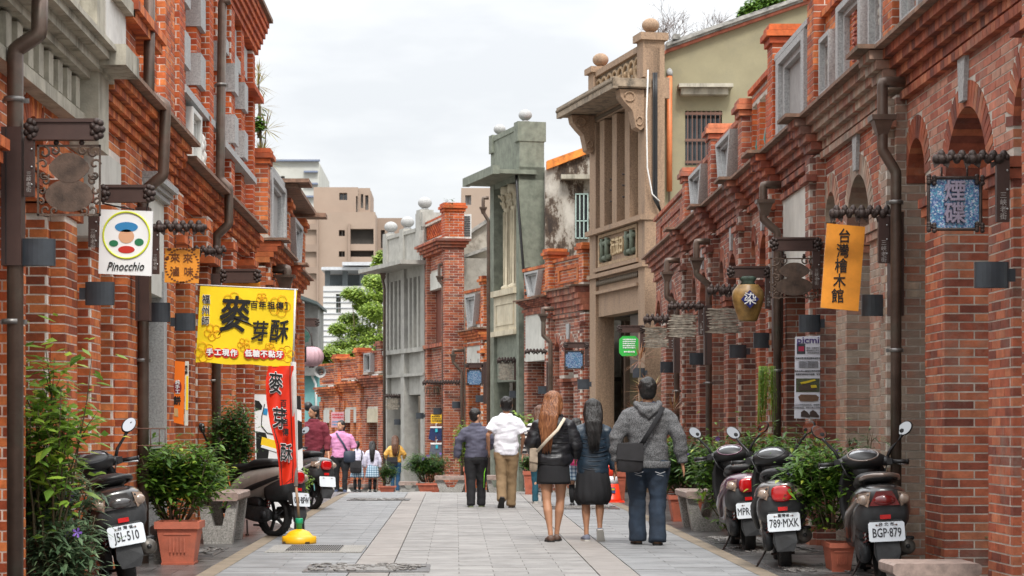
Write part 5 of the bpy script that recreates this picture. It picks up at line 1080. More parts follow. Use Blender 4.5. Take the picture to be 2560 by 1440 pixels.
# blue mosaic board with carved frame
def mosaic_mat():
    m, t, b = _new('blue_mosaic'); N = t.nodes.new; g = N('ShaderNodeNewGeometry'); v = N('ShaderNodeTexVoronoi'); v.inputs['Scale'].default_value = 120; t.links.new(g.outputs['Position'], v.inputs['Vector'])
    r = N('ShaderNodeValToRGB'); e = r.color_ramp.elements; e[0].color = (.022, .045, .15, 1); e[1].color = (.42, .48, .5, 1)
    for p, c in ((.35, (.035, .10, .21, 1)), (.6, (.055, .22, .30, 1)), (.8, (.2, .2, .35, 1))): q = e.new(p); q.color = c
    sp = N('ShaderNodeSeparateColor'); t.links.new(v.outputs['Color'], sp.inputs[0]); t.links.new(sp.outputs[0], r.inputs[0]); t.links.new(r.outputs[0], b.inputs[0]); b.inputs['Roughness'].default_value = .35; return m
MOS = mosaic_mat()
def mosaic_board(label, x0, x1, y0, y1, s, txt=None, frame=True):
    a, c = W(x0, y0, s), W(x1, y1, s); w, h = c.x - a.x, a.z - c.z; X, Z, Y = (a.x + c.x) / 2, (a.z + c.z) / 2, a.y; T = Thing('mosaic_sign', label, 'sign', (X, Y, c.z), 0, 'blue mosaic boards')
    k = .12; pts = [(-1 + k * 2, -1), (1 - k * 2, -1), (1, -1 + k * 2), (1, 1 - k * 2), (1 - k * 2, 1), (-1 + k * 2, 1), (-1, 1 - k * 2), (-1, -1 + k * 2)]
    b = MB(); b.prism([Vector((X + u * w / 2, Y, Z + v * h / 2)) for u, v in pts], (0, .04, 0)); T.part('board', b, MOS, True)
    b = MB(); P_ = [Vector((X + u * w / 2 * 1.02, Y - .004, Z + v * h / 2 * 1.02)) for u, v in pts]; b.tube(P_ + [P_[0]], w * .035, 6, cap=False); T.part('frame', b, IRON(), True)
    if frame:
        for su in (-1, 1):
            for sv in (-1, 1):
                b = MB()
                for i in range(7): b.ball((X + su * w * .47 + w * .07 * math.cos(i * 2.1), Y - .01, Z + sv * h * .47 + w * .07 * math.sin(i * 2.9)), w * .05, 6, 5)
                T.part('corner_ornament', b, IRON(), True)
    if txt:
        for i, ch in enumerate(txt): text(T, ch, h * .44, (X, Y - .012, Z + h * (.22 - .44 * i)), mat('mauve_metal', (.22, .19, .25), .35, metal=.5), bold=.03, ext=.012, name='character')
    b = MB()
    for u in (-.5, .5): b.tube([(X + u * w / 2, Y, a.z), (X + u * w / 2, Y, a.z + 28 / s)], .007, 5)
    T.part('hanger', b, IRON(), True)
mosaic_board('large blue mosaic board with two raised characters in a carved brown frame', 2322, 2450, 446, 572, 374, '煙碟'); mosaic_board('plain blue mosaic board over the orange haired woman', 1413, 1457, 878, 921, 132); mosaic_board('small plain blue mosaic board left of the green house', 1168, 1204, 925, 962, 104)
# vase
s = 222; c = W(1870, 803, s); T = Thing('hanging_vase', 'brown glazed vase with a white character on a blue diamond', 'vase', c); k = 1 / s
b = MB(); b.lathe([(.01, 0), (22 * k, 0), (24 * k, 4 * k), (31 * k, 24 * k), (38 * k, 48 * k), (40.5 * k, 62 * k), (38 * k, 76 * k), (28 * k, 88 * k), (27 * k, 91 * k)], (0, 0, 0), 28, sy=.8); T.part('body', b, mat('vase_glaze', (.27, .16, .05), .35, .3, 14, .1, dirt=.6, dirtcol=(.13, .07, .03)))
b = MB(); b.lathe([(22 * k, 88 * k), (16 * k, 98 * k), (20 * k, 103 * k), (22 * k, 108 * k), (18 * k, 112 * k)], (0, 0, 0), 20, sy=.8); T.part('neck', b, mat('verdigris', (.05, .08, .06), .6, .5, 20, .3))
b = MB(); b.prism([(0, -38 * k, 30 * k), (22 * k, -36 * k, 53 * k), (0, -33 * k, 76 * k), (-22 * k, -36 * k, 53 * k)], (0, .03, 0)); T.part('diamond', b, mat('indigo', (.012, .015, .12), .3, 0, 1, 0))
text(T, '染', 32 * k, (0, -38.5 * k, 52 * k), WHITE, bold=.01, world=False)
# driftwood boards
def driftboard(label, x0, x1, y0, y1, s, group='grey driftwood boards', yb=None):
    a, c = W(x0, y0, s), W(x1, y1, s); w, h = c.x - a.x, a.z - c.z; T = Thing('driftwood_board', label, 'wooden board', ((a.x + c.x) / 2, a.y, c.z), 0, group); n = 9
    for i in range(n):
        b = MB(); z0 = c.z + h * i / n; e0, e1 = random.uniform(-.03, .03), random.uniform(-.04, .03); K = 8; up, dn = [], []
        for j in range(K + 1):
            x = a.x + e0 + (w + e1 - e0) * j / K; wv = .006 * math.sin(j * 1.3 + i); t = 1 if 0 < j < K else .3
            dn.append(Vector((x, a.y + random.uniform(-.008, .008), z0 + wv + h / n * (.5 - .5 * t)))); up.append(Vector((x, a.y, z0 + wv + h / n * (.5 + .44 * t))))
        b.prism(dn + up[::-1], (0, .03, 0)); T.part('plank', b, DRIFT(), True)
    chains(T, [(x0 + (x1 - x0) * .25, y0), (x0 + (x1 - x0) * .75, y0)], s, (yb or y0 - 22)); return T
driftboard('driftwood board right beside the vase', 1768, 1851, 770, 833, 205, yb=735); driftboard('driftwood board between two others, under the two hoppers', 1671, 1740, 786, 843, 188, yb=770); driftboard('leftmost driftwood board beside the small white lamp', 1610, 1671, 818, 869, 172, yb=803)
driftboard('weathered driftwood board hanging on the green house', 1246, 1288, 905, 950, 106, yb=903); T = driftboard('small driftwood board with white scribble on the far brick row', 878, 910, 1020, 1045, 82, yb=1012); T2(T, '～S', 893, 1033, 16, 82, WHITE, bold=.02)
driftboard('dark old board under the carved bracket at the grey house', 964, 998, 996, 1024, 90, yb=990)
b = MB(); b.tube([(-.05, 0, 0), (.12, 0, .02), (.2, 0, 0)], [.07, .075, .05], 10); b.tube([(.05, 0, -.03), (.2, .05, -.12), (.26, .05, -.15)], .012, 6)
solo('flood_light', b, WHITE, 'small white floodlight lying over the leftmost driftwood board', 'lamp', W(1622, 775, 172))
# green octagon
T = Thing('hanging_sign', 'bright green octagonal board with white writing on the brown house', 'sign', W(1571, 890, 150)); GRN = mat('sign_green', (.03, .42, .06), .4, 0, 1, 0)
b = MB(); b.prism([W(x, y, 150) for x, y in ((1555, 890), (1590, 890), (1596, 882), (1596, 848), (1588, 840), (1557, 840), (1548, 848), (1548, 882))], (0, .03, 0)); T.part('board', b, GRN, True)
bars(T, 1557, 1587, 846, 872, 150, WHITE, 5); bars(T, 1560, 1584, 876, 883, 150, WHITE, 1)
# ---- yellow banner on pole with base, red feather flag
s = 242; YEL = mat('banner_yellow', (.86, .62, .006), .5, .05, 3, .05)
T = Thing('flag_pole', 'wooden pole standing in a yellow plastic base with a green collar', 'flag pole', W(748, 1359, s)); o = T.loc
b = MB(); b.lathe([(.01, 0), (.17, 0), (.178, .015), (.176, .075), (.14, .082), (.125, .10), (.10, .125), (.05, .145), (.03, .15)], (0, 0, 0), 28); T.part('base', b, mat('base_yellow', (.80, .42, .004), .4, .1, 6, .05, dirt=.25, dirtcol=(.4, .2, .03)))
b = MB(); 
for k in range(4): a = .6 + k * 1.57; b.box((.165 * math.cos(a), .165 * math.sin(a), .014), (.05, .05, .024))
T.part('foot_notch', b, mat('notch', (.05, .03, .01), .8))
b = MB(); b.lathe([(.028, .14), (.03, .20), (.036, .205), (.04, .21), (.04, .255), (.036, .262)], (0, 0, 0), 16); T.part('collar', b, mat('collar_green', (.01, .32, .15), .4))
top = W(733, 905, s) - o; bt = Vector((0, 0, .25)); mid = W(740, 1215, s) - o
b = MB(); b.tube([bt, mid], .014, 10); T.part('pole', b, mat('pole_wood', (.27, .17, .10), .6)); 
b = MB(); b.tube([mid, mid.lerp(top, .3) + Vector((-.004, 0, 0)), mid.lerp(top, .6), top], [.022, .026, .028, .03], 10); T.part('pole_sleeve', b, mat('sleeve_grey', (.42, .40, .38), .8, .15, 8))
b = MB(); b.tube([W(490, 712, s) - o, W(745, 724, s) - o], .008, 6); b.tube([top, W(738, 722, s) - o], .012, 6); T.part('crossbar', b, mat('bar_white', (.6, .6, .6), .4))
def cloth(T, fn, nu, nv, m, name, th=.003):
    b = MB(); vs = [fn(i / nu, j / nv) for j in range(nv + 1) for i in range(nu + 1)]
    fs = [(j * (nu + 1) + i, j * (nu + 1) + i + 1, (j + 1) * (nu + 1) + i + 1, (j + 1) * (nu + 1) + i) for j in range(nv) for i in range(nu)]
    n = len(vs); b.add(list(vs) + [v + Vector((0, th, 0)) for v in vs], [f[::-1] for f in fs] + [tuple(n + q for q in f) for f in fs], True); return T.part(name, b, m, True)
T = Thing('yellow_banner', 'large yellow cloth banner with big black brush characters and red lozenges', 'banner', W(615, 912, s))
Q = [W(x, y, s) for x, y in ((501, 711), (743, 724), (728, 917), (489, 906))]
def yb(u, v):
    p = (Q[0].lerp(Q[1], u)).lerp(Q[3].lerp(Q[2], u), v); p.y += .010 * math.sin(u * 9 + v * 3) * v - .002; p.z += .006 * math.sin(u * 14) * v; return p
cloth(T, yb, 40, 16, YEL, 'cloth')
def yt(ch, px, py, h, m, dy=.02, **k): return text(T, ch, h / s * 1.12, W(px, py, s) + Vector((0, -dy, 0)), m, xd=Q[1] - Q[0], **k)
for m_, bd, dy in ((WHITE, .07, .016), (INK, .02, .02)):
    for i, ch in enumerate('福州師'): yt(ch, 516 - i, 750 + i * 27, 21, m_, dy, bold=bd, sx=.85)
yt('麥', 583, 792, 84, INK, bold=.03, sx=.82, shear=.16); yt('芽', 648, 832, 48, INK, bold=.03, sx=.8, shear=.14); yt('酥', 696, 832, 54, INK, bold=.026, sx=.8, shear=.14)
b = MB(); b.tube([W(545, 838, s), W(566, 815, s), W(584, 800, s)], [.002, .016, .012], 6); b.tube([W(585, 795, s), W(618, 806, s), W(634, 815, s)], [.015, .014, .002], 6)
T.part('brush_stroke', MB().add([p + Vector((0, -.012, 0)) for p in b.v], b.f, True), INK, True)
for i, ch in enumerate('〖百年祖傳〗'): yt(ch, 614 + i * 21.5, 762 + i * 1.0, 18, INK, bold=.035)
for x0, x1, y0, y1, tx in ((515, 595, 881, 884, '手工現作'), (612, 709, 884, 888, '低糖不黏牙')):
    n = len(tx)
    for i, ch in enumerate(tx):
        px, py = x0 + (x1 - x0) * (i + .5) / n, y0 + (y1 - y0) * (i + .5) / n; c = W(px, py, s) + Vector((0, -.014 - .0007 * i, 0)); b = MB(); R = 12.4 / s
        b.prism([c + Vector((R * math.cos(t), 0, R * math.sin(t))) for t in np.linspace(0, 2 * math.pi, 20)[:-1]][::-1], (0, .003, 0)); T.part('red_disc', b, RED, True); yt(ch, px, py, 16, WHITE, .024, bold=.06)
FLW = mat('flower_print', (.80, .40, .005), .5, 0, 1, 0)
for px, py, r in ((583, 755, 26), (700, 765, 28), (532, 830, 22), (512, 880, 26), (655, 745, 14), (715, 885, 22), (610, 860, 16), (675, 870, 14)):
    b = MB()
    for k in range(5):
        t0 = k * 1.257 + px; c = W(px + r * .55 * math.cos(t0), py + r * .55 * math.sin(t0), s) + Vector((0, -.013, 0)); R = r * .42 / s
        b.tube([c + Vector((R * math.cos(t), 0, R * math.sin(t))) for t in np.linspace(0, 2 * math.pi, 14)], .0035, 4, cap=False)
    T.part('flower_print', b, FLW, True)
T = Thing('red_flag', 'tall red feather flag with white edged black brush characters', 'flag', W(715, 1212, s))
LE = [(672, 915), (664, 950), (666, 1000), (676, 1060), (690, 1110), (697, 1160), (700, 1214)]; RE = [(735, 915), (734, 950), (735, 1000), (738, 1060), (740, 1110), (742, 1160), (740, 1205)]
def rf(u, v):
    k = min(int(v * 6), 5); t = v * 6 - k; a = W(LE[k][0] + (LE[k + 1][0] - LE[k][0]) * t, LE[k][1] + (LE[k + 1][1] - LE[k][1]) * t, s); c = W(RE[k][0] + (RE[k + 1][0] - RE[k][0]) * t, RE[k][1] + (RE[k + 1][1] - RE[k][1]) * t, s)
    p = a.lerp(c, u); p.y += .03 * math.sin(u * 6 + v * 8) - .03; return p
cloth(T, rf, 14, 40, mat('flag_red', (.75, .035, .012), .45, .1, 6, .05), 'cloth')
for ch, px, py, h in (('麥', 691, 962, 52), ('芽', 700, 1050, 52), ('酥', 717, 1135, 44)):
    for m_, bd, dy in ((WHITE, .06, .066), (INK, .02, .072)): text(T, ch, h / s * 1.1, W(px, py, s) + Vector((0, -dy, 0)), m_, xd=(1, 0, -.12), bold=bd, sx=.62, name='character')
for i, ch in enumerate('百年祖傳'): text(T, ch, 20 / s, W(710 + i * 1.8, 1010 + i * 24, s) + Vector((0, -.07, 0)), INK, bold=.04, sx=.8, name='character')
b = MB(); b.tube([W(x - 8, y, s) + Vector((0, -.062, 0)) for x, y in RE], .004, 4); b.tube([W(x + 7, y, s) + Vector((0, -.062, 0)) for x, y in LE[3:]] + [W(732, 1196, s) + Vector((0, -.062, 0))], .004, 4); T.part('border_line', b, INK, True)
# tall cow patterned board
s = 214; T = Thing('shop_board', 'tall black and white patch patterned board with a yellow slab, behind the red flag', 'sign', W(698, 1330, s))
b = MB(); b.prism([W(x, y, s) for x, y in ((640, 1290), (762, 1330), (752, 990), (636, 986))], (0, .03, 0)); T.part('board', b, WHITE, True)
def patch(pts, col, nm, dy): b = MB(); b.prism([W(x, y, s) + Vector((0, -dy, 0)) for x, y in pts][::-1], (0, .003, 0)); T.part(nm, b, col, True)
patch([(637, 1000), (648, 1003), (656, 1015), (654, 1024), (638, 1026)], INK, 'black_patch', .004); patch([(730, 989), (752, 990), (753, 1025), (742, 1022)], INK, 'black_patch', .004); patch([(640, 1078), (664, 1082), (674, 1115), (668, 1165), (660, 1200), (642, 1190)], INK, 'black_patch', .004)
patch([(744, 1050), (755, 1055), (757, 1120), (745, 1125)], INK, 'black_patch', .004); patch([(746, 1180), (758, 1168), (762, 1330), (735, 1322), (738, 1230)], INK, 'black_patch', .004)
patch([(655, 1092), (690, 1102), (720, 1105), (722, 1128), (690, 1124), (652, 1112)], mat('cheese_yellow', (.85, .55, .02), .4, 0, 1, 0), 'yellow_slab', .007)
patch([(655, 1112), (690, 1122), (722, 1125), (722, 1133), (690, 1130), (652, 1118)], WHITE, 'white_edge', .01)
b = MB(); b.tube([W(x, y, s) + Vector((0, -.006, 0)) for x, y in ((662, 1010), (655, 1040), (654, 1065), (668, 1082), (694, 1088))], .006, 5); T.part('outline', b, INK, True); patch([(659, 1020), (670, 1022), (668, 1038), (658, 1036)], mat('sky_patch', (.03, .25, .5), .4, 0, 1, 0), 'blue_patch', .005)
# orange strip banners on the left piers
T = board('hanging_banner', 'narrow orange banner with a dark red disc and black character', 'banner', [(437, 902), (462, 905), (459, 1062), (434, 1056)], 262, mat('strip_orange', (.85, .17, .01), .4, .05, 3, 0), .01)
b = MB(); c = W(444, 968, 262); b.prism([c + Vector((.038 * math.cos(t), -.004, .065 * math.sin(t))) for t in np.linspace(0, 2 * math.pi, 20)[:-1]][::-1], (0, .003, 0)); T.part('red_disc', b, mat('dark_red', (.2, .01, .015), .5, 0, 1, 0), True)
for i, ch in enumerate('純手工'): T2(T, ch, 444, 956 + i * 12, 11, 262, WHITE, bold=.03)
T2(T, '餅', 443, 1003, 22, 262, INK, bold=.05, sx=.8); b = MB(); b.prism([W(x, y, 262) + Vector((0, -.004, 0)) for x, y in ((436, 1020), (445, 1022), (446, 1042), (435, 1040))][::-1], (0, .003, 0)); T.part('biscuit_print', b, mat('biscuit', (.5, .3, .12), .6), True)
T = board('hanging_banner', 'narrow white and yellow banner edge behind the orange one', 'banner', [(463, 903), (472, 903), (470, 1064), (461, 1064)], 260, mat('edge_white', (.6, .58, .5), .5), .01)
b = MB(); b.prism([W(x, y, 260) + Vector((0, -.004, 0)) for x, y in ((466, 940), (471, 940), (470, 1025), (465, 1025))][::-1], (0, .003, 0)); T.part('yellow_edge', b, YEL, True); T2(T, '手\n工\n餅', 466, 925, 7, 260, INK, bold=.03)
b = MB(); b.tube([W(x, y, 265) for x, y in ((498, 737), (470, 775), (452, 800), (446, 840), (440, 900), (430, 950), (415, 1010))], .006, 6); b.tube([W(x, y, 265) for x, y in ((446, 800), (440, 812), (448, 816), (450, 800), (470, 768))], .005, 5); b.ball(W(414, 1008, 265), (.05, .04, .04), 8, 6)
for q in range(5): b.tube([W(414, 1008, 265), W(414 + 12 * math.cos(q), 1008 + 12 * math.sin(q), 265)], .005, 5)
solo('blue_rope', MB().add([p - W(414, 1008, 265) for p in b.v], b.f, True), mat('rope_blue', (.015, .08, .30), .6), 'blue rope tied from the yellow banner to the left wall', 'rope', W(414, 1008, 265))
b = MB(); b.tube([(0, 0, 0), (0, .02, -.35)], .004, 5); b.tube([(0, .0, -.05), (-.01, 0, -.7)], .003, 4); solo('yellow_string', b, mat('string_yellow', (.5, .35, .05), .7), 'thin yellow string hanging left of the yellow banner', 'string', W(452, 712, 257))
# poster with shoes
s = 249; T = board('poster', 'long white poster with purple lettering and pictures of shoes', 'poster', [(1988, 842), (2050, 839), (2050, 1048), (1986, 1046)], s, mat('poster_white', (.62, .63, .70), .35, .02, 2, 0), .01)
PUR = mat('poster_purple', (.05, .02, .16), .4, 0, 1, 0); GRY = mat('print_grey', (.2, .2, .22), .6, 0, 1, 0)
T2(T, 'picmi', 2020, 851, 22, s, PUR, bold=.02, sx=1.15)
def pr(x0, x1, y0, y1, m, nm='print_block', dy=.004): b = MB(); b.prism([W(x, y, s) + Vector((0, -dy, 0)) for x, y in ((x0, y0), (x1, y0), (x1, y1), (x0, y1))][::-1], (0, .003, 0)); return T.part(nm, b, m, True)
pr(1992, 2013, 859, 885, mat('photo_dark', (.04, .05, .06), .5, .4, 60, 0), 'photo'); pr(1996, 2010, 866, 878, mat('photo_red', (.35, .02, .06), .5), 'photo_patch', .007)
for y, t_ in ((870, '傳承一份臺灣手'), (876, '產鞋傳承三甲子'), (882, '三代生產腳特別')): T2(T, t_, 2032, y, 4.5, s, GRY)
T2(T, '足跡印象·經典回饋有絕對的', 2020, 896, 5, s, INK)
for j in range(5): T2(T, '一雙好鞋傳承手工縫製的溫暖與台灣', 2020, 904 + j * 3.6, 3, s, GRY)
T2(T, '專為台灣人腳型打造的涼感鞋', 2020, 928, 5, s, INK); T2(T, '兼顧舒適時尚不怕濕、耐穿', 2020, 936, 5, s, INK)
pr(1990, 2049, 946, 980, mat('photo_green', (.06, .07, .035), .5, .5, 70, 0), 'photo'); 
def blob(pts, m, nm='shoe_print', dy=.008): b = MB(); b.prism([W(x, y, s) + Vector((0, -dy, 0)) for x, y in pts][::-1], (0, .003, 0)); T.part(nm, b, m, True)
blob([(1996, 968), (2006, 958), (2030, 962), (2042, 970), (2040, 976), (1998, 976)], mat('shoe_brown', (.06, .04, .03), .6)); blob([(2000, 956), (2036, 948), (2040, 951), (2004, 962)], mat('print_yellow', (.6, .45, .02), .5)); blob([(2026, 963), (2040, 962), (2042, 969), (2028, 970)], mat('print_yellow', (.6, .45, .02), .5), dy=.011)
blob([(1995, 992), (2002, 986), (2040, 987), (2047, 993), (2044, 1002), (2030, 1004), (2000, 1003)], mat('sole_brown', (.13, .07, .04), .6)); T2(T, '三公分厚輕量彈性底、耐磨耐滑', 2019, 1012, 4.6, s, GRY); T2(T, '超越傳統鞋墊、緩解上課工作的疲憊', 2019, 1019, 4.6, s, GRY)
for dx in (0, 22): blob([(2002 + dx, 1042), (2002 + dx, 1030), (2010 + dx, 1025), (2018 + dx, 1030), (2026 + dx, 1040), (2024 + dx, 1044)], mat('shoe_dark', (.05, .03, .025), .6), dy=.008 + dx * .0001)
# small far signs
T = board('notice', 'small yellow notice with dark lettering beside the hanging shorts', 'notice', [(1077, 1036), (1104, 1036), (1104, 1058), (1077, 1058)], 97, mat('notice_yellow', (.75, .45, .02), .5), .02); bars(T, 1080, 1101, 1039, 1055, 97, INK, 3)
T = board('poster', 'small pink and blue poster hanging on the far brick row', 'poster', [(828, 1030), (860, 1030), (859, 1068), (828, 1068)], 84, mat('poster_pink', (.55, .3, .34), .6), .02); bars(T, 831, 857, 1033, 1047, 84, mat('red_print', (.5, .03, .04), .6), 2); bars(T, 831, 857, 1051, 1065, 84, mat('blue_print', (.05, .25, .45), .6), 2)
for (px, y0, lb, col) in ((1090, 1066, 'navy blue patterned shorts on a white hanger', (.012, .025, .09)), (1091, 1107, 'grey striped shorts on a white hanger below the navy pair', (.09, .10, .13))):
    s = 97; T = Thing('hanging_shorts', lb, 'shorts', W(px, y0 + 36, s), 0, 'shorts hanging for sale'); b = MB(); b.prism([W(x, y, s) for x, y in ((px - 14, y0 + 3), (px + 14, y0 + 3), (px + 17, y0 + 34), (px + 2, y0 + 37), (px, y0 + 22), (px - 3, y0 + 37), (px - 19, y0 + 32))][::-1], (0, .08, 0)); T.part('cloth', b, mat('shorts_%g' % col[2], col, .8, .5, 60, .3), True)
    b = MB(); b.box(W(px, y0 + 2, s), (.3, .02, .04)); b.tube([W(px, y0 + 1, s), W(px, y0 - 6, s), W(px + 3, y0 - 8, s)], .01, 5); T.part('hanger', b, WHITE, True)
    b = MB(); b.box(W(px + 1, y0 + 10, s) + Vector((0, -.01, 0)), (.06, .02, .09)); T.part('price_tag', b, mat('tag_cyan', (.03, .4, .5), .5), True)
# lantern, cat sign, loudspeaker, mirror
s = 120; T = Thing('paper_lantern', 'pinkish ribbed lantern hanging behind the yellow banner', 'lantern', W(779, 918, s)); b = MB(); n = 14; vs = []
for i in range(11):
    t = math.pi * (i + .6) / 11.2
    for j in range(56): a = 2 * math.pi * j / 56; rr = .245 * math.sin(t) ** .8 * (1 + .05 * math.cos(a * n)); vs.append((rr * math.cos(a), rr * math.sin(a), .22 - .21 * math.cos(t)))
b.add(vs, [(i * 56 + j, (i * 56 + (j + 1) % 56), ((i + 1) * 56 + (j + 1) % 56), (i + 1) * 56 + j) for i in range(10) for j in range(56)] , True); T.part('shade', b, mat('lantern_pink', (.42, .26, .29), .6, .15, 6))
b = MB(); b.lathe([(.07, 0), (.07, .03)], (0, 0, .415), 12); b.lathe([(.06, 0), (.06, .03)], (0, 0, -.01), 12); b.tube([(0, 0, .44), (0, 0, .72)], .008, 5); b.tube([(.24 + .2 * math.cos(t) - .42, 0, .42 + .42 * math.sin(t)) for t in np.linspace(-1.4, 1.4, 12)], .008, 5); T.part('fitting', b, IRON())
s = 132; T = board('hanging_sign', 'black board with white letters under a dark green leaf crest, beside the lantern', 'sign', [(737, 866), (766, 866), (766, 905), (737, 905)], s, INK, .02); T2(T, 'HA', 752, 872, 10, s, WHITE, bold=.03); 
b = MB()
for k in range(9): t = k * .7; c = W(755 + 12 * math.cos(t), 842 + 12 * math.sin(t), s); b.prism([c + Vector((.07 * math.cos(t + q), -.01 - .001 * k, .06 * math.sin(t + q))) for q in (0, .9, 2.2, 3.6, 5.)][::-1], (0, .02, 0))
T.part('leaf_crest', b, mat('crest_green', (.03, .09, .07), .5), True); b = MB(); b.prism([W(x, y, s) for x, y in ((752, 905), (735, 905), (735, 930), (752, 935))], (0, .02, 0)); T.part('lower_board', b, WHITE, True)
T = Thing('loudspeaker_horn', 'grey loudspeaker horn at the end of the far brick row', 'loudspeaker', W(802, 930, 85)); b = MB(); b.tube([(0, -.25, 0), (0, -.1, 0), (0, .1, 0), (0, .2, 0)], [.17, .10, .06, .07], 16, cap=False); T.part('horn', b, GRAN()); b = MB(); b.ball((0, -.12, 0), .05); T.part('driver', b, DARK()); b = MB(); b.tube([(.04, .1, 0), (.25, .3, 0)], .02, 6); T.part('arm', b, IRON())
T = Thing('street_lamp', 'black globe lamp on an iron bracket behind the man in maroon', 'lamp', W(770, 1065, 105)); b = MB(); b.ball((0, 0, .47), (.11, .11, .115)); T.part('globe', b, BLACKP()); b = MB(); b.tube([(.02, 0, .47), (.24, 0, .46), (.25, 0, .3), (.25, 0, -.2)], .025, 8); b.tube([(.25, 0, .2), (.33, 0, .15)], .02, 6); T.part('arm', b, IRON())
b = MB(); b.tube([(-.35, 0, .07), (0, 0, 0), (.06, 0, -.03)], [.06, .07, .05], 8); solo('street_light', b, WHITE, 'white street light head in front of the trees by the grey house', 'lamp', W(955, 842, 70))
b = MB(); b.tube([W(700, 838, 70), W(800, 828, 70), W(955, 838, 70)], .012, 5); solo('overhead_cable', MB().add([p - W(800, 828, 70) for p in b.v], b.f), mat('cable_blue', (.15, .25, .35), .6), 'thin bluish cable crossing in front of the trees', 'cable', W(800, 828, 70))
for lb, pts, s, r, m in (('thin brown wire drooping beside the filigree plate', ((303, 205), (262, 400), (256, 450), (290, 515), (360, 560)), 300, .003, IRON()), ('black cable hanging on the left brick pier', ((195, 572), (188, 600), (172, 640), (173, 690)), 348, .01, BLACKP()), ('black cable looping down the left cornice', ((618, 553), (600, 600), (605, 640), (598, 668)), 205, .012, BLACKP()),
    ('grey cable looping over the right parapet', ((1756, 375), (1775, 405), (1800, 414), (1838, 350), (1858, 285)), 160, .012, BLACKP()), ('two dark cables hanging at the far corner of the brown house', ((1450, 305), (1462, 400), (1468, 540)), 119, .012, BLACKP()), ('white cable crossing the green house side', ((1301, 405), (1320, 480), (1352, 648)), 109, .014, WHITE)):
    o_ = W(*pts[-1], s); b = MB(); P_ = [W(x, y, s) - o_ for x, y in pts]; Q_ = []
    for i in range(len(P_) - 1):
        for t in (0, .33, .66): Q_.append(P_[i].lerp(P_[i + 1], t) - Vector((0, 0, .0)))
    b.tube(Q_ + [P_[-1]], r, 5); solo('cable', b, m, lb, 'cable', o_)

# ================================================================ PLANTERS, BENCHES, CONE
def planter(label, x0, x1, y0, y1, s, depth=None, m=None, round_=False):
    a, c = W(x0, y0, s), W(x1, y1, s); w, h = c.x - a.x, a.z - c.z; d = depth or w; g = gz(a.y); cx_ = (a.x + c.x) / 2; T = Thing('terracotta_planter', label, 'planter', (cx_, a.y + d / 2, g), 0, 'terracotta planters'); h = a.z - g; m = m or TERRA()
    def rc(k, z): return [(-w * k / 2, -d * k / 2, z), (w * k / 2, -d * k / 2, z), (w * k / 2, d * k / 2, z), (-w * k / 2, d * k / 2, z)]
    b = MB(); b.hexa(rc(.68, 0) + rc(.9, h * .84)); b.hexa(rc(.72, -.0) + rc(.74, h * .06)); T.part('pot', b, m)
    b = MB()
    for k in (0, 1, 2, 3):
        p, q = rc(1, h * .84), rc(.86, h * .84); j = (k + 1) % 4; P1, P2, P3, P4 = map(Vector, (p[k], p[j], q[j], q[k])); up = Vector((0, 0, h * .16)); b.hexa([P1, P2, P3, P4, P1 + up, P2 + up, P3 + up, P4 + up])
    T.part('rim', b, m)
    b = MB(); b.box((0, 0, h * .88), (w * .86, d * .86, .02)); T.part('soil', b, mat('soil', (.05, .035, .025), .95, .4, 30, .5))
    b = MB()
    for i in range(5): x = (-.16 + .08 * i) * w; b.box((x, -d * .40, h * .5), (w * .03, .02, h * .4)); 
    b.box((0, -d * .425, h * .72), (w * .6, .02, .012)); T.part('moulding', b, m)
    return T
def bench(label, x0, x1, ytop, s, rz=0, L_=None, hgt=None, seat_len=None):
    """granolithic bench: slab on two U shaped feet"""
    a, c = W(x0, ytop, s), W(x1, ytop, s); w = c.x - a.x; g = gz(a.y); h = a.z - g; T = Thing('stone_bench', label, 'bench', ((a.x + c.x) / 2, a.y + .2, g), rz, 'stone benches'); Ls = seat_len or 1.25
    b = MB(); P_ = [(-w / 2 + .02, -.02), (-w / 2, 0), (-w / 2, .05), (-w / 2 + .02, .065), (w / 2 - .02, .065), (w / 2, .05), (w / 2, 0), (w / 2 - .02, -.02)]
    b.prism([(x, -.06, h - .045 + z) for x, z in P_], (0, Ls, 0)); T.part('seat', b, mat('seat_slab', (.27, .20, .17), .6, .3, 12, .2, dirt=.3, dirtcol=(.14, .12, .1)))
    for y in (0, Ls - .35):
        b = MB(); k = w * .46; H_ = h - .07; q = [(-k * .72, 0), (k * .72, 0), (k, H_), (k * .52, H_), (k * .22, H_ * .42), (-k * .22, H_ * .42), (-k * .52, H_), (-k, H_)]
        b.prism([(x, y, z) for x, z in q], (0, .16, 0)); T.part('foot', b, CONC())
    return T
planter('terracotta planter at left between the black scooter and the granite bench', 385, 498, 1305, 1415, 288, .42)
planter('terracotta planter peeking between two scooters on the right', 2074, 2140, 1358, 1455, 305, .4)
planter('terracotta planter holding the bush behind the hooded man', 1672, 1762, 1238, 1305, 197, .42)
planter('terracotta planter beside the traffic cone', 1540, 1566, 1180, 1240, 152, .4); planter('terracotta planter behind the white shirted man, near the green column', 1308, 1352, 1178, 1238, 140, .4)
planter('terracotta planter behind the boy in grey', 1158, 1194, 1168, 1232, 125, .4); planter('terracotta planter of the purple flowered bush beside the yellow striped woman', 1040, 1106, 1209, 1234, 108, .5); planter('far terracotta planter behind the schoolgirls', 945, 990, 1216, 1234, 97, .5)
planter('planter at the bottom left corner under the tall leafy plant', 12, 190, 1428, 1500, 355, .5)
bench('stone bench behind the two scooters at right, with a V shaped foot', 1719, 1826, 1234, 218, 0); bench('stone bench at the bottom right corner', 2244, 2468, 1420, 370, 0, seat_len=.5)
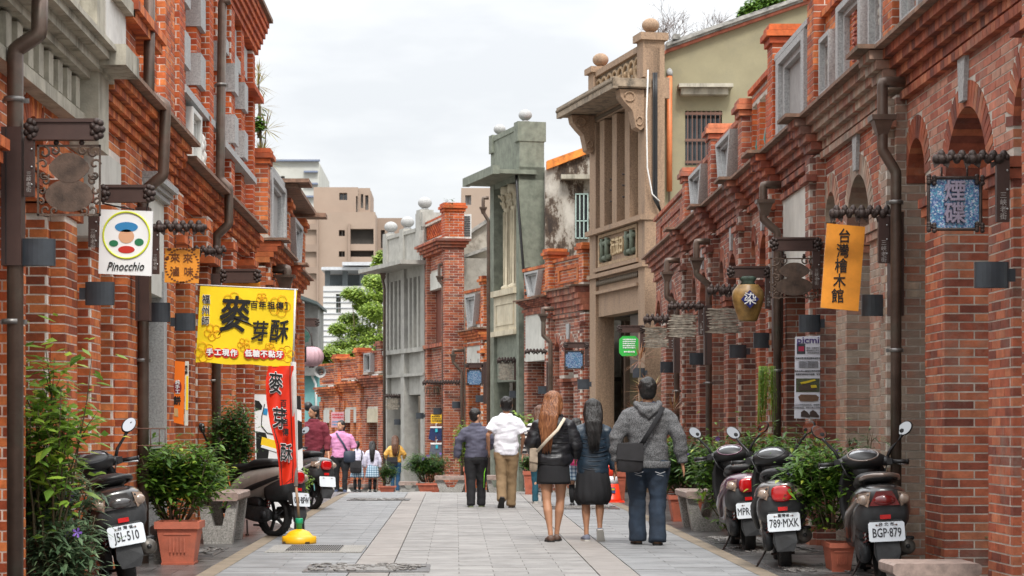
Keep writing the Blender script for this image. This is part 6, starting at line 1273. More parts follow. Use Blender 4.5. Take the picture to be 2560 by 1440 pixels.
bench('granite bench at left behind the planter, half hidden by leaves', 486, 592, 1238, 246, 0); bench('stone bench at left beside the black scooter', 368, 422, 1322, 281, 0)
bench('far stone bench left of the boy in grey', 1086, 1168, 1193, 118, 0, seat_len=.5); bench('far stone bench behind the yellow striped woman', 996, 1044, 1207, 103, 0, seat_len=.5); bench('stone bench behind the boy', 1216, 1262, 1192, 133, 0, seat_len=.5); bench('stone bench behind the two walking women', 1395, 1460, 1185, 145, 0, seat_len=.5); bench('farthest stone bench behind the schoolgirls', 868, 925, 1213, 96, 0, seat_len=.5)
s = 156; T = Thing('traffic_cone', 'orange traffic cone with a white band and a blue sticker, beside the hooded man', 'traffic cone', W(1528, 1256, s)); OR = mat('cone_orange', (.85, .05, .015), .4, .05, 3, 0)
b = MB(); b.lathe([(.185, .03), (.16, .06), (.12, .3)], (0, 0, 0), 24); b.lathe([(.092, .42), (.06, .56), (.045, .60)], (0, 0, 0), 24); T.part('cone', b, OR); b = MB(); b.lathe([(.12, .3), (.092, .42)], (0, 0, 0), 24); T.part('reflective_band', b, mat('band_white', (.7, .7, .72), .4)); b = MB(); b.box((0, 0, .015), (.40, .40, .03)); T.part('base', b, OR)
b = MB(); b.box((.02, -.148, .20), (.07, .02, .09)); T.part('sticker', b, mat('sticker_blue', (.05, .08, .2), .5)); b = MB(); b.box((.02, -.16, .215), (.045, .01, .03)); T.part('sticker_mark', b, mat('print_yellow', (.6, .45, .02), .5))
b = MB(); b.tube([(0, 0, 0), (0, 0, -.30)], [.13, .115], 16); solo('flower_pot', b, TERRA(), 'round brown pot hung in a wire ring on the granite pier', 'flower pot', W(364, 1128, 285) + Vector((0, .1, .14)))
T = Thing('pot_holder', 'rusty wire ring holding the round pot on the granite pier', 'pot holder', W(366, 1120, 285) + Vector((0, .1, 0)))
for z in (.02, .17): b = MB(); b.tube([(.15 * math.cos(t), .15 * math.sin(t), z) for t in np.linspace(0, 2 * math.pi, 24)], .006, 5, cap=False); T.part('ring', b, mat('rust_bar', (.14, .07, .05), .7))
for k in range(6): b = MB(); b.tube([(.15 * math.cos(k), .15 * math.sin(k), .02), (.15 * math.cos(k), .15 * math.sin(k), .17)], .004, 5); T.part('rod', b, mat('rust_bar', (.14, .07, .05), .7))
# ================================================================ PLANTS
GREEN = leafmat('leaf_green', (.03, .085, .015), (.15, .28, .032), (.38, .44, .05)); DGREEN = leafmat('leaf_dark', (.016, .05, .014), (.075, .16, .026), (.24, .32, .04)); LGREEN = leafmat('leaf_light', (.09, .19, .03), (.28, .43, .05), (.5, .54, .08)); GREY_G = leafmat('leaf_greyish', (.04, .085, .04), (.17, .26, .13), (.34, .4, .2))
STEM = mat('stem', (.10, .075, .04), .8); PURP = mat('petal_purple', (.24, .12, .55), .5, .1, 5, 0)
def leaf_geo(b, p, d, L_, w, droop=.3):
    d = d.normalized(); sd = d.cross(Vector((0, 0, 1)))
    if sd.length < .05: sd = Vector((1, 0, 0))
    sd.normalize(); n = sd.cross(d).normalized(); dr = Vector((0, 0, -droop * L_))
    a = p; m1 = p + d * L_ * .45 + dr * .2; t = p + d * L_ + dr
    b.add([a, m1 + sd * w / 2 - n * w * .12, t, m1 - sd * w / 2 - n * w * .12, m1 + n * w * .05], [(0, 1, 4), (1, 2, 4), (2, 3, 4), (3, 0, 4)], True)
def plant(label, base, h, rx, n, m, L_=.08, w=.026, name='leafy_shrub', cat='plant', group='green shrubs in planters', stems=9, flowers=0, nsolo=0, shape=.5, spread=1., z0=.25, upright=.0, seed=None, ry=None):
    r_ = random.Random(seed or label); base = Vector(base); T = Thing(name, label, cat, base, 0, group); ry = ry or rx; st = MB(); tips = []
    for i in range(stems):
        a = r_.uniform(0, 6.28); rr = math.sqrt(r_.random()) * spread; hh = h * r_.uniform(.6, 1.0); P_ = []
        for k in range(6): t = k / 5; P_.append(Vector((rx * rr * math.cos(a) * (.25 + .75 * t ** .8) + r_.uniform(-.02, .02), ry * rr * math.sin(a) * (.25 + .75 * t ** .8) + r_.uniform(-.02, .02), hh * t)))
        st.tube(P_, [.010 - .0015 * k for k in range(6)], 5); tips.append(P_)
        for q in range(3):
            k = r_.choice((2, 3, 4)); a2 = r_.uniform(0, 6.28); B0 = P_[k]; B1 = B0 + Vector((math.cos(a2) * rx * .35, math.sin(a2) * ry * .35, h * r_.uniform(.08, .25))); st.tube([B0, B0.lerp(B1, .5) + Vector((0, 0, .01)), B1], [.005, .004, .002], 4); tips.append([B0.lerp(B1, t / 5) for t in range(6)])
    T.part('stems', st, STEM)
    lf = MB(); solos = []
    n = int(n * 1.9); L_ *= 1.12; w *= 1.15
    for i in range(n):
        P_ = r_.choice(tips); t = r_.random() ** shape; k = min(int(t * 5), 4); p = P_[k].lerp(P_[k + 1], t * 5 - k)
        if p.z < h * z0 * r_.random() * 2: p = P_[4].lerp(P_[5], r_.random())
        if i % 3 == 0: u = r_.gauss(0, .5), r_.gauss(0, .5), r_.gauss(0, .5); p = Vector((rx * .8 * u[0], ry * .8 * u[1], h * (.60 + .36 * u[2])))
        a = r_.uniform(0, 6.28); d = Vector((math.cos(a), math.sin(a), r_.uniform(-.25, .6) + upright)); k2 = r_.uniform(.45, 1.4)
        leaf_geo(lf, p + Vector((r_.uniform(-.06, .06), r_.uniform(-.06, .06), r_.uniform(-.05, .05))), d, L_ * k2, w * k2 * r_.uniform(.8, 1.3), r_.uniform(.05, .6))
    T.part('foliage', lf, m, kind='stuff')
    if nsolo:
        g = MB(); leaf_geo(g, Vector((0, 0, 0)), Vector((0, 1, .05)), 1, .34, .25); me = g.mesh('leaf'); me.materials.append(m)
        for i in range(nsolo):
            P_ = r_.choice(tips); t = r_.uniform(.5, 1); k = min(int(t * 5), 4); p = P_[k].lerp(P_[k + 1], t * 5 - k); p = p + Vector((0, -.02, 0)); o = bpy.data.objects.new('leaf', me); COL.objects.link(o); o.parent = T.e
            o.location = p; L2 = L_ * r_.uniform(.9, 1.5); o.scale = (L2, L2, L2); o.rotation_euler = (r_.uniform(-.3, .8), r_.uniform(-.4, .4), r_.uniform(0, 6.28))
    for i in range(flowers):
        P_ = r_.choice(tips); p = P_[5] + Vector((r_.uniform(-.05, .05), -.03, r_.uniform(0, .05))); f = MB()
        for k in range(5): a = k * 1.257; c = Vector((math.cos(a), -.4, math.sin(a))); f.add([p, p + c * .028 + Vector((.010 * math.sin(a), 0, -.010 * math.cos(a))), p + c * .036, p + c * .028 - Vector((.010 * math.sin(a), 0, -.010 * math.cos(a)))], [(0, 1, 2, 3)], False)
        T.part('flower', f, PURP)
    return T
def at(px, s, dy=0.): y = F / s + dy; return Vector(((px - CX) / s, y, gz(y)))
def potp(px, s, ztop, dep=.2): p = at(px, s, dep); return Vector((p.x, p.y, ztop))
plant('tall leafy plant filling the lower left corner with pale upper leaves', potp(98, 372, .28), 1.50, .44, 520, LGREEN, .11, .046, stems=16, nsolo=190, flowers=0, shape=.8, z0=.1)
plant('dense narrow leaved shrub at the bottom left with purple flowers', potp(60, 360, .12), .95, .42, 2200, GREY_G, .095, .018, stems=26, nsolo=90, flowers=3, z0=.1, shape=.8)
plant('narrow leaved shrub in front of the black scooter', at(165, 368), .62, .24, 1000, GREY_G, .09, .018, stems=18, nsolo=60, flowers=3, z0=.05, shape=.8)
plant('bushy mixed shrub in the left terracotta planter', potp(430, 283, .36), .70, .46, 2700, GREEN, .075, .028, stems=22, nsolo=120, flowers=1, z0=.1, shape=.7)
plant('leggy shrub leaning from the left planter toward the bench', potp(510, 262, .45), .42, .32, 900, GREEN, .07, .03, stems=14, nsolo=40, flowers=1, z0=0, shape=.7)
plant('dark fine leaved climber on the left wall behind the patterned board', (at(585, 222).x, F / 222, .5), 1.0, .26, 2600, DGREEN, .048, .024, stems=22, z0=.05, shape=.9)
plant('small bright plant at the foot of the left wall beyond the silver scooter', (at(752, 188).x, F / 188, .1), .62, .10, 320, LGREEN, .05, .02, stems=8, z0=.1)
plant('big round shrub behind the hooded man, with small mauve flowers', potp(1722, 196, .33), .70, .48, 3400, DGREEN, .085, .024, stems=26, flowers=4, nsolo=60, z0=.05, shape=.7)
plant('loose shrub between the stone bench and the purple scooter', (at(1850, 224).x, F / 224, .05), 1.10, .58, 3400, GREEN, .085, .026, stems=30, flowers=4, nsolo=80, z0=.05, shape=.9, ry=.3)
plant('shrub spilling over the two scooters at right', potp(1985, 262, .25), .90, .42, 2400, GREEN, .075, .024, stems=24, flowers=1, nsolo=60, z0=.05, shape=.8)
plant('shrub in the pot between the two right scooters', potp(2085, 303, .36), .68, .40, 2600, GREEN, .068, .025, stems=22, flowers=1, nsolo=90, z0=.0, shape=.75)
plant('thin flowering sprig behind the right black scooter', (at(2180, 312).x, F / 300, .75), .42, .17, 60, GREY_G, .12, .014, stems=6, flowers=2, z0=0)
plant('leafy green clump by the brown house doorway', at(1520, 148), .66, .2, 420, LGREEN, .08, .04, stems=10); plant('yellow green plant behind the orange haired woman', (at(1335, 136).x, F / 136, .7), .75, .13, 260, LGREEN, .10, .05, stems=7)
plant('small shrub in the planter beside the cone', potp(1552, 151, .4), .5, .16, 420, GREEN, .06, .02, stems=9); plant('bright leaves beside the white shirted man', (at(1293, 134).x, F / 134, 1.1), .4, .08, 130, LGREEN, .08, .04, stems=4)
plant('shrub in the planter near the green column', potp(1328, 139, .3), .38, .2, 520, DGREEN, .07, .022, stems=10); plant('tall light green plant behind the boy in grey', potp(1162, 124, .25), 1.0, .2, 900, LGREEN, .07, .03, stems=14, flowers=2)
plant('wide purple flowered shrub beside the yellow striped woman', potp(1068, 107, -.08), .66, .52, 2600, DGREEN, .10, .022, stems=24, flowers=18, shape=.7); plant('dark shrub in the far planter behind the schoolgirls', potp(965, 96, -.28), .55, .28, 800, DGREEN, .08, .022, stems=12)
plant('purple flower spray at the bottom right corner', (at(2540, 330).x, F / 330, .05), .35, .12, 70, GREY_G, .1, .014, stems=5, flowers=2)
plant('round light shrub behind the hooded man shoulder', (at(1688, 170).x, F / 170, .75), .3, .10, 260, LGREEN, .05, .03, stems=6)
# hanging fern / air plants
def hanging(label, p, L_, w, n, m): 
    T = Thing('hanging_plant', label, 'plant', p); b = MB()
    for i in range(n):
        x, y = random.uniform(-w, w), random.uniform(-.05, .05); l = L_ * random.uniform(.4, 1); k = 5; pts = [Vector((x * (1 + .2 * j / k), y, -l * j / k)) for j in range(k + 1)]
        b.tube(pts, [.004] * 6, 3)
        for j in range(14): q = pts[min(int(j / 14 * k), k - 1)]; leaf_geo(b, q + Vector((0, 0, -l / k * random.random())), Vector((random.uniform(-1, 1), random.uniform(-1, 1), -.3)), .035, .012)
    T.part('fronds', b, m, kind='stuff')
hanging('yellow green trailing plant beside the orange pole on the right wall', W(1918, 915, 236), .68, .085, 34, LGREEN); hanging('dark hanging fern at the two storey brick house', W(1135, 958, 97), .32, .2, 26, DGREEN); hanging('dark hanging moss basket left of the fern', W(1080, 965, 96), .3, .18, 24, mat('moss', (.05, .045, .03), .9))
b = MB(); b.tube([(0, 0, 0), (.01, 0, .75)], [.013, .013], 8); solo('orange_pole', b, mat('pole_orange', (.65, .2, .07), .5), 'thin orange pole standing on the right wall by the trailing plant', 'pole', W(1919, 1065, 230))
b = MB(); b.tube([(0, 0, 0), (.05, 0, .45)], [.006, .006], 6); solo('red_stick', b, mat('stick_red', (.3, .01, .02), .4), 'thin red stick leaning behind the scooters', 'stick', W(1968, 1120, 236))
def spiky(label, p, h, heads, rl, m, stemm=STEM, side=None):
    T = Thing('spiky_plant', label, 'plant', p, 0, 'red spiky leaved plants'); st = MB()
    for (x, z, r) in heads:
        st.tube([(x * .2, 0, 0), (x * .6, 0, z * .5), (x, 0, z)], [.014, .011, .008], 6); b = MB()
        for i in range(34):
            a = random.uniform(0, 6.28); e = random.uniform(-.5, 1.3); d = Vector((math.cos(a) * math.cos(e), math.sin(a) * math.cos(e), math.sin(e))); leaf_geo(b, Vector((x, 0, z)), d, r * random.uniform(.7, 1.1), r * .05, .15)
        T.part('leaf_rosette', b, m)
    T.part('stem', st, stemm)
CORD = leafmat('cordyline', (.16, .05, .03), (.34, .16, .06), (.20, .22, .06)); CORDY = leafmat('dracaena', (.22, .13, .05), (.30, .28, .07), (.34, .12, .10))
spiky('red spiky plant in the brown house doorway, right of the hooded man', at(1650, 168), 1.9, [(-.12, 1.72, .5), (.0, 1.2, .42), (.2, 1.45, .4), (.3, 1.1, .35), (-.2, 1.3, .45), (.1, .9, .35)], .4, CORD)
spiky('tall reddish spiky plant left of the hooded man head', at(1600, 160), 2.2, [(.0, 2.25, .36), (.02, 1.75, .3), (-.05, 1.45, .32)], .3, CORD)
spiky('spiky dracaena growing on the left parapet against the sky', W(655, 425, 168), .8, [(.0, .25, .34), (.06, .6, .38), (-.02, .95, .32), (-.06, 1.25, .35), (.1, .1, .3), (-.05, 1.45, .25)], .3, CORDY)
plant('round leaved plant on the left parapet among the spiky leaves', W(648, 345, 168), .4, .06, 60, GREEN, .12, .06, stems=4)
# trees
TREEG = leafmat('tree_green', (.14, .23, .045), (.36, .48, .08), (.5, .56, .12))
def tree(label, base, h, trunk_h, blobs, n, m, L_, name='leafy_tree', group='trees beyond the rooftops', tr=.16):
    r_ = random.Random(label); T = Thing(name, label, 'tree', base, 0, group); st = MB(); st.tube([(0, 0, 0), (.1, 0, trunk_h * .5), (0, 0, trunk_h)], [tr, tr * .8, tr * .6], 8); lf = MB()
    for (x, y, z, r) in blobs:
        c = Vector((x, y, z)); st.tube([(0, 0, trunk_h * .8), c * .5 + Vector((0, 0, trunk_h * .4)), c], [tr * .45, tr * .3, tr * .12], 6)
    for i in range(n):
        x, y, z, r = r_.choice(blobs); d = Vector((r_.gauss(0, 1), r_.gauss(0, 1), r_.gauss(0, .6))); d = d / max(d.length, .1) * r * r_.random() ** .5 * 1.15; d.z *= .8
        a = r_.uniform(0, 6.28); leaf_geo(lf, Vector((x, y, z)) + d, Vector((math.cos(a), math.sin(a), r_.uniform(-.6, .4))), L_ * r_.uniform(.6, 1.3), L_ * .6, .3)
    T.part('trunk', st, STEM); T.part('crown', lf, m, kind='stuff')
def tb(px, py, rp, s, base, dy=0): p = W(px, py, s); return (p.x - base.x, dy, p.z - base.z, rp / s)
s = 62; B0 = Vector(((905 - CX) / s, F / s, gz(F / s)))
tree('light green layered tree in front of the white building', B0, 8, 3, [tb(*q, s, B0, random.uniform(-1, 1)) for q in ((880, 735, 24), (920, 740, 36), (948, 705, 26), (930, 780, 30), (870, 795, 22), (845, 822, 20), (900, 825, 34), (950, 790, 30), (940, 850, 36), (880, 860, 38), (840, 872, 26), (930, 700, 24), (905, 760, 22), (860, 880, 24), (955, 740, 20))], 22000, TREEG, .13, tr=.10)
s = 58; B0 = Vector(((950 - CX) / s, F / s, gz(F / s))); tree('bright tuft of a tree top beside the grey concrete canopy', B0, 9, 6, [tb(*q, s, B0) for q in ((950, 645, 16), (945, 665, 18), (955, 632, 9), (950, 690, 20))], 1800, TREEG, .16)
s = 70; B0 = Vector(((850 - CX) / s, F / s, gz(F / s))); tree('low bright shrub tree above the far brick row', B0, 4, 2, [tb(*q, s, B0) for q in ((830, 885, 22), (870, 890, 26), (905, 880, 24), (805, 905, 14), (925, 890, 20))], 4000, TREEG, .16)
s = 62; B0 = Vector(((1930 - CX) / s, F / s, 8)); tree('dark green tree top behind the olive gable', B0, 9, 3, [tb(*q, s, B0) for q in ((1885, 22, 28), (1865, 36, 18), (1945, 6, 42), (1985, -20, 40), (1915, 16, 26), (2030, -30, 40))], 9000, GREEN, .18)
T = Thing('bare_tree', 'bare twiggy tree against the sky left of the olive gable', 'tree', W(1705, 210, 70)); b = MB()
def twig(p, d, l, r, dep, rr=random.Random(5)):
    q = p + d * l; b.tube([p, p.lerp(q, .5) + Vector((rr.uniform(-.03, .03), rr.uniform(-.03, .03), 0)) * l, q], [r, r * .8, r * .6], 5)
    if dep == 0: return
    for k in range(3 if dep > 1 else 2): twig(p.lerp(q, rr.uniform(.5, 1)), (d + Vector((rr.uniform(-.8, .8), rr.uniform(-.6, .6), rr.uniform(-.35, .55)))).normalized(), l * rr.uniform(.55, .8), r * .62, dep - 1)
for d_ in ((-.35, 0, 1), (.25, 0, 1), (.75, .2, .75), (-.6, 0, .7)): twig(Vector((0, 0, -.5)), Vector(d_).normalized(), 1.55, .045, 5)
T.part('branches', b, mat('bare_bark', (.16, .13, .12), .9))
T = Thing('small_plant', 'tiny fern growing on the orange brick cap beside the air conditioner', 'plant', W(1122, 522, 98)); b = MB()
for i in range(40): a = random.uniform(0, 6.28); leaf_geo(b, Vector((random.uniform(-.1, .1), 0, random.uniform(0, .25))), Vector((math.cos(a), .3 * math.sin(a), .5)), .09, .03)
T.part('fronds', b, DGREEN)
# ================================================================ SCOOTERS
TYRE = mat('tyre', (.012, .012, .012), .75, .2, 20, .3); ENG = mat('engine_grey', (.035, .037, .04), .5, .4, 18, .3, metal=.4, dirt=.4, dirtcol=(.09, .08, .07)); CHR = mat('chrome', (.55, .55, .55), .2, .1, 8, 0, metal=1.)
PLATE = mat('plate_white', (.66, .70, .74), .35, .04, 8, 0); REDL = mat('tail_red', (.45, .004, .006), .12, .2, 12, 0, coat=1.); CLR = mat('lens_clear', (.30, .22, .17), .12, .3, 20, 0, coat=1.); MIR = mat('mirror_glass', (.5, .5, .52), .03, 0, 1, 0, metal=1.); SEATM = mat('seat_black', (.010, .010, .011), .5, .2, 10, .15, bscale=200)
def scooter(label, x, y, rz, paint, plate, lean=0., region='', trim=None, lamp='round', mirror=(1, 1), seat_h=.80, rail=True, steer=0., scale=1., hidden_front=False, lampcol=None, mt=.16):
    T = Thing('scooter', label, 'scooter', (x, y, gz(y)), rz, 'parked motor scooters', tilt=(0, lean)); T.e.scale = (scale,) * 3; P = T.part; BP = BLACKP(); trim = trim or BP; Z3 = (0, 0, 1)
    def wheel(yy, r, w, nm):
        b = MB(); n = 28; pr = [(r - .055, -w * .42), (r - .02, -w * .5), (r, -w * .28), (r + .004, 0), (r, w * .28), (r - .02, w * .5), (r - .055, w * .42), (r - .06, 0)]
        vs = [(q[1], yy + q[0] * math.cos(2 * math.pi * j / n), r + q[0] * math.sin(2 * math.pi * j / n)) for j in range(n) for q in pr]; k = len(pr)
        b.add(vs, [(j * k + i, j * k + (i + 1) % k, ((j + 1) % n) * k + (i + 1) % k, ((j + 1) % n) * k + i) for j in range(n) for i in range(k)], True)
        for j in range(n):   # tread blocks
            a = 2 * math.pi * (j + .5) / n
            for sx in (-1, 1): b.box((0, 0, 0), (w * .34, .012, .022), M=Matrix.Translation((sx * w * .22, yy + (r - .008) * math.cos(a), r + (r - .008) * math.sin(a))) @ Matrix.Rotation(a, 4, 'X') @ Matrix.Rotation(sx * .5, 4, 'Y'))
        o = P(nm, b, TYRE); b = MB(); b.tube([(-w * .3, yy, r), (w * .3, yy, r)], .05, 12)
        for j in range(5): a = j * 1.257; b.box((0, 0, 0), (.025, r - .08, .03), M=Matrix.Translation((0, yy + (r - .05) / 2 * math.cos(a), r + (r - .05) / 2 * math.sin(a))) @ Matrix.Rotation(a, 4, 'X'))
        P('rim', b, ENG, parent=o)
    wheel(-.60, .225, .105, 'rear_wheel'); wheel(.64, .215, .095, 'front_wheel')
    # rear body shell
    b = MB(); b.loft([(-.92, .69, .06, .03), (-.90, .685, .125, .06), (-.82, .665, .175, .10), (-.66, .63, .21, .14), (-.45, .58, .22, .17), (-.25, .53, .21, .19), (-.10, .46, .19, .19), (-.02, .38, .175, .16), (.02, .30, .16, .07)], 24, 2.6, 4); P('tail_body', b, paint)
    b = MB()
    for sx in (-1, 1): b.tube([(sx * .185, .0, .34), (sx * .215, -.25, .46), (sx * .222, -.5, .55), (sx * .185, -.78, .65), (sx * .11, -.91, .70)], [.022, .034, .032, .022, .01], 8)
    P('side_trim', b, trim)
    b = MB(); b.loft([(-.66, seat_h + .02, .05, .015), (-.62, seat_h + .015, .125, .04), (-.48, seat_h + .005, .145, .055), (-.34, seat_h - .005, .15, .055), (-.28, seat_h - .03, .155, .045), (-.12, seat_h - .05, .14, .05), (0, seat_h - .06, .105, .045), (.05, seat_h - .07, .05, .025)], 22, 2.5, 4); P('seat', b, SEATM)
    # floor and leg shield
    b = MB(); b.loft([(-.08, .285, .15, .04), (.0, .28, .16, .045), (.28, .28, .165, .04), (.38, .30, .17, .05)], 18, 4, 3); P('floorboard', b, BP)
    b = MB(); secs = [(.30, .40, .15), (.45, .42, .19), (.6, .43, .21), (.75, .42, .205), (.86, .39, .17), (.93, .36, .12)]
    vs = []
    for z, yy, w in secs:
        for j in range(9): t = -1 + j / 4; vs.append((w * t, yy - .05 * t * t, z))
        for j in range(9): t = 1 - j / 4; vs.append((w * t * .97, yy + .05 - .07 * t * t, z))
    b.add(vs, [(i * 18 + j, i * 18 + (j + 1) % 18, (i + 1) * 18 + (j + 1) % 18, (i + 1) * 18 + j) for i in range(len(secs) - 1) for j in range(18)] + [list(range(18)), list(range((len(secs) - 1) * 18, len(secs) * 18))[::-1]], True); P('leg_shield', b, BP)
    b = MB(); b.tube([(.19, .29, .92), (.16, .24, .84), (.10, .33, .78)], .006, 6); b.tube([(-.19, .29, .92), (-.15, .22, .82), (-.07, .33, .76)], .006, 6); P('cable', b, BP)
    b = MB(); b.loft([(.42, .62, .16, .26), (.52, .64, .15, .22), (.62, .60, .10, .13), (.68, .55, .04, .05)], 20, 2.5, 4); P('front_fairing', b, paint)
    b = MB(); b.loft([(.43, .36, .075, .05), (.55, .44, .075, .06), (.70, .46, .07, .04), (.88, .38, .05, .03)], 14, 2.5, 4); P('front_fender', b, paint)
    b = MB()
    for sx in (-1, 1): b.tube([(sx * .075, .63, .22), (sx * .07, .50, .55)], .02, 8)
    P('fork', b, ENG)
    b = MB(); b.lathe([(.028, 0), (.028, .008)], (0, 0, 0), 14, M=Matrix.Translation((.09, .345, .70)) @ Matrix.Rotation(math.pi / 2, 4, 'X')); P('ignition_lock', b, CHR)
    # handlebar
    S = Matrix.Translation((0, .34, -.07)) @ Matrix.Rotation(steer, 4, 'Z') @ Matrix.Translation((0, -.34, 0))
    b = MB(); b.tube([(0, .38, .86), (0, .34, .92), (0, .31, .97)], [(.085, .07), (.11, .08), (.10, .06)], 16, M=S, up=(0, 1, 0)); b.ball((0, .33, 1.0), (.195, .125, .08), 22, 12, M=S)
    for sx in (-1, 1): b.tube([(sx * .10, .32, .995), (sx * .19, .30, .99), (sx * .23, .285, .985)], [.05, .038, .026], 10, M=S)
    P('handlebar_cover', b, BP)
    b = MB(); b.ball((0, 0, 0), (.115, .070, .014), 20, 8, M=S @ Matrix.Translation((0, .275, 1.052)) @ Matrix.Rotation(.62, 4, 'X')); P('dial', b, mat('dial_glass', (.20, .21, .23), .1, .4, 40, 0, coat=1.))
    b = MB(); b.tube([(.125 * math.cos(t), .080 * math.sin(t), 0) for t in np.linspace(0, 2 * math.pi, 24)], .008, 6, cap=False, M=S @ Matrix.Translation((0, .272, 1.048)) @ Matrix.Rotation(.62, 4, 'X')); P('dial_rim', b, trim if trim is not BP else ENG)
    for sx in (-1, 1):
        b = MB(); b.tube([(sx * .22, .285, .985), (sx * .35, .24, .98)], .0175, 10, M=S); b.tube([(sx * .35, .24, .98), (sx * .36, .236, .98)], .021, 10, M=S); P('grip', b, BP)
        b = MB(); b.tube([(sx * .21, .32, .975), (sx * .26, .33, .965), (sx * .36, .275, .955)], .007, 6, M=S); P('brake_lever', b, CHR)
        b = MB(); b.box((sx * .21, .285, .99), (.045, .05, .05), M=S); P('switch_box', b, BP)
        if mirror[0 if sx < 0 else 1]:
            b = MB(); b.tube([(sx * .19, .31, 1.01), (sx * .22, .32, 1.08), (sx * .30, .33, 1.17), (sx * .32, .33, 1.20)], [.015, .013, .011, .016], 7, M=S); P('mirror_stem', b, BP)
            Mm = S @ Matrix.Translation((sx * .345, .325, 1.25)) @ Matrix.Rotation(sx * .9, 4, 'Y') @ Matrix.Rotation(sx * -.2, 4, 'Z')
            b = MB(); b.ball((0, .012, 0), (.050, .022, .072), 16, 10, M=Mm); o = P('mirror', b, BP); b = MB(); b.tube([(0, -.004, 0), (0, -.011, 0)], [(.043, .064)] * 2, 20, up=(0, 0, 1), M=Mm @ Matrix.Rotation(mt, 4, 'X'), smooth=False); P('mirror_glass', b, MIR, parent=o)
    # tail: lamp, indicators, reflector, mudguard, plate
    b = MB()
    if lamp == 'round': b.loft([(-.945, .655, .06, .045), (-.93, .652, .085, .068), (-.85, .65, .09, .07)], 20, 3, 3)
    else: b.prism([(-.06, -.93, .72), (.06, -.93, .72), (.115, -.925, .61), (-.115, -.925, .61)], (0, .09, 0)); b.ball((0, -.925, .65), (.085, .022, .04), 16, 8)
    P('tail_lamp', b, lampcol or REDL)
    for sx in (-1, 1): b = MB(); b.prism([(sx * .10, -.92, .72), (sx * .18, -.85, .70), (sx * .20, -.83, .64), (sx * .125, -.915, .60)][::sx], (0, .06, 0)); b.ball((sx * .145, -.885, .655), (.05, .03, .04), 12, 7); P('indicator', b, CLR)
    b = MB(); b.loft([(-.905, .56, .10, .05), (-.88, .55, .165, .10), (-.78, .54, .20, .13), (-.6, .5, .2, .12)], 20, 2.8, 3); b.prism([(-.12, -.93, .50), (.12, -.93, .50), (.115, -.955, .36), (-.115, -.955, .36)], (0, .06, 0)); b.prism([(-.09, -.95, .36), (.09, -.95, .36), (.10, -.975, .25), (.07, -.97, .17), (-.07, -.97, .17), (-.10, -.975, .25)], (0, .035, 0)); P('mudguard', b, mat('dull_plastic', (.028, .029, .031), .6, .3, 12, .1))
    b = MB(); b.box((0, -.935, .525), (.08, .012, .032)); P('reflector', b, mat('reflector_red', (.55, .01, .01), .25, .2, 30, 0))
    Mp = Matrix.Translation((0, -.975, .415)) @ Matrix.Rotation(-.18, 4, 'X'); b = MB(); W_, H_, c_ = .135, .075, .012
    b.prism([(-W_ + c_, 0, -H_), (W_ - c_, 0, -H_), (W_, 0, -H_ + c_), (W_, 0, H_ - c_), (W_ - c_, 0, H_), (-W_ + c_, 0, H_), (-W_, 0, H_ - c_), (-W_, 0, -H_ + c_)], (0, .004, 0), M=Mp); pl = P('number_plate', b, PLATE)
    yd = Vector((0, math.sin(.18), math.cos(.18))); o_ = Vector((0, -.979, .404)); PI_ = mat('plate_ink', (.02, .02, .025), .5, 0, 1, 0)
    if plate: text(T, plate, .098, o_ - yd * .0, PI_, yd=yd, bold=.022, sx=.63, world=False, parent=pl)
    if region: text(T, region, .030, o_ + yd * .066, PI_, yd=yd, bold=.02, sx=1.1, world=False, parent=pl)
    b = MB()
    for sx in (-1, 1): b.ball((sx * .075, -.973, .466), (.007, .004, .007), 6, 4); b.box((sx * .062, -.974, .466), (.022, .003, .004))
    P('screw', b, mat('rust_bar', (.14, .07, .05), .7), parent=pl)
    # engine, belt case, shock, exhaust, stand
    b = MB(); b.loft([(-.64, .235, .03, .055, -.12), (-.56, .24, .045, .085, -.125), (-.40, .25, .045, .09, -.125), (-.22, .29, .045, .085, -.12), (-.10, .31, .035, .05, -.11)], 16, 2.8, 3); b.loft([(-.50, .36, .05, .04, -.11), (-.40, .39, .06, .06, -.11), (-.24, .40, .06, .05, -.10)], 14, 2.6, 3); b.box((0, -.22, .30), (.2, .22, .14)); b.tube([(-.17, -.56, .235), (-.125, -.56, .235)], .05, 14); P('engine', b, ENG)
    b = MB(); P_ = [(-.115 + .02 * math.cos(k * .8), -.60 + .02 * math.sin(k * .8), .30 + k * .0045) for k in range(56)]; b.tube(P_, .006, 5); P('shock_spring', b, mat('spring_red', (.16, .035, .03), .5)); b = MB(); b.tube([(-.115, -.60, .25), (-.115, -.60, .57)], .011, 8); P('shock_rod', b, CHR)
    b = MB(); b.tube([(.10, -.15, .2), (.14, -.3, .2), (.155, -.4, .235), (.16, -.45, .245)], [.014, .014, .02, .03], 10); b.tube([(.16, -.42, .245), (.165, -.46, .25), (.175, -.78, .285), (.175, -.80, .287)], [.035, .056, .062, .052], 16); P('exhaust', b, mat('exhaust', (.10, .09, .08), .4, .4, 14, .1, metal=.6)); b = MB(); b.tube([(.175, -.79, .286), (.175, -.815, .289)], .018, 12); b.loft([(-.74, .345, .045, .018, .19), (-.5, .315, .05, .018, .175)], 12, 3, 2); P('exhaust_shield', b, BP)
    b = MB(); b.tube([(-.13, -.30, .17), (-.24, -.42, .01)], .010, 6); b.tube([(-.24, -.40, .01), (-.26, -.45, .01)], .013, 6); b.tube([(-.10, -.38, .12), (.10, -.38, .12)], .013, 6); P('stand', b, IRON())
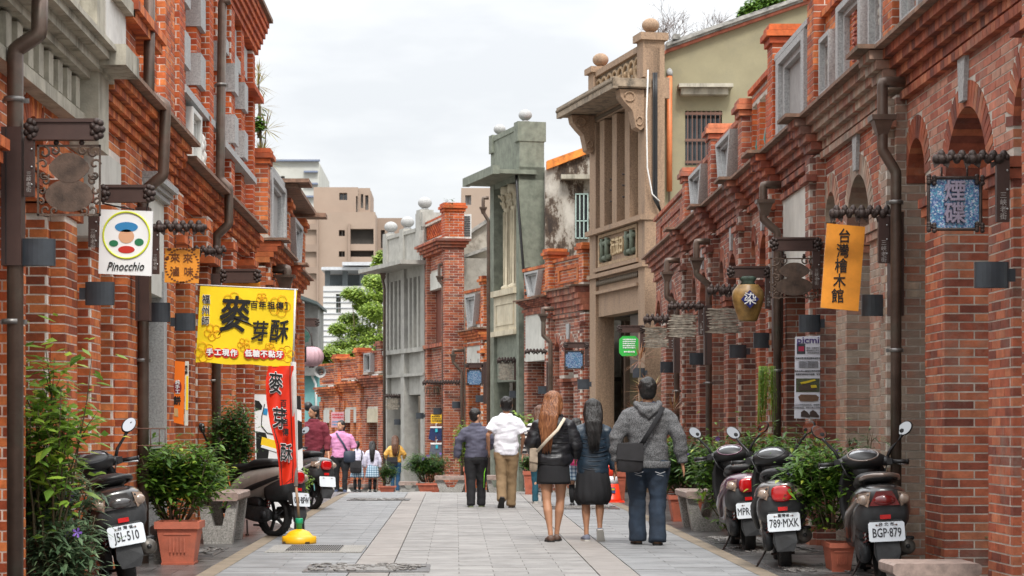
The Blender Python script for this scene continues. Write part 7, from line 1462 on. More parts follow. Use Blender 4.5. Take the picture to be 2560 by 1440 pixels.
    if rail:
        b = MB(); b.tube([(-.12, -.50, seat_h - .02), (-.145, -.68, seat_h + .01), (-.12, -.82, seat_h + .03), (-.06, -.885, seat_h + .042), (.06, -.885, seat_h + .042), (.12, -.82, seat_h + .03), (.145, -.68, seat_h + .01), (.12, -.50, seat_h - .02)], .017, 10); P('grab_rail', b, trim)
    return T
def spaint(n, c, coat=1., rough=.35, metal=.0, dirt=.25): return mat(n, c, rough, .08, 10, 0, coat=coat, metal=metal, dirt=dirt, dirtcol=tuple(min(1, q * 1.8 + .02) for q in c))
def sat(px, s): return ((px - CX) / s, F / s)
# rear of the scooter sits at px, so shift the centre forward by its tail length
def place(label, px, s, rz, *a, **k):
    x, y = (px - CX) / s, F / s; d = .93; return scooter(label, x - math.sin(rz) * d, y + math.cos(rz) * d, rz, *a, **k)
place('black scooter with bronze grab rail parked by the red brick pier, nearest on the right', 2222, 330, -.08, spaint('paint_black', (.014, .013, .013)), 'BGP·879', lean=-.05, region='台 北 市', trim=spaint('paint_bronze', (.16, .12, .10), metal=.4), lamp='trap', steer=-.12, lampcol=mat('tail_dark_red', (.16, .006, .006), .12, .3, 12, 0, coat=1.))
place('dark grey scooter with big red tail lamp, middle of the three on the right', 1968, 300, -.11, spaint('paint_grey', (.10, .095, .09), metal=.3), '789·MXK', lean=-.07, region='臺灣省', trim=mat('dull_plastic', (.03, .03, .03), .6), lamp='round', steer=-.3, rail=True)
place('dark purple scooter half hidden by the bush, left of the three on the right', 1884, 262, -.02, spaint('paint_purple', (.07, .008, .035)), 'MPR·8015', lean=-.08, region='', trim=spaint('paint_purple', (.07, .008, .035)), lamp='round', steer=-.25, rail=False)
place('black scooter behind the narrow leaved shrub at left, leaning with a white mirror', 338, 338, .30, spaint('paint_black', (.014, .013, .013)), 'J5L·510', lean=-.17, mt=-.12, region='台 灣 省', lamp='trap', steer=.1, lampcol=mat('smoked_lens', (.05, .045, .045), .1, .3, 20, 0, coat=1.))
place('grey brown scooter parked at an angle behind the yellow flag base', 742, 229, .92, spaint('paint_taupe', (.34, .30, .27), metal=.1), '071·BFW', lean=.06, region='', lamp='round', steer=.25, rail=False, mirror=(1, 1))
place('silver and dark grey scooter beyond the patterned board', 812, 172, .62, spaint('paint_darkgrey', (.10, .105, .11), metal=.3), '', lean=.05, trim=spaint('paint_silver', (.5, .5, .52), metal=.4), steer=-.2, rail=False)
b = MB(); b.tube([(-.11 + .0, 0, 0), (.0, 0, 0), (.1, 0, .0)], [.05, .07, .05], 8)

# ================================================================ PEOPLE
SKIN = mat('skin', (.50, .27, .17), .55, .06, 9, .03); SKIN2 = mat('skin_tan', (.42, .21, .12), .55, .06, 9, .03); SHOE = {}
def clothm(n, c, rough=.85, fine=0, var=.12, dirt=0): return mat('cloth_' + n, c, rough, var, 7, .25 if not fine else .5, bscale=fine or 220, isl=0, dirt=dirt)
def person(label, px, s, Hh, yaw=0, w=1., skin=None, feet=((.0, 0), (.0, 0)), arms=None, top=None, bottom=None, hair=None, shoes=None, vox=.011, group='people walking in the street', head_turn=0., extras=None, lean=0., fx=.043):
    """feet: (forward, lift) for left and right; arms: 3D elbow and wrist offsets; all lengths in body heights"""
    x, y = (px - CX) / s, F / s; T = Thing('person', label, 'person', (x, y, gz(y)), yaw, group); h = Hh; wa = w ** .6; skin = skin or SKIN; vox = vox * h / 1.65
    V = lambda a, b_, c: Vector((a * h, b_ * h, c * h)); lz = lambda z: lean * max(0, z - .5)
    def leg(sx, scale, z_top=.50, z_bot=.0, foot=True):
        f, lift = feet[0 if sx < 0 else 1]; hip = V(sx * .050 * w, 0, .50); kneel = (f * .52 + (.015 if lift == 0 else .03)); kz = .275 + lift * .25; ank = V(sx * fx * w, f - lift * .35, .045 + lift); knee = V(sx * .047 * w, kneel, kz)
        return hip, knee, ank
    # body: one continuous figure
    b = MB(); sh = .100 * w
    b.tube([V(0, 0, .46), V(0, 0, .50), V(0, .0, .56), V(0, lz(.64), .62), V(0, lz(.72), .70), V(0, lz(.78), .78), V(0, lz(.82), .825)], [(.075 * w * h, .05 * w * h), (.085 * w * h, .056 * w * h), (.080 * w * h, .055 * w * h), (.070 * w * h, .048 * w * h), (.085 * w * h, .052 * w * h), (.092 * w * h, .048 * w * h), (.05 * w * h, .035 * w * h)], 16, up=(0, 1, 0))
    b.tube([V(0, lz(.8) - .003, .80), V(0, lz(.84), .845), V(0, lz(.87) + .004, .885)], [.036 * h, .030 * h, .031 * h], 12)
    Hm = Matrix.Translation(V(0, lz(.93) + .006, .930)) @ Matrix.Rotation(head_turn, 4, 'Z') @ Matrix.Scale(1.08, 4)
    b.ball((0, -.003 * h, .004 * h), (.046 * h, .054 * h, .058 * h), 18, 12, M=Hm); b.ball((0, .018 * h, -.030 * h), (.034 * h, .036 * h, .034 * h), 14, 9, M=Hm)
    b.tube([(0, .05 * h, .006 * h), (0, .064 * h, -.012 * h), (0, .052 * h, -.018 * h)], [.005 * h, .009 * h, .006 * h], 8, M=Hm)
    b.ball((0, .050 * h, -.034 * h), (.014 * h, .007 * h, .005 * h), 8, 5, M=Hm)
    for sx in (-1, 1): b.ball((sx * .047 * h, -.004 * h, -.006 * h), (.007 * h, .012 * h, .018 * h), 8, 6, M=Hm)
    arms = arms or (((-.145, -.01, .635), (-.15, .035, .485)), ((.145, -.01, .635), (.15, .035, .485)))
    A = []
    for i, sx in enumerate((-1, 1)):
        S0 = V(sx * (sh - .008), lz(.8), .768); el, wr = V(*arms[i][0]), V(*arms[i][1]); el.x = el.x * (1 if abs(arms[i][0][0]) > .2 else 1) + sx * (w - 1) * .09 * h; wr.x += sx * (w - 1) * .09 * h; A.append((S0, el, wr))
        b.tube([V(sx * sh * .5, lz(.8), .80), S0, S0.lerp(el, .5), el, el.lerp(wr, .35), wr], [.024 * h, .027 * h * wa, .023 * h * wa, .020 * h, .020 * h, .013 * h], 10)
        d = (wr - el).normalized(); sd = Vector((0, 1, 0)) - d * d.y; sd.normalize(); n_ = d.cross(sd)   # hand: thumb side forward
        b.tube([wr, wr + d * .018 * h, wr + d * .048 * h], [(.013 * h, .011 * h), (.021 * h, .010 * h), (.022 * h, .009 * h)], 10, up=n_)
        for k in range(4):
            o = wr + d * .046 * h + sd * (.016 - .0107 * k) * h; ln = (.030, .036, .033, .025)[k] * h; cu = n_ * (-sx) * .0
            cd = (d + sd * .0 + Vector((-sx * .28, 0, 0))).normalized(); b.tube([o - d * .012 * h, o + d * ln * .45, o + d * ln * .45 + cd * ln * .4, o + d * ln * .40 + cd * ln * .75], [.0056 * h, .0053 * h, .0048 * h, .0035 * h], 7)
        o = wr + d * .018 * h + sd * .016 * h; b.tube([o, o + (d * .6 + sd * .6) * .022 * h, o + (d * 1.5 + sd * .75) * .022 * h], [.0075 * h, .0062 * h, .004 * h], 7)
    for sx in (-1, 1):
        hip, knee, ank = leg(sx, 1); f, lift = feet[0 if sx < 0 else 1]; lw = w * (.72 if bottom and bottom[0] == 'trousers' else 1)
        b.tube([hip, hip.lerp(knee, .4), knee, knee.lerp(ank, .3) - V(0, .008, 0), ank.lerp(knee, .25), ank], [.052 * h * lw, .044 * h * lw, .029 * h * lw ** .8, .031 * h * lw ** .8, .019 * h * min(1, lw), .017 * h], 12)
        ft = V(0, 1, 0) if lift == 0 else V(0, .55, -.83); b.tube([ank - ft * .015 + V(0, 0, -.02 if lift == 0 else 0), ank + ft * .03 + V(0, 0, -.027 if lift == 0 else 0), ank + ft * .075 + V(0, 0, -.033 if lift == 0 else 0)], [.018 * h, .018 * h, .012 * h], 9)
    me = fuse(b, vox, 3); pobj('body', me, T.e, skin)
    # eyes
    for sx in (-1, 1): q = MB(); q.ball((sx * .018 * h, .047 * h, .004 * h), (.0055 * h, .003 * h, .0028 * h), 8, 5, M=Hm); T.part('eye', q, INK); q = MB(); q.box((sx * .018 * h, .0505 * h, .0155 * h), (.017 * h, .003 * h, .003 * h), M=Hm); T.part('eyebrow', q, INK)
    # trousers or skirt
    if bottom:
        kind, m = bottom[0], bottom[1]; kw = bottom[2] if len(bottom) > 2 else {}
        b = MB(); b.tube([V(0, 0, .44), V(0, 0, .48), V(0, 0, .53), V(0, 0, .57)], [(.07 * w * h, .055 * w * h), (.096 * w * h, .070 * w * h), (.090 * w * h, .065 * w * h), (.080 * w * h, .057 * w * h)], 20, up=(0, 1, 0))
        if kind in ('trousers', 'shorts'):
            fl = kw.get('flare', 1.); 
            for sx in (-1, 1):
                hip, knee, ank = leg(sx, 1); end = ank if kind == 'trousers' else knee; r0 = .060 * w * h
                pts = [hip + V(0, 0, .0), hip.lerp(knee, .5), knee, knee.lerp(end, .5) if kind == 'trousers' else knee + V(0, 0, -.01), end + (V(0, -.008, -.022) if kind == 'trousers' else V(0, 0, -.02))]
                rr = [r0, r0 * .84, .041 * h * kw.get('fit', 1.), .037 * h * kw.get('fit', 1.) * fl, .035 * h * kw.get('fit', 1.) * fl ** 2]; b.tube(pts, rr, 16)
            me = fuse(b, vox * 1.1, 2, (.0075 * h, 7, 8, px * .01)); pobj('trousers', me, T.e, m)
        else:
            zb = kw.get('hem', .30); wd = kw.get('wide', 1.1); n = 48; b2 = MB(); rings = []; K = 9
            for k in range(K + 1):
                t = k / K; z = .565 - (.565 - zb) * t; e = (.084 + (.016 * min(1, t * 3)) + (wd - 1) * .10 * t) * w
                if kw.get('bubble') and t > .85: e *= 1 - (t - .85) * 1.6
                rings.append((e, e * .80, z, kw.get('pleat', .02) * t))
            vs = []
            for e, f_, z, pl_ in rings + [(q[0] * .96, q[1] * .96, q[2] + .004, q[3]) for q in rings[::-1]]:
                for j in range(n): a = 2 * math.pi * j / n; r_ = 1 + pl_ * math.sin(a * kw.get('np', 11) + z * 9) + pl_ * .5 * math.sin(a * 5 + z * 20); vs.append(V(e * math.cos(a) * r_, f_ * math.sin(a) * r_, z))
            R_ = 2 * (K + 1); b2.add(vs, [(i * n + j, (i + 1) * n + j, (i + 1) * n + (j + 1) % n, i * n + (j + 1) % n) for i in range(R_ - 1) for j in range(n)], True); T.part('skirt', b2, m)
    if top:
        kind, m = top[0], top[1]; kw = top[2] if len(top) > 2 else {}; hem = kw.get('hem', .50); th = kw.get('thick', .010); sl = kw.get('sleeve', 1.); b = MB(); W_ = w * kw.get('wide', 1.)
        def e(a, c): return (a * W_ * h + th * h, c * W_ * h + th * h)
        secs = [(hem, .090, .062), (hem + .04, .090, .062), (.60, .086, .060), (.68, .088, .060), (.735, .094, .058), (.768, .092, .052), (.797, .072, .045), (.822, .047, .038), (.850, .034, .034)]
        if kw.get('gather'): secs[0] = (hem, .080, .056); secs[1] = (hem + .035, .098, .068)
        b.tube([V(0, lz(z), z) for z, _, _ in secs], [e(a, c) for _, a, c in secs], 22, up=(0, 1, 0))
        for i, sx in enumerate((-1, 1)):
            S0, el, wr = A[i]
            if sl >= 1: pts = [V(sx * sh * .35, lz(.8), .790), S0, S0.lerp(el, .5), el, el.lerp(wr, .5), el.lerp(wr, .93)]; rr = [.034 * h, .037 * wa * h, .034 * wa * h, .030 * h * wa, .027 * h * wa, .021 * h]
            elif sl >= .7: pts = [V(sx * sh * .35, lz(.8), .790), S0, S0.lerp(el, .5), el, el.lerp(wr, .35)]; rr = [.034 * h, .037 * wa * h, .034 * wa * h, .031 * h * wa, .027 * h]
            else: pts = [V(sx * sh * .35, lz(.8), .790), S0, S0.lerp(el, .35), S0.lerp(el, .72)]; rr = [.034 * h, .039 * wa * h, .039 * wa * h, .041 * h * wa]
            b.tube(pts, [q + th * .6 * h for q in rr], 14)
        me = fuse(b, vox, 2, (kw.get('fold', .009) * 1.35 * h, 6.5, 11, px * .013)); o = pobj(kind, me, T.e, m)
        if kw.get('collar'): q = MB(); q.tube([V(.040 * math.cos(t), lz(.85) + .036 * math.sin(t), .848 + .004 * math.sin(t)) for t in np.linspace(0, 2 * math.pi, 20)], .010 * h, 7, cap=False); T.part('collar', q, kw['collar'])
        if kw.get('quilt'):   # padded jacket seams: rolls of quilting round the trunk
            step, vee = kw['quilt'], kw.get('vee', 0); z = hem + .02; 
            while z < .80:
                k = np.interp(z, [s_[0] for s_ in secs], [s_[1] for s_ in secs]) * W_ * h + th * h; k2 = np.interp(z, [s_[0] for s_ in secs], [s_[2] for s_ in secs]) * W_ * h + th * h; q = MB()
                pts = [Vector((k * 1.0 * math.cos(t), (k2 * 1.03) * math.sin(t) + lz(z) * h, z * h - vee * h * (.5 + .5 * math.cos((t + math.pi / 2) * 2)) * (1 if True else 0))) for t in np.linspace(math.pi * .97, math.pi * 2.03, 26)]
                q.tube(pts, [(.0028 * h, .0045 * h)] * 26, 6, cap=False); T.part('quilt_seam', q, kw['seam']); z += step
            for i, sx in enumerate((-1, 1)):
                S0, el, wr = A[i]
                for t in np.linspace(.15, .95, 7):
                    c = S0.lerp(el, t); d = (el - S0).normalized(); r_ = (.036 - .006 * t) * h * wa + th * .6 * h; u_ = d.cross(Vector((0, 1, 0))).normalized(); v_ = d.cross(u_); q = MB(); q.tube([c + u_ * r_ * math.cos(a) + v_ * r_ * math.sin(a) for a in np.linspace(0, 2 * math.pi, 14)], .003 * h, 5, cap=False); T.part('quilt_seam', q, kw['seam'])
    if hair:
        kind, m = hair[0], hair[1]; kw = hair[2] if len(hair) > 2 else {}; b = MB()
        kl = 1.12 if kind == 'long' else 1.; b.ball((0, -.012 * h, .014 * h), (.051 * kl * h, .055 * h, .056 * h), 20, 14, M=Hm); b.ball((0, -.022 * h, -.014 * h), (.047 * kl * h, .038 * h, .044 * h), 16, 10, M=Hm)
        if kind == 'long':
            L_ = kw.get('len', .25); wv = kw.get('w', .045); off = kw.get('off', 0.)
            b.tube([(0, -.030 * h, .02 * h), (off * .2 * h, -.050 * h, -.03 * h), (off * .6 * h, -.076 * h - lean * .02 * h, -.09 * h), (off * h, -.090 * h, (-.09 - L_ * .35) * h), (off * h, -.092 * h, (-.09 - L_ * .6) * h), (off * 1.1 * h, -.090 * h, (-.09 - L_) * h)], [(.054 * h, .032 * h), (.060 * h, .034 * h), (wv * 1.25 * h, .030 * h), (wv * 1.15 * h, .022 * h), (wv * .75 * h, .014 * h), (wv * .2 * h, .005 * h)], 14, up=(0, 1, 0), M=Hm)
            for sx in (-1, 1): b.tube([(sx * .040 * h, -.005 * h, .02 * h), (sx * .048 * h, -.012 * h, -.03 * h), (sx * .045 * h, -.030 * h, -.08 * h)], [.018 * h, .018 * h, .012 * h], 8, M=Hm)
        if kind == 'tail': b.tube([(0, -.055 * h, .01 * h), (0, -.085 * h, -.01 * h), (.01 * h, -.078 * h, -.10 * h)], [.016 * h, .02 * h, .006 * h], 9, M=Hm)
        me = fuse(b, vox * .8, 2, (.004 * h, 22, 5 if kind == 'long' else 22, 3)); pobj('hair', me, T.e, m)
        if kind == 'long':   # strands
            q = MB(); rr = random.Random(px)
            for i in range(110): x0 = rr.uniform(-.9, .9); L2 = kw.get('len', .25) * rr.uniform(.6, 1.18); off = kw.get('off', 0.); wv = kw.get('w', .045); q.tube([(x0 * .030 * h, -.030 * h, .056 * h), (x0 * .054 * h, (-.056 - .012 * (1 - x0 * x0)) * h, .005 * h), ((x0 * wv * 1.05 + off * .7) * h, (-.090 - .014 * (1 - x0 * x0)) * h, -.10 * h), ((x0 * wv * .95 + off) * h, -.108 * h, (-.09 - L2 * .6) * h), ((x0 * wv * .7 + off * 1.1) * h, -.102 * h, (-.09 - L2) * h)], [.002 * h, .003 * h, .0034 * h, .003 * h, .001 * h], 4, M=Hm)
            T.part('hair_strands', q, kw.get('hi', m), kind='stuff')
    if shoes:
        m, sole = shoes[0], shoes[1]
        for sx in (-1, 1):
            hip, knee, ank = leg(sx, 1); f, lift = feet[0 if sx < 0 else 1]; b = MB(); c = ank
            R_ = Matrix.Translation(c + V(0, 0, 0)) @ Matrix.Rotation(-1.0 if lift > .02 else 0, 4, 'X') @ Matrix.Rotation(-sx * .12, 4, 'Z')
            b.tube([(0, -.030 * h, -.014 * h), (0, -.022 * h, -.018 * h), (0, .03 * h, -.022 * h), (0, .080 * h, -.028 * h), (0, .105 * h, -.033 * h)], [(.015 * h, .018 * h), (.024 * h, .024 * h), (.026 * h, .022 * h), (.028 * h, .016 * h), (.014 * h, .008 * h)], 14, up=(0, 0, 1), M=R_); o = T.part('shoe', b, m)
            b = MB(); b.prism([(u * h, v * h, -.045 * h) for u, v in ((-.018, -.036), (.018, -.036), (.026, -.01), (.025, .03), (.031, .07), (.020, .105), (0, .113), (-.020, .105), (-.031, .07), (-.025, .03), (-.026, -.01))], (0, 0, .013 * h), M=R_); T.part('sole', b, sole, parent=o)
    return T, V, A
BLK = clothm('black', (.010, .010, .012)); HBL = hairmat('hair_black', (.004, .004, .004), (.022, .019, .018)); HOR = hairmat('hair_auburn', (.10, .028, .010), (.36, .15, .06)); HBR = hairmat('hair_brown', (.05, .018, .01), (.17, .07, .03))
SOLEW = mat('sole_white', (.5, .48, .44), .7, .1, 9, 0); SOLEB = mat('sole_black', (.015, .014, .013), .7); JEAN = clothm('jeans', (.016, .028, .048), .85, 260, .35); SHG = mat('shoe_grey', (.16, .17, .22), .8, .1, 20, .2)
def bag(label, T, pts, wdt, m, strap, strap_m, cat='bag', nm='shoulder_bag', r=.014):
    """pts: local centre of the bag, size; strap: local points"""
    M_ = T.e.matrix_basis if False else Matrix.Translation(T.loc) @ Matrix.Rotation(T.e.rotation_euler.z, 4, 'Z'); c = M_ @ Vector(pts); B_ = Thing(nm, label, cat, c, T.e.rotation_euler.z)
    w_, d_, h_ = wdt; b = MB(); b.loft([(-d_ / 2, 0, w_ * .46, h_ * .46), (-d_ * .3, 0, w_ / 2, h_ / 2), (d_ * .3, 0, w_ / 2, h_ / 2), (d_ / 2, 0, w_ * .46, h_ * .46)], 20, 5, 2); B_.part('pouch', b, m)
    b = MB(); b.prism([(-w_ * .48, -d_ / 2 - .012, h_ * .48), (w_ * .48, -d_ / 2 - .012, h_ * .48), (w_ * .5, -d_ / 2 - .014, -h_ * .12), (-w_ * .5, -d_ / 2 - .014, -h_ * .05)], (0, .012, 0)); B_.part('flap', b, m)
    b = MB(); P_ = [Vector(p) - Vector(pts) for p in strap]; b.tube(P_, [(r, .004)] * len(P_), 8, up=(0, 1, 0)); B_.part('strap', b, strap_m); return B_
# hooded man
gm, gt, gb_ = _new('cloth_heather'); g_ = gt.nodes.new('ShaderNodeNewGeometry'); n_ = gt.nodes.new('ShaderNodeTexNoise'); n_.inputs['Scale'].default_value = 110; n_.inputs['Detail'].default_value = 3; r_ = gt.nodes.new('ShaderNodeValToRGB'); r_.color_ramp.elements[0].position = .35; r_.color_ramp.elements[1].position = .68; r_.color_ramp.elements[0].color = (.035, .037, .04, 1); r_.color_ramp.elements[1].color = (.20, .20, .205, 1)
gt.links.new(g_.outputs['Position'], n_.inputs['Vector']); gt.links.new(n_.outputs[0], r_.inputs[0]); gt.links.new(r_.outputs[0], gb_.inputs[0]); gb_.inputs['Roughness'].default_value = .95
T, V, A = person('broad man in a grey hooded sweatshirt and dark jeans with a black shoulder bag', 1619, 245, 1.71, 0, 1.24, SKIN2, ((.06, 0), (-.05, 0)), (((-.165, -.01, .64), (-.165, .01, .50)), ((.16, -.03, .65), (.185, -.02, .485))), ('hoodie', gm, dict(hem=.475, thick=.010, fold=.008, collar=clothm('navy', (.015, .02, .045)))), ('trousers', JEAN, dict(flare=1.12, fit=1.16)), ('short', HBL), (SHOE.get(0) or mat('shoe_tan', (.12, .06, .03), .6), SOLEB))
b = MB(); b.tube([V(.068 * math.cos(t), -.010 + .050 * math.sin(t), .842 - .030 * max(0, -math.sin(t))) for t in np.linspace(math.pi * .85, math.pi * 2.15, 18)], [.018 * 1.7] * 18, 9); b.tube([V(-.06, -.045, .832), V(-.03, -.075, .80), V(0, -.085, .775), V(.03, -.075, .80), V(.06, -.045, .832)], [.025, .038, .04, .038, .025], 10); b.tube([V(-.04, -.06, .82), V(0, -.088, .80), V(.04, -.06, .82)], [.02, .045, .02], 10); pobj('hood', fuse(b, .012, 3, (.012, 9, 14, 4)), T.e, gm)
b = MB(); b.tube([V(-.135, 0, .485), V(-.115, -.085, .482), V(0, -.11, .482), V(.115, -.085, .482), V(.135, 0, .485)], [(.006, .035)] * 5, 8, up=(0, 0, 1)); T.part('waistband', b, gm)
for sx in (-1, 1): b = MB(); b.tube([V(sx * .065 - .03, -.100, .44), V(sx * .065, -.106, .43), V(sx * .065 + .03, -.100, .44)], .004, 5); b.tube([V(sx * .065 - .02, -.101, .425), V(sx * .065 + .02, -.104, .415)], .003, 5); T.part('pocket_stitch', b, mat('stitch_pale', (.35, .36, .38), .8))
bag('black messenger bag hanging at the hooded man left hip', T, V(-.115, -.115, .525), (.27, .09, .30), mat('bag_black', (.014, .013, .015), .55, .3, 14, .2), [V(-.05, -.135, .60), V(.0, -.135, .68), V(.05, -.125, .76), V(.085, -.07, .825)], BLK, r=.024)
# navy puffer
NAV = mat('puffer_navy', (.014, .028, .045), .42, .2, 9, .15); NSEAM = mat('puffer_seam', (.006, .012, .022), .6)
T, V, A = person('dark haired woman in a navy quilted jacket and black balloon skirt', 1482, 237, 1.50, .02, 1.03, SKIN2, ((.0, 0), (-.05, .035)), (((-.165, -.01, .66), (-.19, .09, .60)), ((.145, -.01, .64), (.15, .01, .50))), ('padded_jacket', NAV, dict(hem=.475, thick=.016, quilt=.030, vee=.022, seam=NSEAM, collar=NAV, fold=.006)), ('skirt', BLK, dict(hem=.26, wide=1.32, bubble=1, pleat=.08, np=13)), ('long', HBL, dict(len=.17, w=.046, hi=HBL)), (SHG, SOLEW))
# orange haired woman
QB = mat('quilt_black', (.013, .013, .016), .38, .25, 10, .2); QS = mat('quilt_black_seam', (.004, .004, .005), .8)
T, V, A = person('woman with long auburn hair in black quilted jacket and short black skirt', 1384, 238, 1.58, .0, 1.0, SKIN2, ((-.075, 0), (.045, 0)), (((-.15, -.0, .65), (-.13, .08, .58)), ((.15, -.01, .65), (.15, .06, .57))), ('padded_jacket', QB, dict(hem=.51, thick=.020, quilt=.032, seam=QS, wide=1.06, gather=1)), ('skirt', BLK, dict(hem=.385, wide=1.14, pleat=.006)), ('long', HOR, dict(len=.20, w=.050, off=-.012)), (mat('sandal', (.09, .05, .035), .6), SOLEB), head_turn=-.35, fx=.022)
bag('beige shoulder bag with a pale strap across the black quilted jacket', T, V(-.135, -.02, .545), (.085, .13, .25), mat('bag_beige', (.34, .27, .20), .6, .15, 14, .2), [V(-.115, -.09, .60), V(-.055, -.145, .67), V(.02, -.14, .745), V(.07, -.08, .822)], mat('strap_cream', (.55, .48, .38), .6), r=.016)
b = MB(); b.tube([V(.045, .052, .937), V(.055, .035, .94)], .004, 5); 
# white t-shirt man
T, V, A = person('man in a white t-shirt and khaki trousers walking away', 1266, 168, 1.66, 0, 1.02, SKIN2, ((-.10, .05), (.03, 0)), (((-.165, -.02, .655), (-.155, .07, .52)), ((.15, .0, .64), (.14, .09, .54))), ('tshirt', clothm('white', (.74, .74, .80), .8), dict(hem=.475, sleeve=.5, thick=.016, fold=.009)), ('trousers', clothm('khaki', (.22, .145, .075), .85), dict(fit=1.15)), ('short', HBL), (mat('shoe_tan', (.12, .06, .03), .6), SOLEB))
# boy
GP = clothm('greymauve', (.085, .085, .125), .8)
T, V, A = person('boy in a grey long sleeved shirt and black track trousers turning his head', 1190, 166, 1.49, -.05, 1.12, SKIN, ((-.06, 0), (.06, 0)), (((-.165, .0, .65), (-.19, .03, .49)), ((.15, .02, .66), (.13, .10, .60))), ('shirt', GP, dict(hem=.505, thick=.010, fold=.009, collar=GP)), ('trousers', clothm('track', (.010, .010, .012)), dict(fit=1.2)), ('short', HBL), (mat('shoe_dark2', (.05, .055, .05), .7), mat('sole_green', (.2, .24, .12), .7)), head_turn=-.95)
b = MB(); b.tube([V(.115, -.01, .47), V(.085, -.02, .35), V(.08, -.02, .2)], .006, 5); b.tube([V(-.112, -.01, .45), V(-.085, -.02, .32)], .006, 5); T.part('lime_piping', b, mat('lime', (.25, .75, .03), .6))
# striped woman behind
sm_, st_, sb_ = _new('cloth_stripes'); g_ = st_.nodes.new('ShaderNodeNewGeometry'); sp_ = st_.nodes.new('ShaderNodeSeparateXYZ'); mt_ = st_.nodes.new('ShaderNodeMath'); mt_.operation = 'MULTIPLY'; mt_.inputs[1].default_value = 15; fr_ = st_.nodes.new('ShaderNodeMath'); fr_.operation = 'FRACT'; gt_ = st_.nodes.new('ShaderNodeMath'); gt_.operation = 'GREATER_THAN'; gt_.inputs[1].default_value = .5; mx_ = st_.nodes.new('ShaderNodeMix'); mx_.data_type = 'RGBA'; mx_.inputs[6].default_value = (.012, .012, .02, 1); mx_.inputs[7].default_value = (.65, .62, .58, 1)
for a_, b__ in ((g_.outputs['Position'], sp_.inputs[0]), (sp_.outputs['Z'], mt_.inputs[0]), (mt_.outputs[0], fr_.inputs[0]), (fr_.outputs[0], gt_.inputs[0]), (gt_.outputs[0], mx_.inputs[0]), (mx_.outputs[2], sb_.inputs[0])): st_.links.new(a_, b__)
person('woman in a black and white striped top and teal jeans, mostly hidden', 1350, 159, 1.55, 0, 1.05, SKIN, ((.0, 0), (.02, 0)), (((-.15, -.01, .66), (-.17, .0, .50)), ((.15, -.01, .65), (.15, .06, .50))), ('striped_top', sm_, dict(hem=.46, thick=.012)), ('trousers', clothm('teal', (.012, .075, .11)), dict(fit=.85)), ('long', HBR, dict(len=.14)), (SOLEW, SOLEW), vox=.014)
# plaid
def plaid():
    m, t, b = _new('cloth_plaid'); N = t.nodes.new; L = t.links.new; tc_ = N('ShaderNodeTexCoord'); sp = N('ShaderNodeSeparateXYZ'); L(tc_.outputs['Object'], sp.inputs[0]); last = None
    outs = []
    for ax, f_ in (('X', 17), ('Z', 17)):
        a = N('ShaderNodeMath'); a.operation = 'MULTIPLY'; a.inputs[1].default_value = f_; L(sp.outputs[ax], a.inputs[0]); c = N('ShaderNodeMath'); c.operation = 'FRACT'; L(a.outputs[0], c.inputs[0]); d = N('ShaderNodeMath'); d.operation = 'GREATER_THAN'; d.inputs[1].default_value = .6; L(c.outputs[0], d.inputs[0]); outs.append(d)
    s_ = N('ShaderNodeMath'); s_.operation = 'ADD'; L(outs[0].outputs[0], s_.inputs[0]); L(outs[1].outputs[0], s_.inputs[1]); h_ = N('ShaderNodeMath'); h_.operation = 'MULTIPLY'; h_.inputs[1].default_value = .5; L(s_.outputs[0], h_.inputs[0])
    r = N('ShaderNodeValToRGB'); r.color_ramp.interpolation = 'CONSTANT'; e = r.color_ramp.elements; e[0].color = (.50, .62, .70, 1); e[1].position = .9; e[1].color = (.05, .10, .2, 1); q = e.new(.4); q.color = (.18, .30, .40, 1); L(h_.outputs[0], r.inputs[0]); L(r.outputs[0], b.inputs[0]); b.inputs['Roughness'].default_value = .85; return m
PLD = plaid(); WSH = clothm('school_white', (.62, .60, .72)); SCH = (mat('shoe_black', (.012, .012, .015), .4), SOLEB)
def socks(T, V, f):
    for i, sx in enumerate((-1, 1)): b = MB(); a = V(sx * .043, f[i], .05); k = V(sx * .047, f[i] * .5 + .01, .25); b.tube([a, a.lerp(k, .5) - V(0, .006, 0), k], [.022 * V(0, 0, 1).z, .036 * V(0, 0, 1).z, .034 * V(0, 0, 1).z], 12); T.part('sock', b, BLK)
T, V, A = person('schoolgirl in plaid skirt with a pink backpack between the two walking women', 1440, 165, 1.34, 0, .95, SKIN, ((.0, 0), (.03, 0)), None, ('blouse', WSH, dict(hem=.53)), ('skirt', PLD, dict(hem=.30, wide=1.4, pleat=.05, np=16)), ('long', HBL, dict(len=.1)), SCH, vox=.014); socks(T, V, (0, .03))
c = Matrix.Translation(T.loc) @ V(0, -.15, .60); B_ = Thing('backpack', 'bright pink backpack on the schoolgirl between the two women', 'backpack', c); b = MB(); b.loft([(-.10, 0, .12, .16), (-.02, 0, .14, .18), (.06, 0, .13, .17)], 16, 4, 2); B_.part('pack', b, mat('pink', (.75, .03, .22), .6)); b = MB(); b.box((0, -.11, -.09), (.20, .03, .10)); B_.part('front_pocket', b, mat('pink_dark', (.35, .02, .1), .6))
T, V, A = person('schoolgirl in white blouse and blue plaid skirt beside the woman in pink', 893, 97, 1.32, 0, .98, SKIN, ((.02, 0), (-.02, 0)), None, ('blouse', WSH, dict(hem=.52)), ('skirt', PLD, dict(hem=.29, wide=1.4, pleat=.05, np=16)), ('tail', HBL), SCH, vox=.016); socks(T, V, (.02, -.02))
bag('black school bag with a red flap on the schoolgirl back', T, V(-.02, -.14, .50), (.30, .12, .34), mat('bag_black', (.014, .013, .015), .55), [V(.08, -.08, .6), V(.1, -.06, .75), V(.08, -.03, .82)], BLK, nm='school_bag')
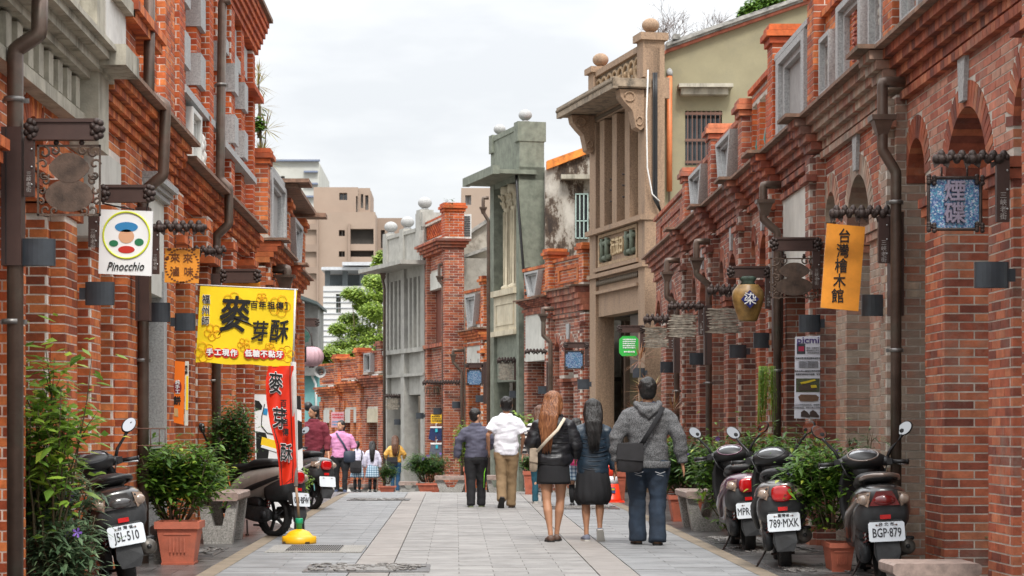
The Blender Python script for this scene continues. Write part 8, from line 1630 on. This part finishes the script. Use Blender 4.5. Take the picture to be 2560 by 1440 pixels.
T, V, A = person('schoolgirl with long black hair over her white blouse and plaid skirt', 931, 96, 1.33, 0, .98, SKIN, ((-.02, 0), (.03, 0)), None, ('blouse', WSH, dict(hem=.52)), ('skirt', PLD, dict(hem=.29, wide=1.42, pleat=.05, np=16)), ('long', HBL, dict(len=.2, w=.045)), SCH, vox=.016); socks(T, V, (-.02, .03))
ym, yt_, yb_ = _new('cloth_yellow_stripe'); g_ = yt_.nodes.new('ShaderNodeNewGeometry'); sp_ = yt_.nodes.new('ShaderNodeSeparateXYZ'); mt_ = yt_.nodes.new('ShaderNodeMath'); mt_.operation = 'MULTIPLY'; mt_.inputs[1].default_value = 26; fr_ = yt_.nodes.new('ShaderNodeMath'); fr_.operation = 'FRACT'; gt_ = yt_.nodes.new('ShaderNodeMath'); gt_.operation = 'GREATER_THAN'; gt_.inputs[1].default_value = .72; mx_ = yt_.nodes.new('ShaderNodeMix'); mx_.data_type = 'RGBA'; mx_.inputs[6].default_value = (.72, .36, .04, 1); mx_.inputs[7].default_value = (.5, .36, .16, 1)
for a_, b__ in ((g_.outputs['Position'], sp_.inputs[0]), (sp_.outputs['Z'], mt_.inputs[0]), (mt_.outputs[0], fr_.inputs[0]), (fr_.outputs[0], gt_.inputs[0]), (gt_.outputs[0], mx_.inputs[0]), (mx_.outputs[2], yb_.inputs[0])): yt_.links.new(a_, b__)
T, V, A = person('woman with long brown hair in a yellow striped top and blue jeans', 988, 92, 1.54, 0, 1.02, SKIN, ((.0, 0), (.02, 0)), (((-.16, -.01, .67), (-.155, .09, .60)), ((.16, -.01, .67), (.15, .09, .60))), ('striped_top', ym, dict(hem=.53, thick=.014)), ('trousers', clothm('denim', (.018, .07, .15)), dict(fit=.9)), ('long', HBR, dict(len=.17, w=.048)), (SOLEW, SOLEW), vox=.016)
bag('black shoulder bag behind the yellow striped woman', T, V(-.05, -.12, .545), (.30, .10, .24), mat('bag_black', (.014, .013, .015), .55), [V(.02, -.11, .60), V(.06, -.12, .7), V(.08, -.06, .82)], BLK)
# facing people
T, V, A = person('woman in a pink sweater and black leggings walking towards us', 852, 113, 1.60, math.pi, 1.32, SKIN, ((.05, 0), (-.03, 0)), (((-.15, -.01, .65), (-.145, .06, .53)), ((.15, .0, .65), (.135, .06, .50))), ('sweater', clothm('pink', (.58, .24, .42), .9), dict(hem=.485, sleeve=.8, thick=.010, fold=.008, collar=clothm('navy', (.015, .02, .045)))), ('trousers', BLK, dict(fit=.95)), ('tail', HBL), (mat('shoe_navy', (.02, .03, .07), .7), SOLEW), vox=.013, head_turn=-.55)
bag('dark blue shoulder bag of the woman in pink', T, V(-.125, .08, .50), (.26, .11, .26), mat('bag_navy', (.02, .03, .05), .6), [V(-.1, .10, .56), V(-.04, .11, .68), V(.03, .10, .78), V(.06, .05, .83)], mat('strap_navy', (.03, .04, .08), .6), r=.02)
T, V, A = person('man in a maroon knitted shirt behind the silver scooter', 784, 128, 1.70, math.pi * .92, 1.22, SKIN2, ((.0, 0), (.0, 0)), None, ('shirt', clothm('maroon', (.16, .018, .032), .9, 90), dict(hem=.47, thick=.012, collar=BLK)), ('trousers', BLK, dict(fit=1.1)), ('short', HBL), SCH, vox=.013, head_turn=-.75)
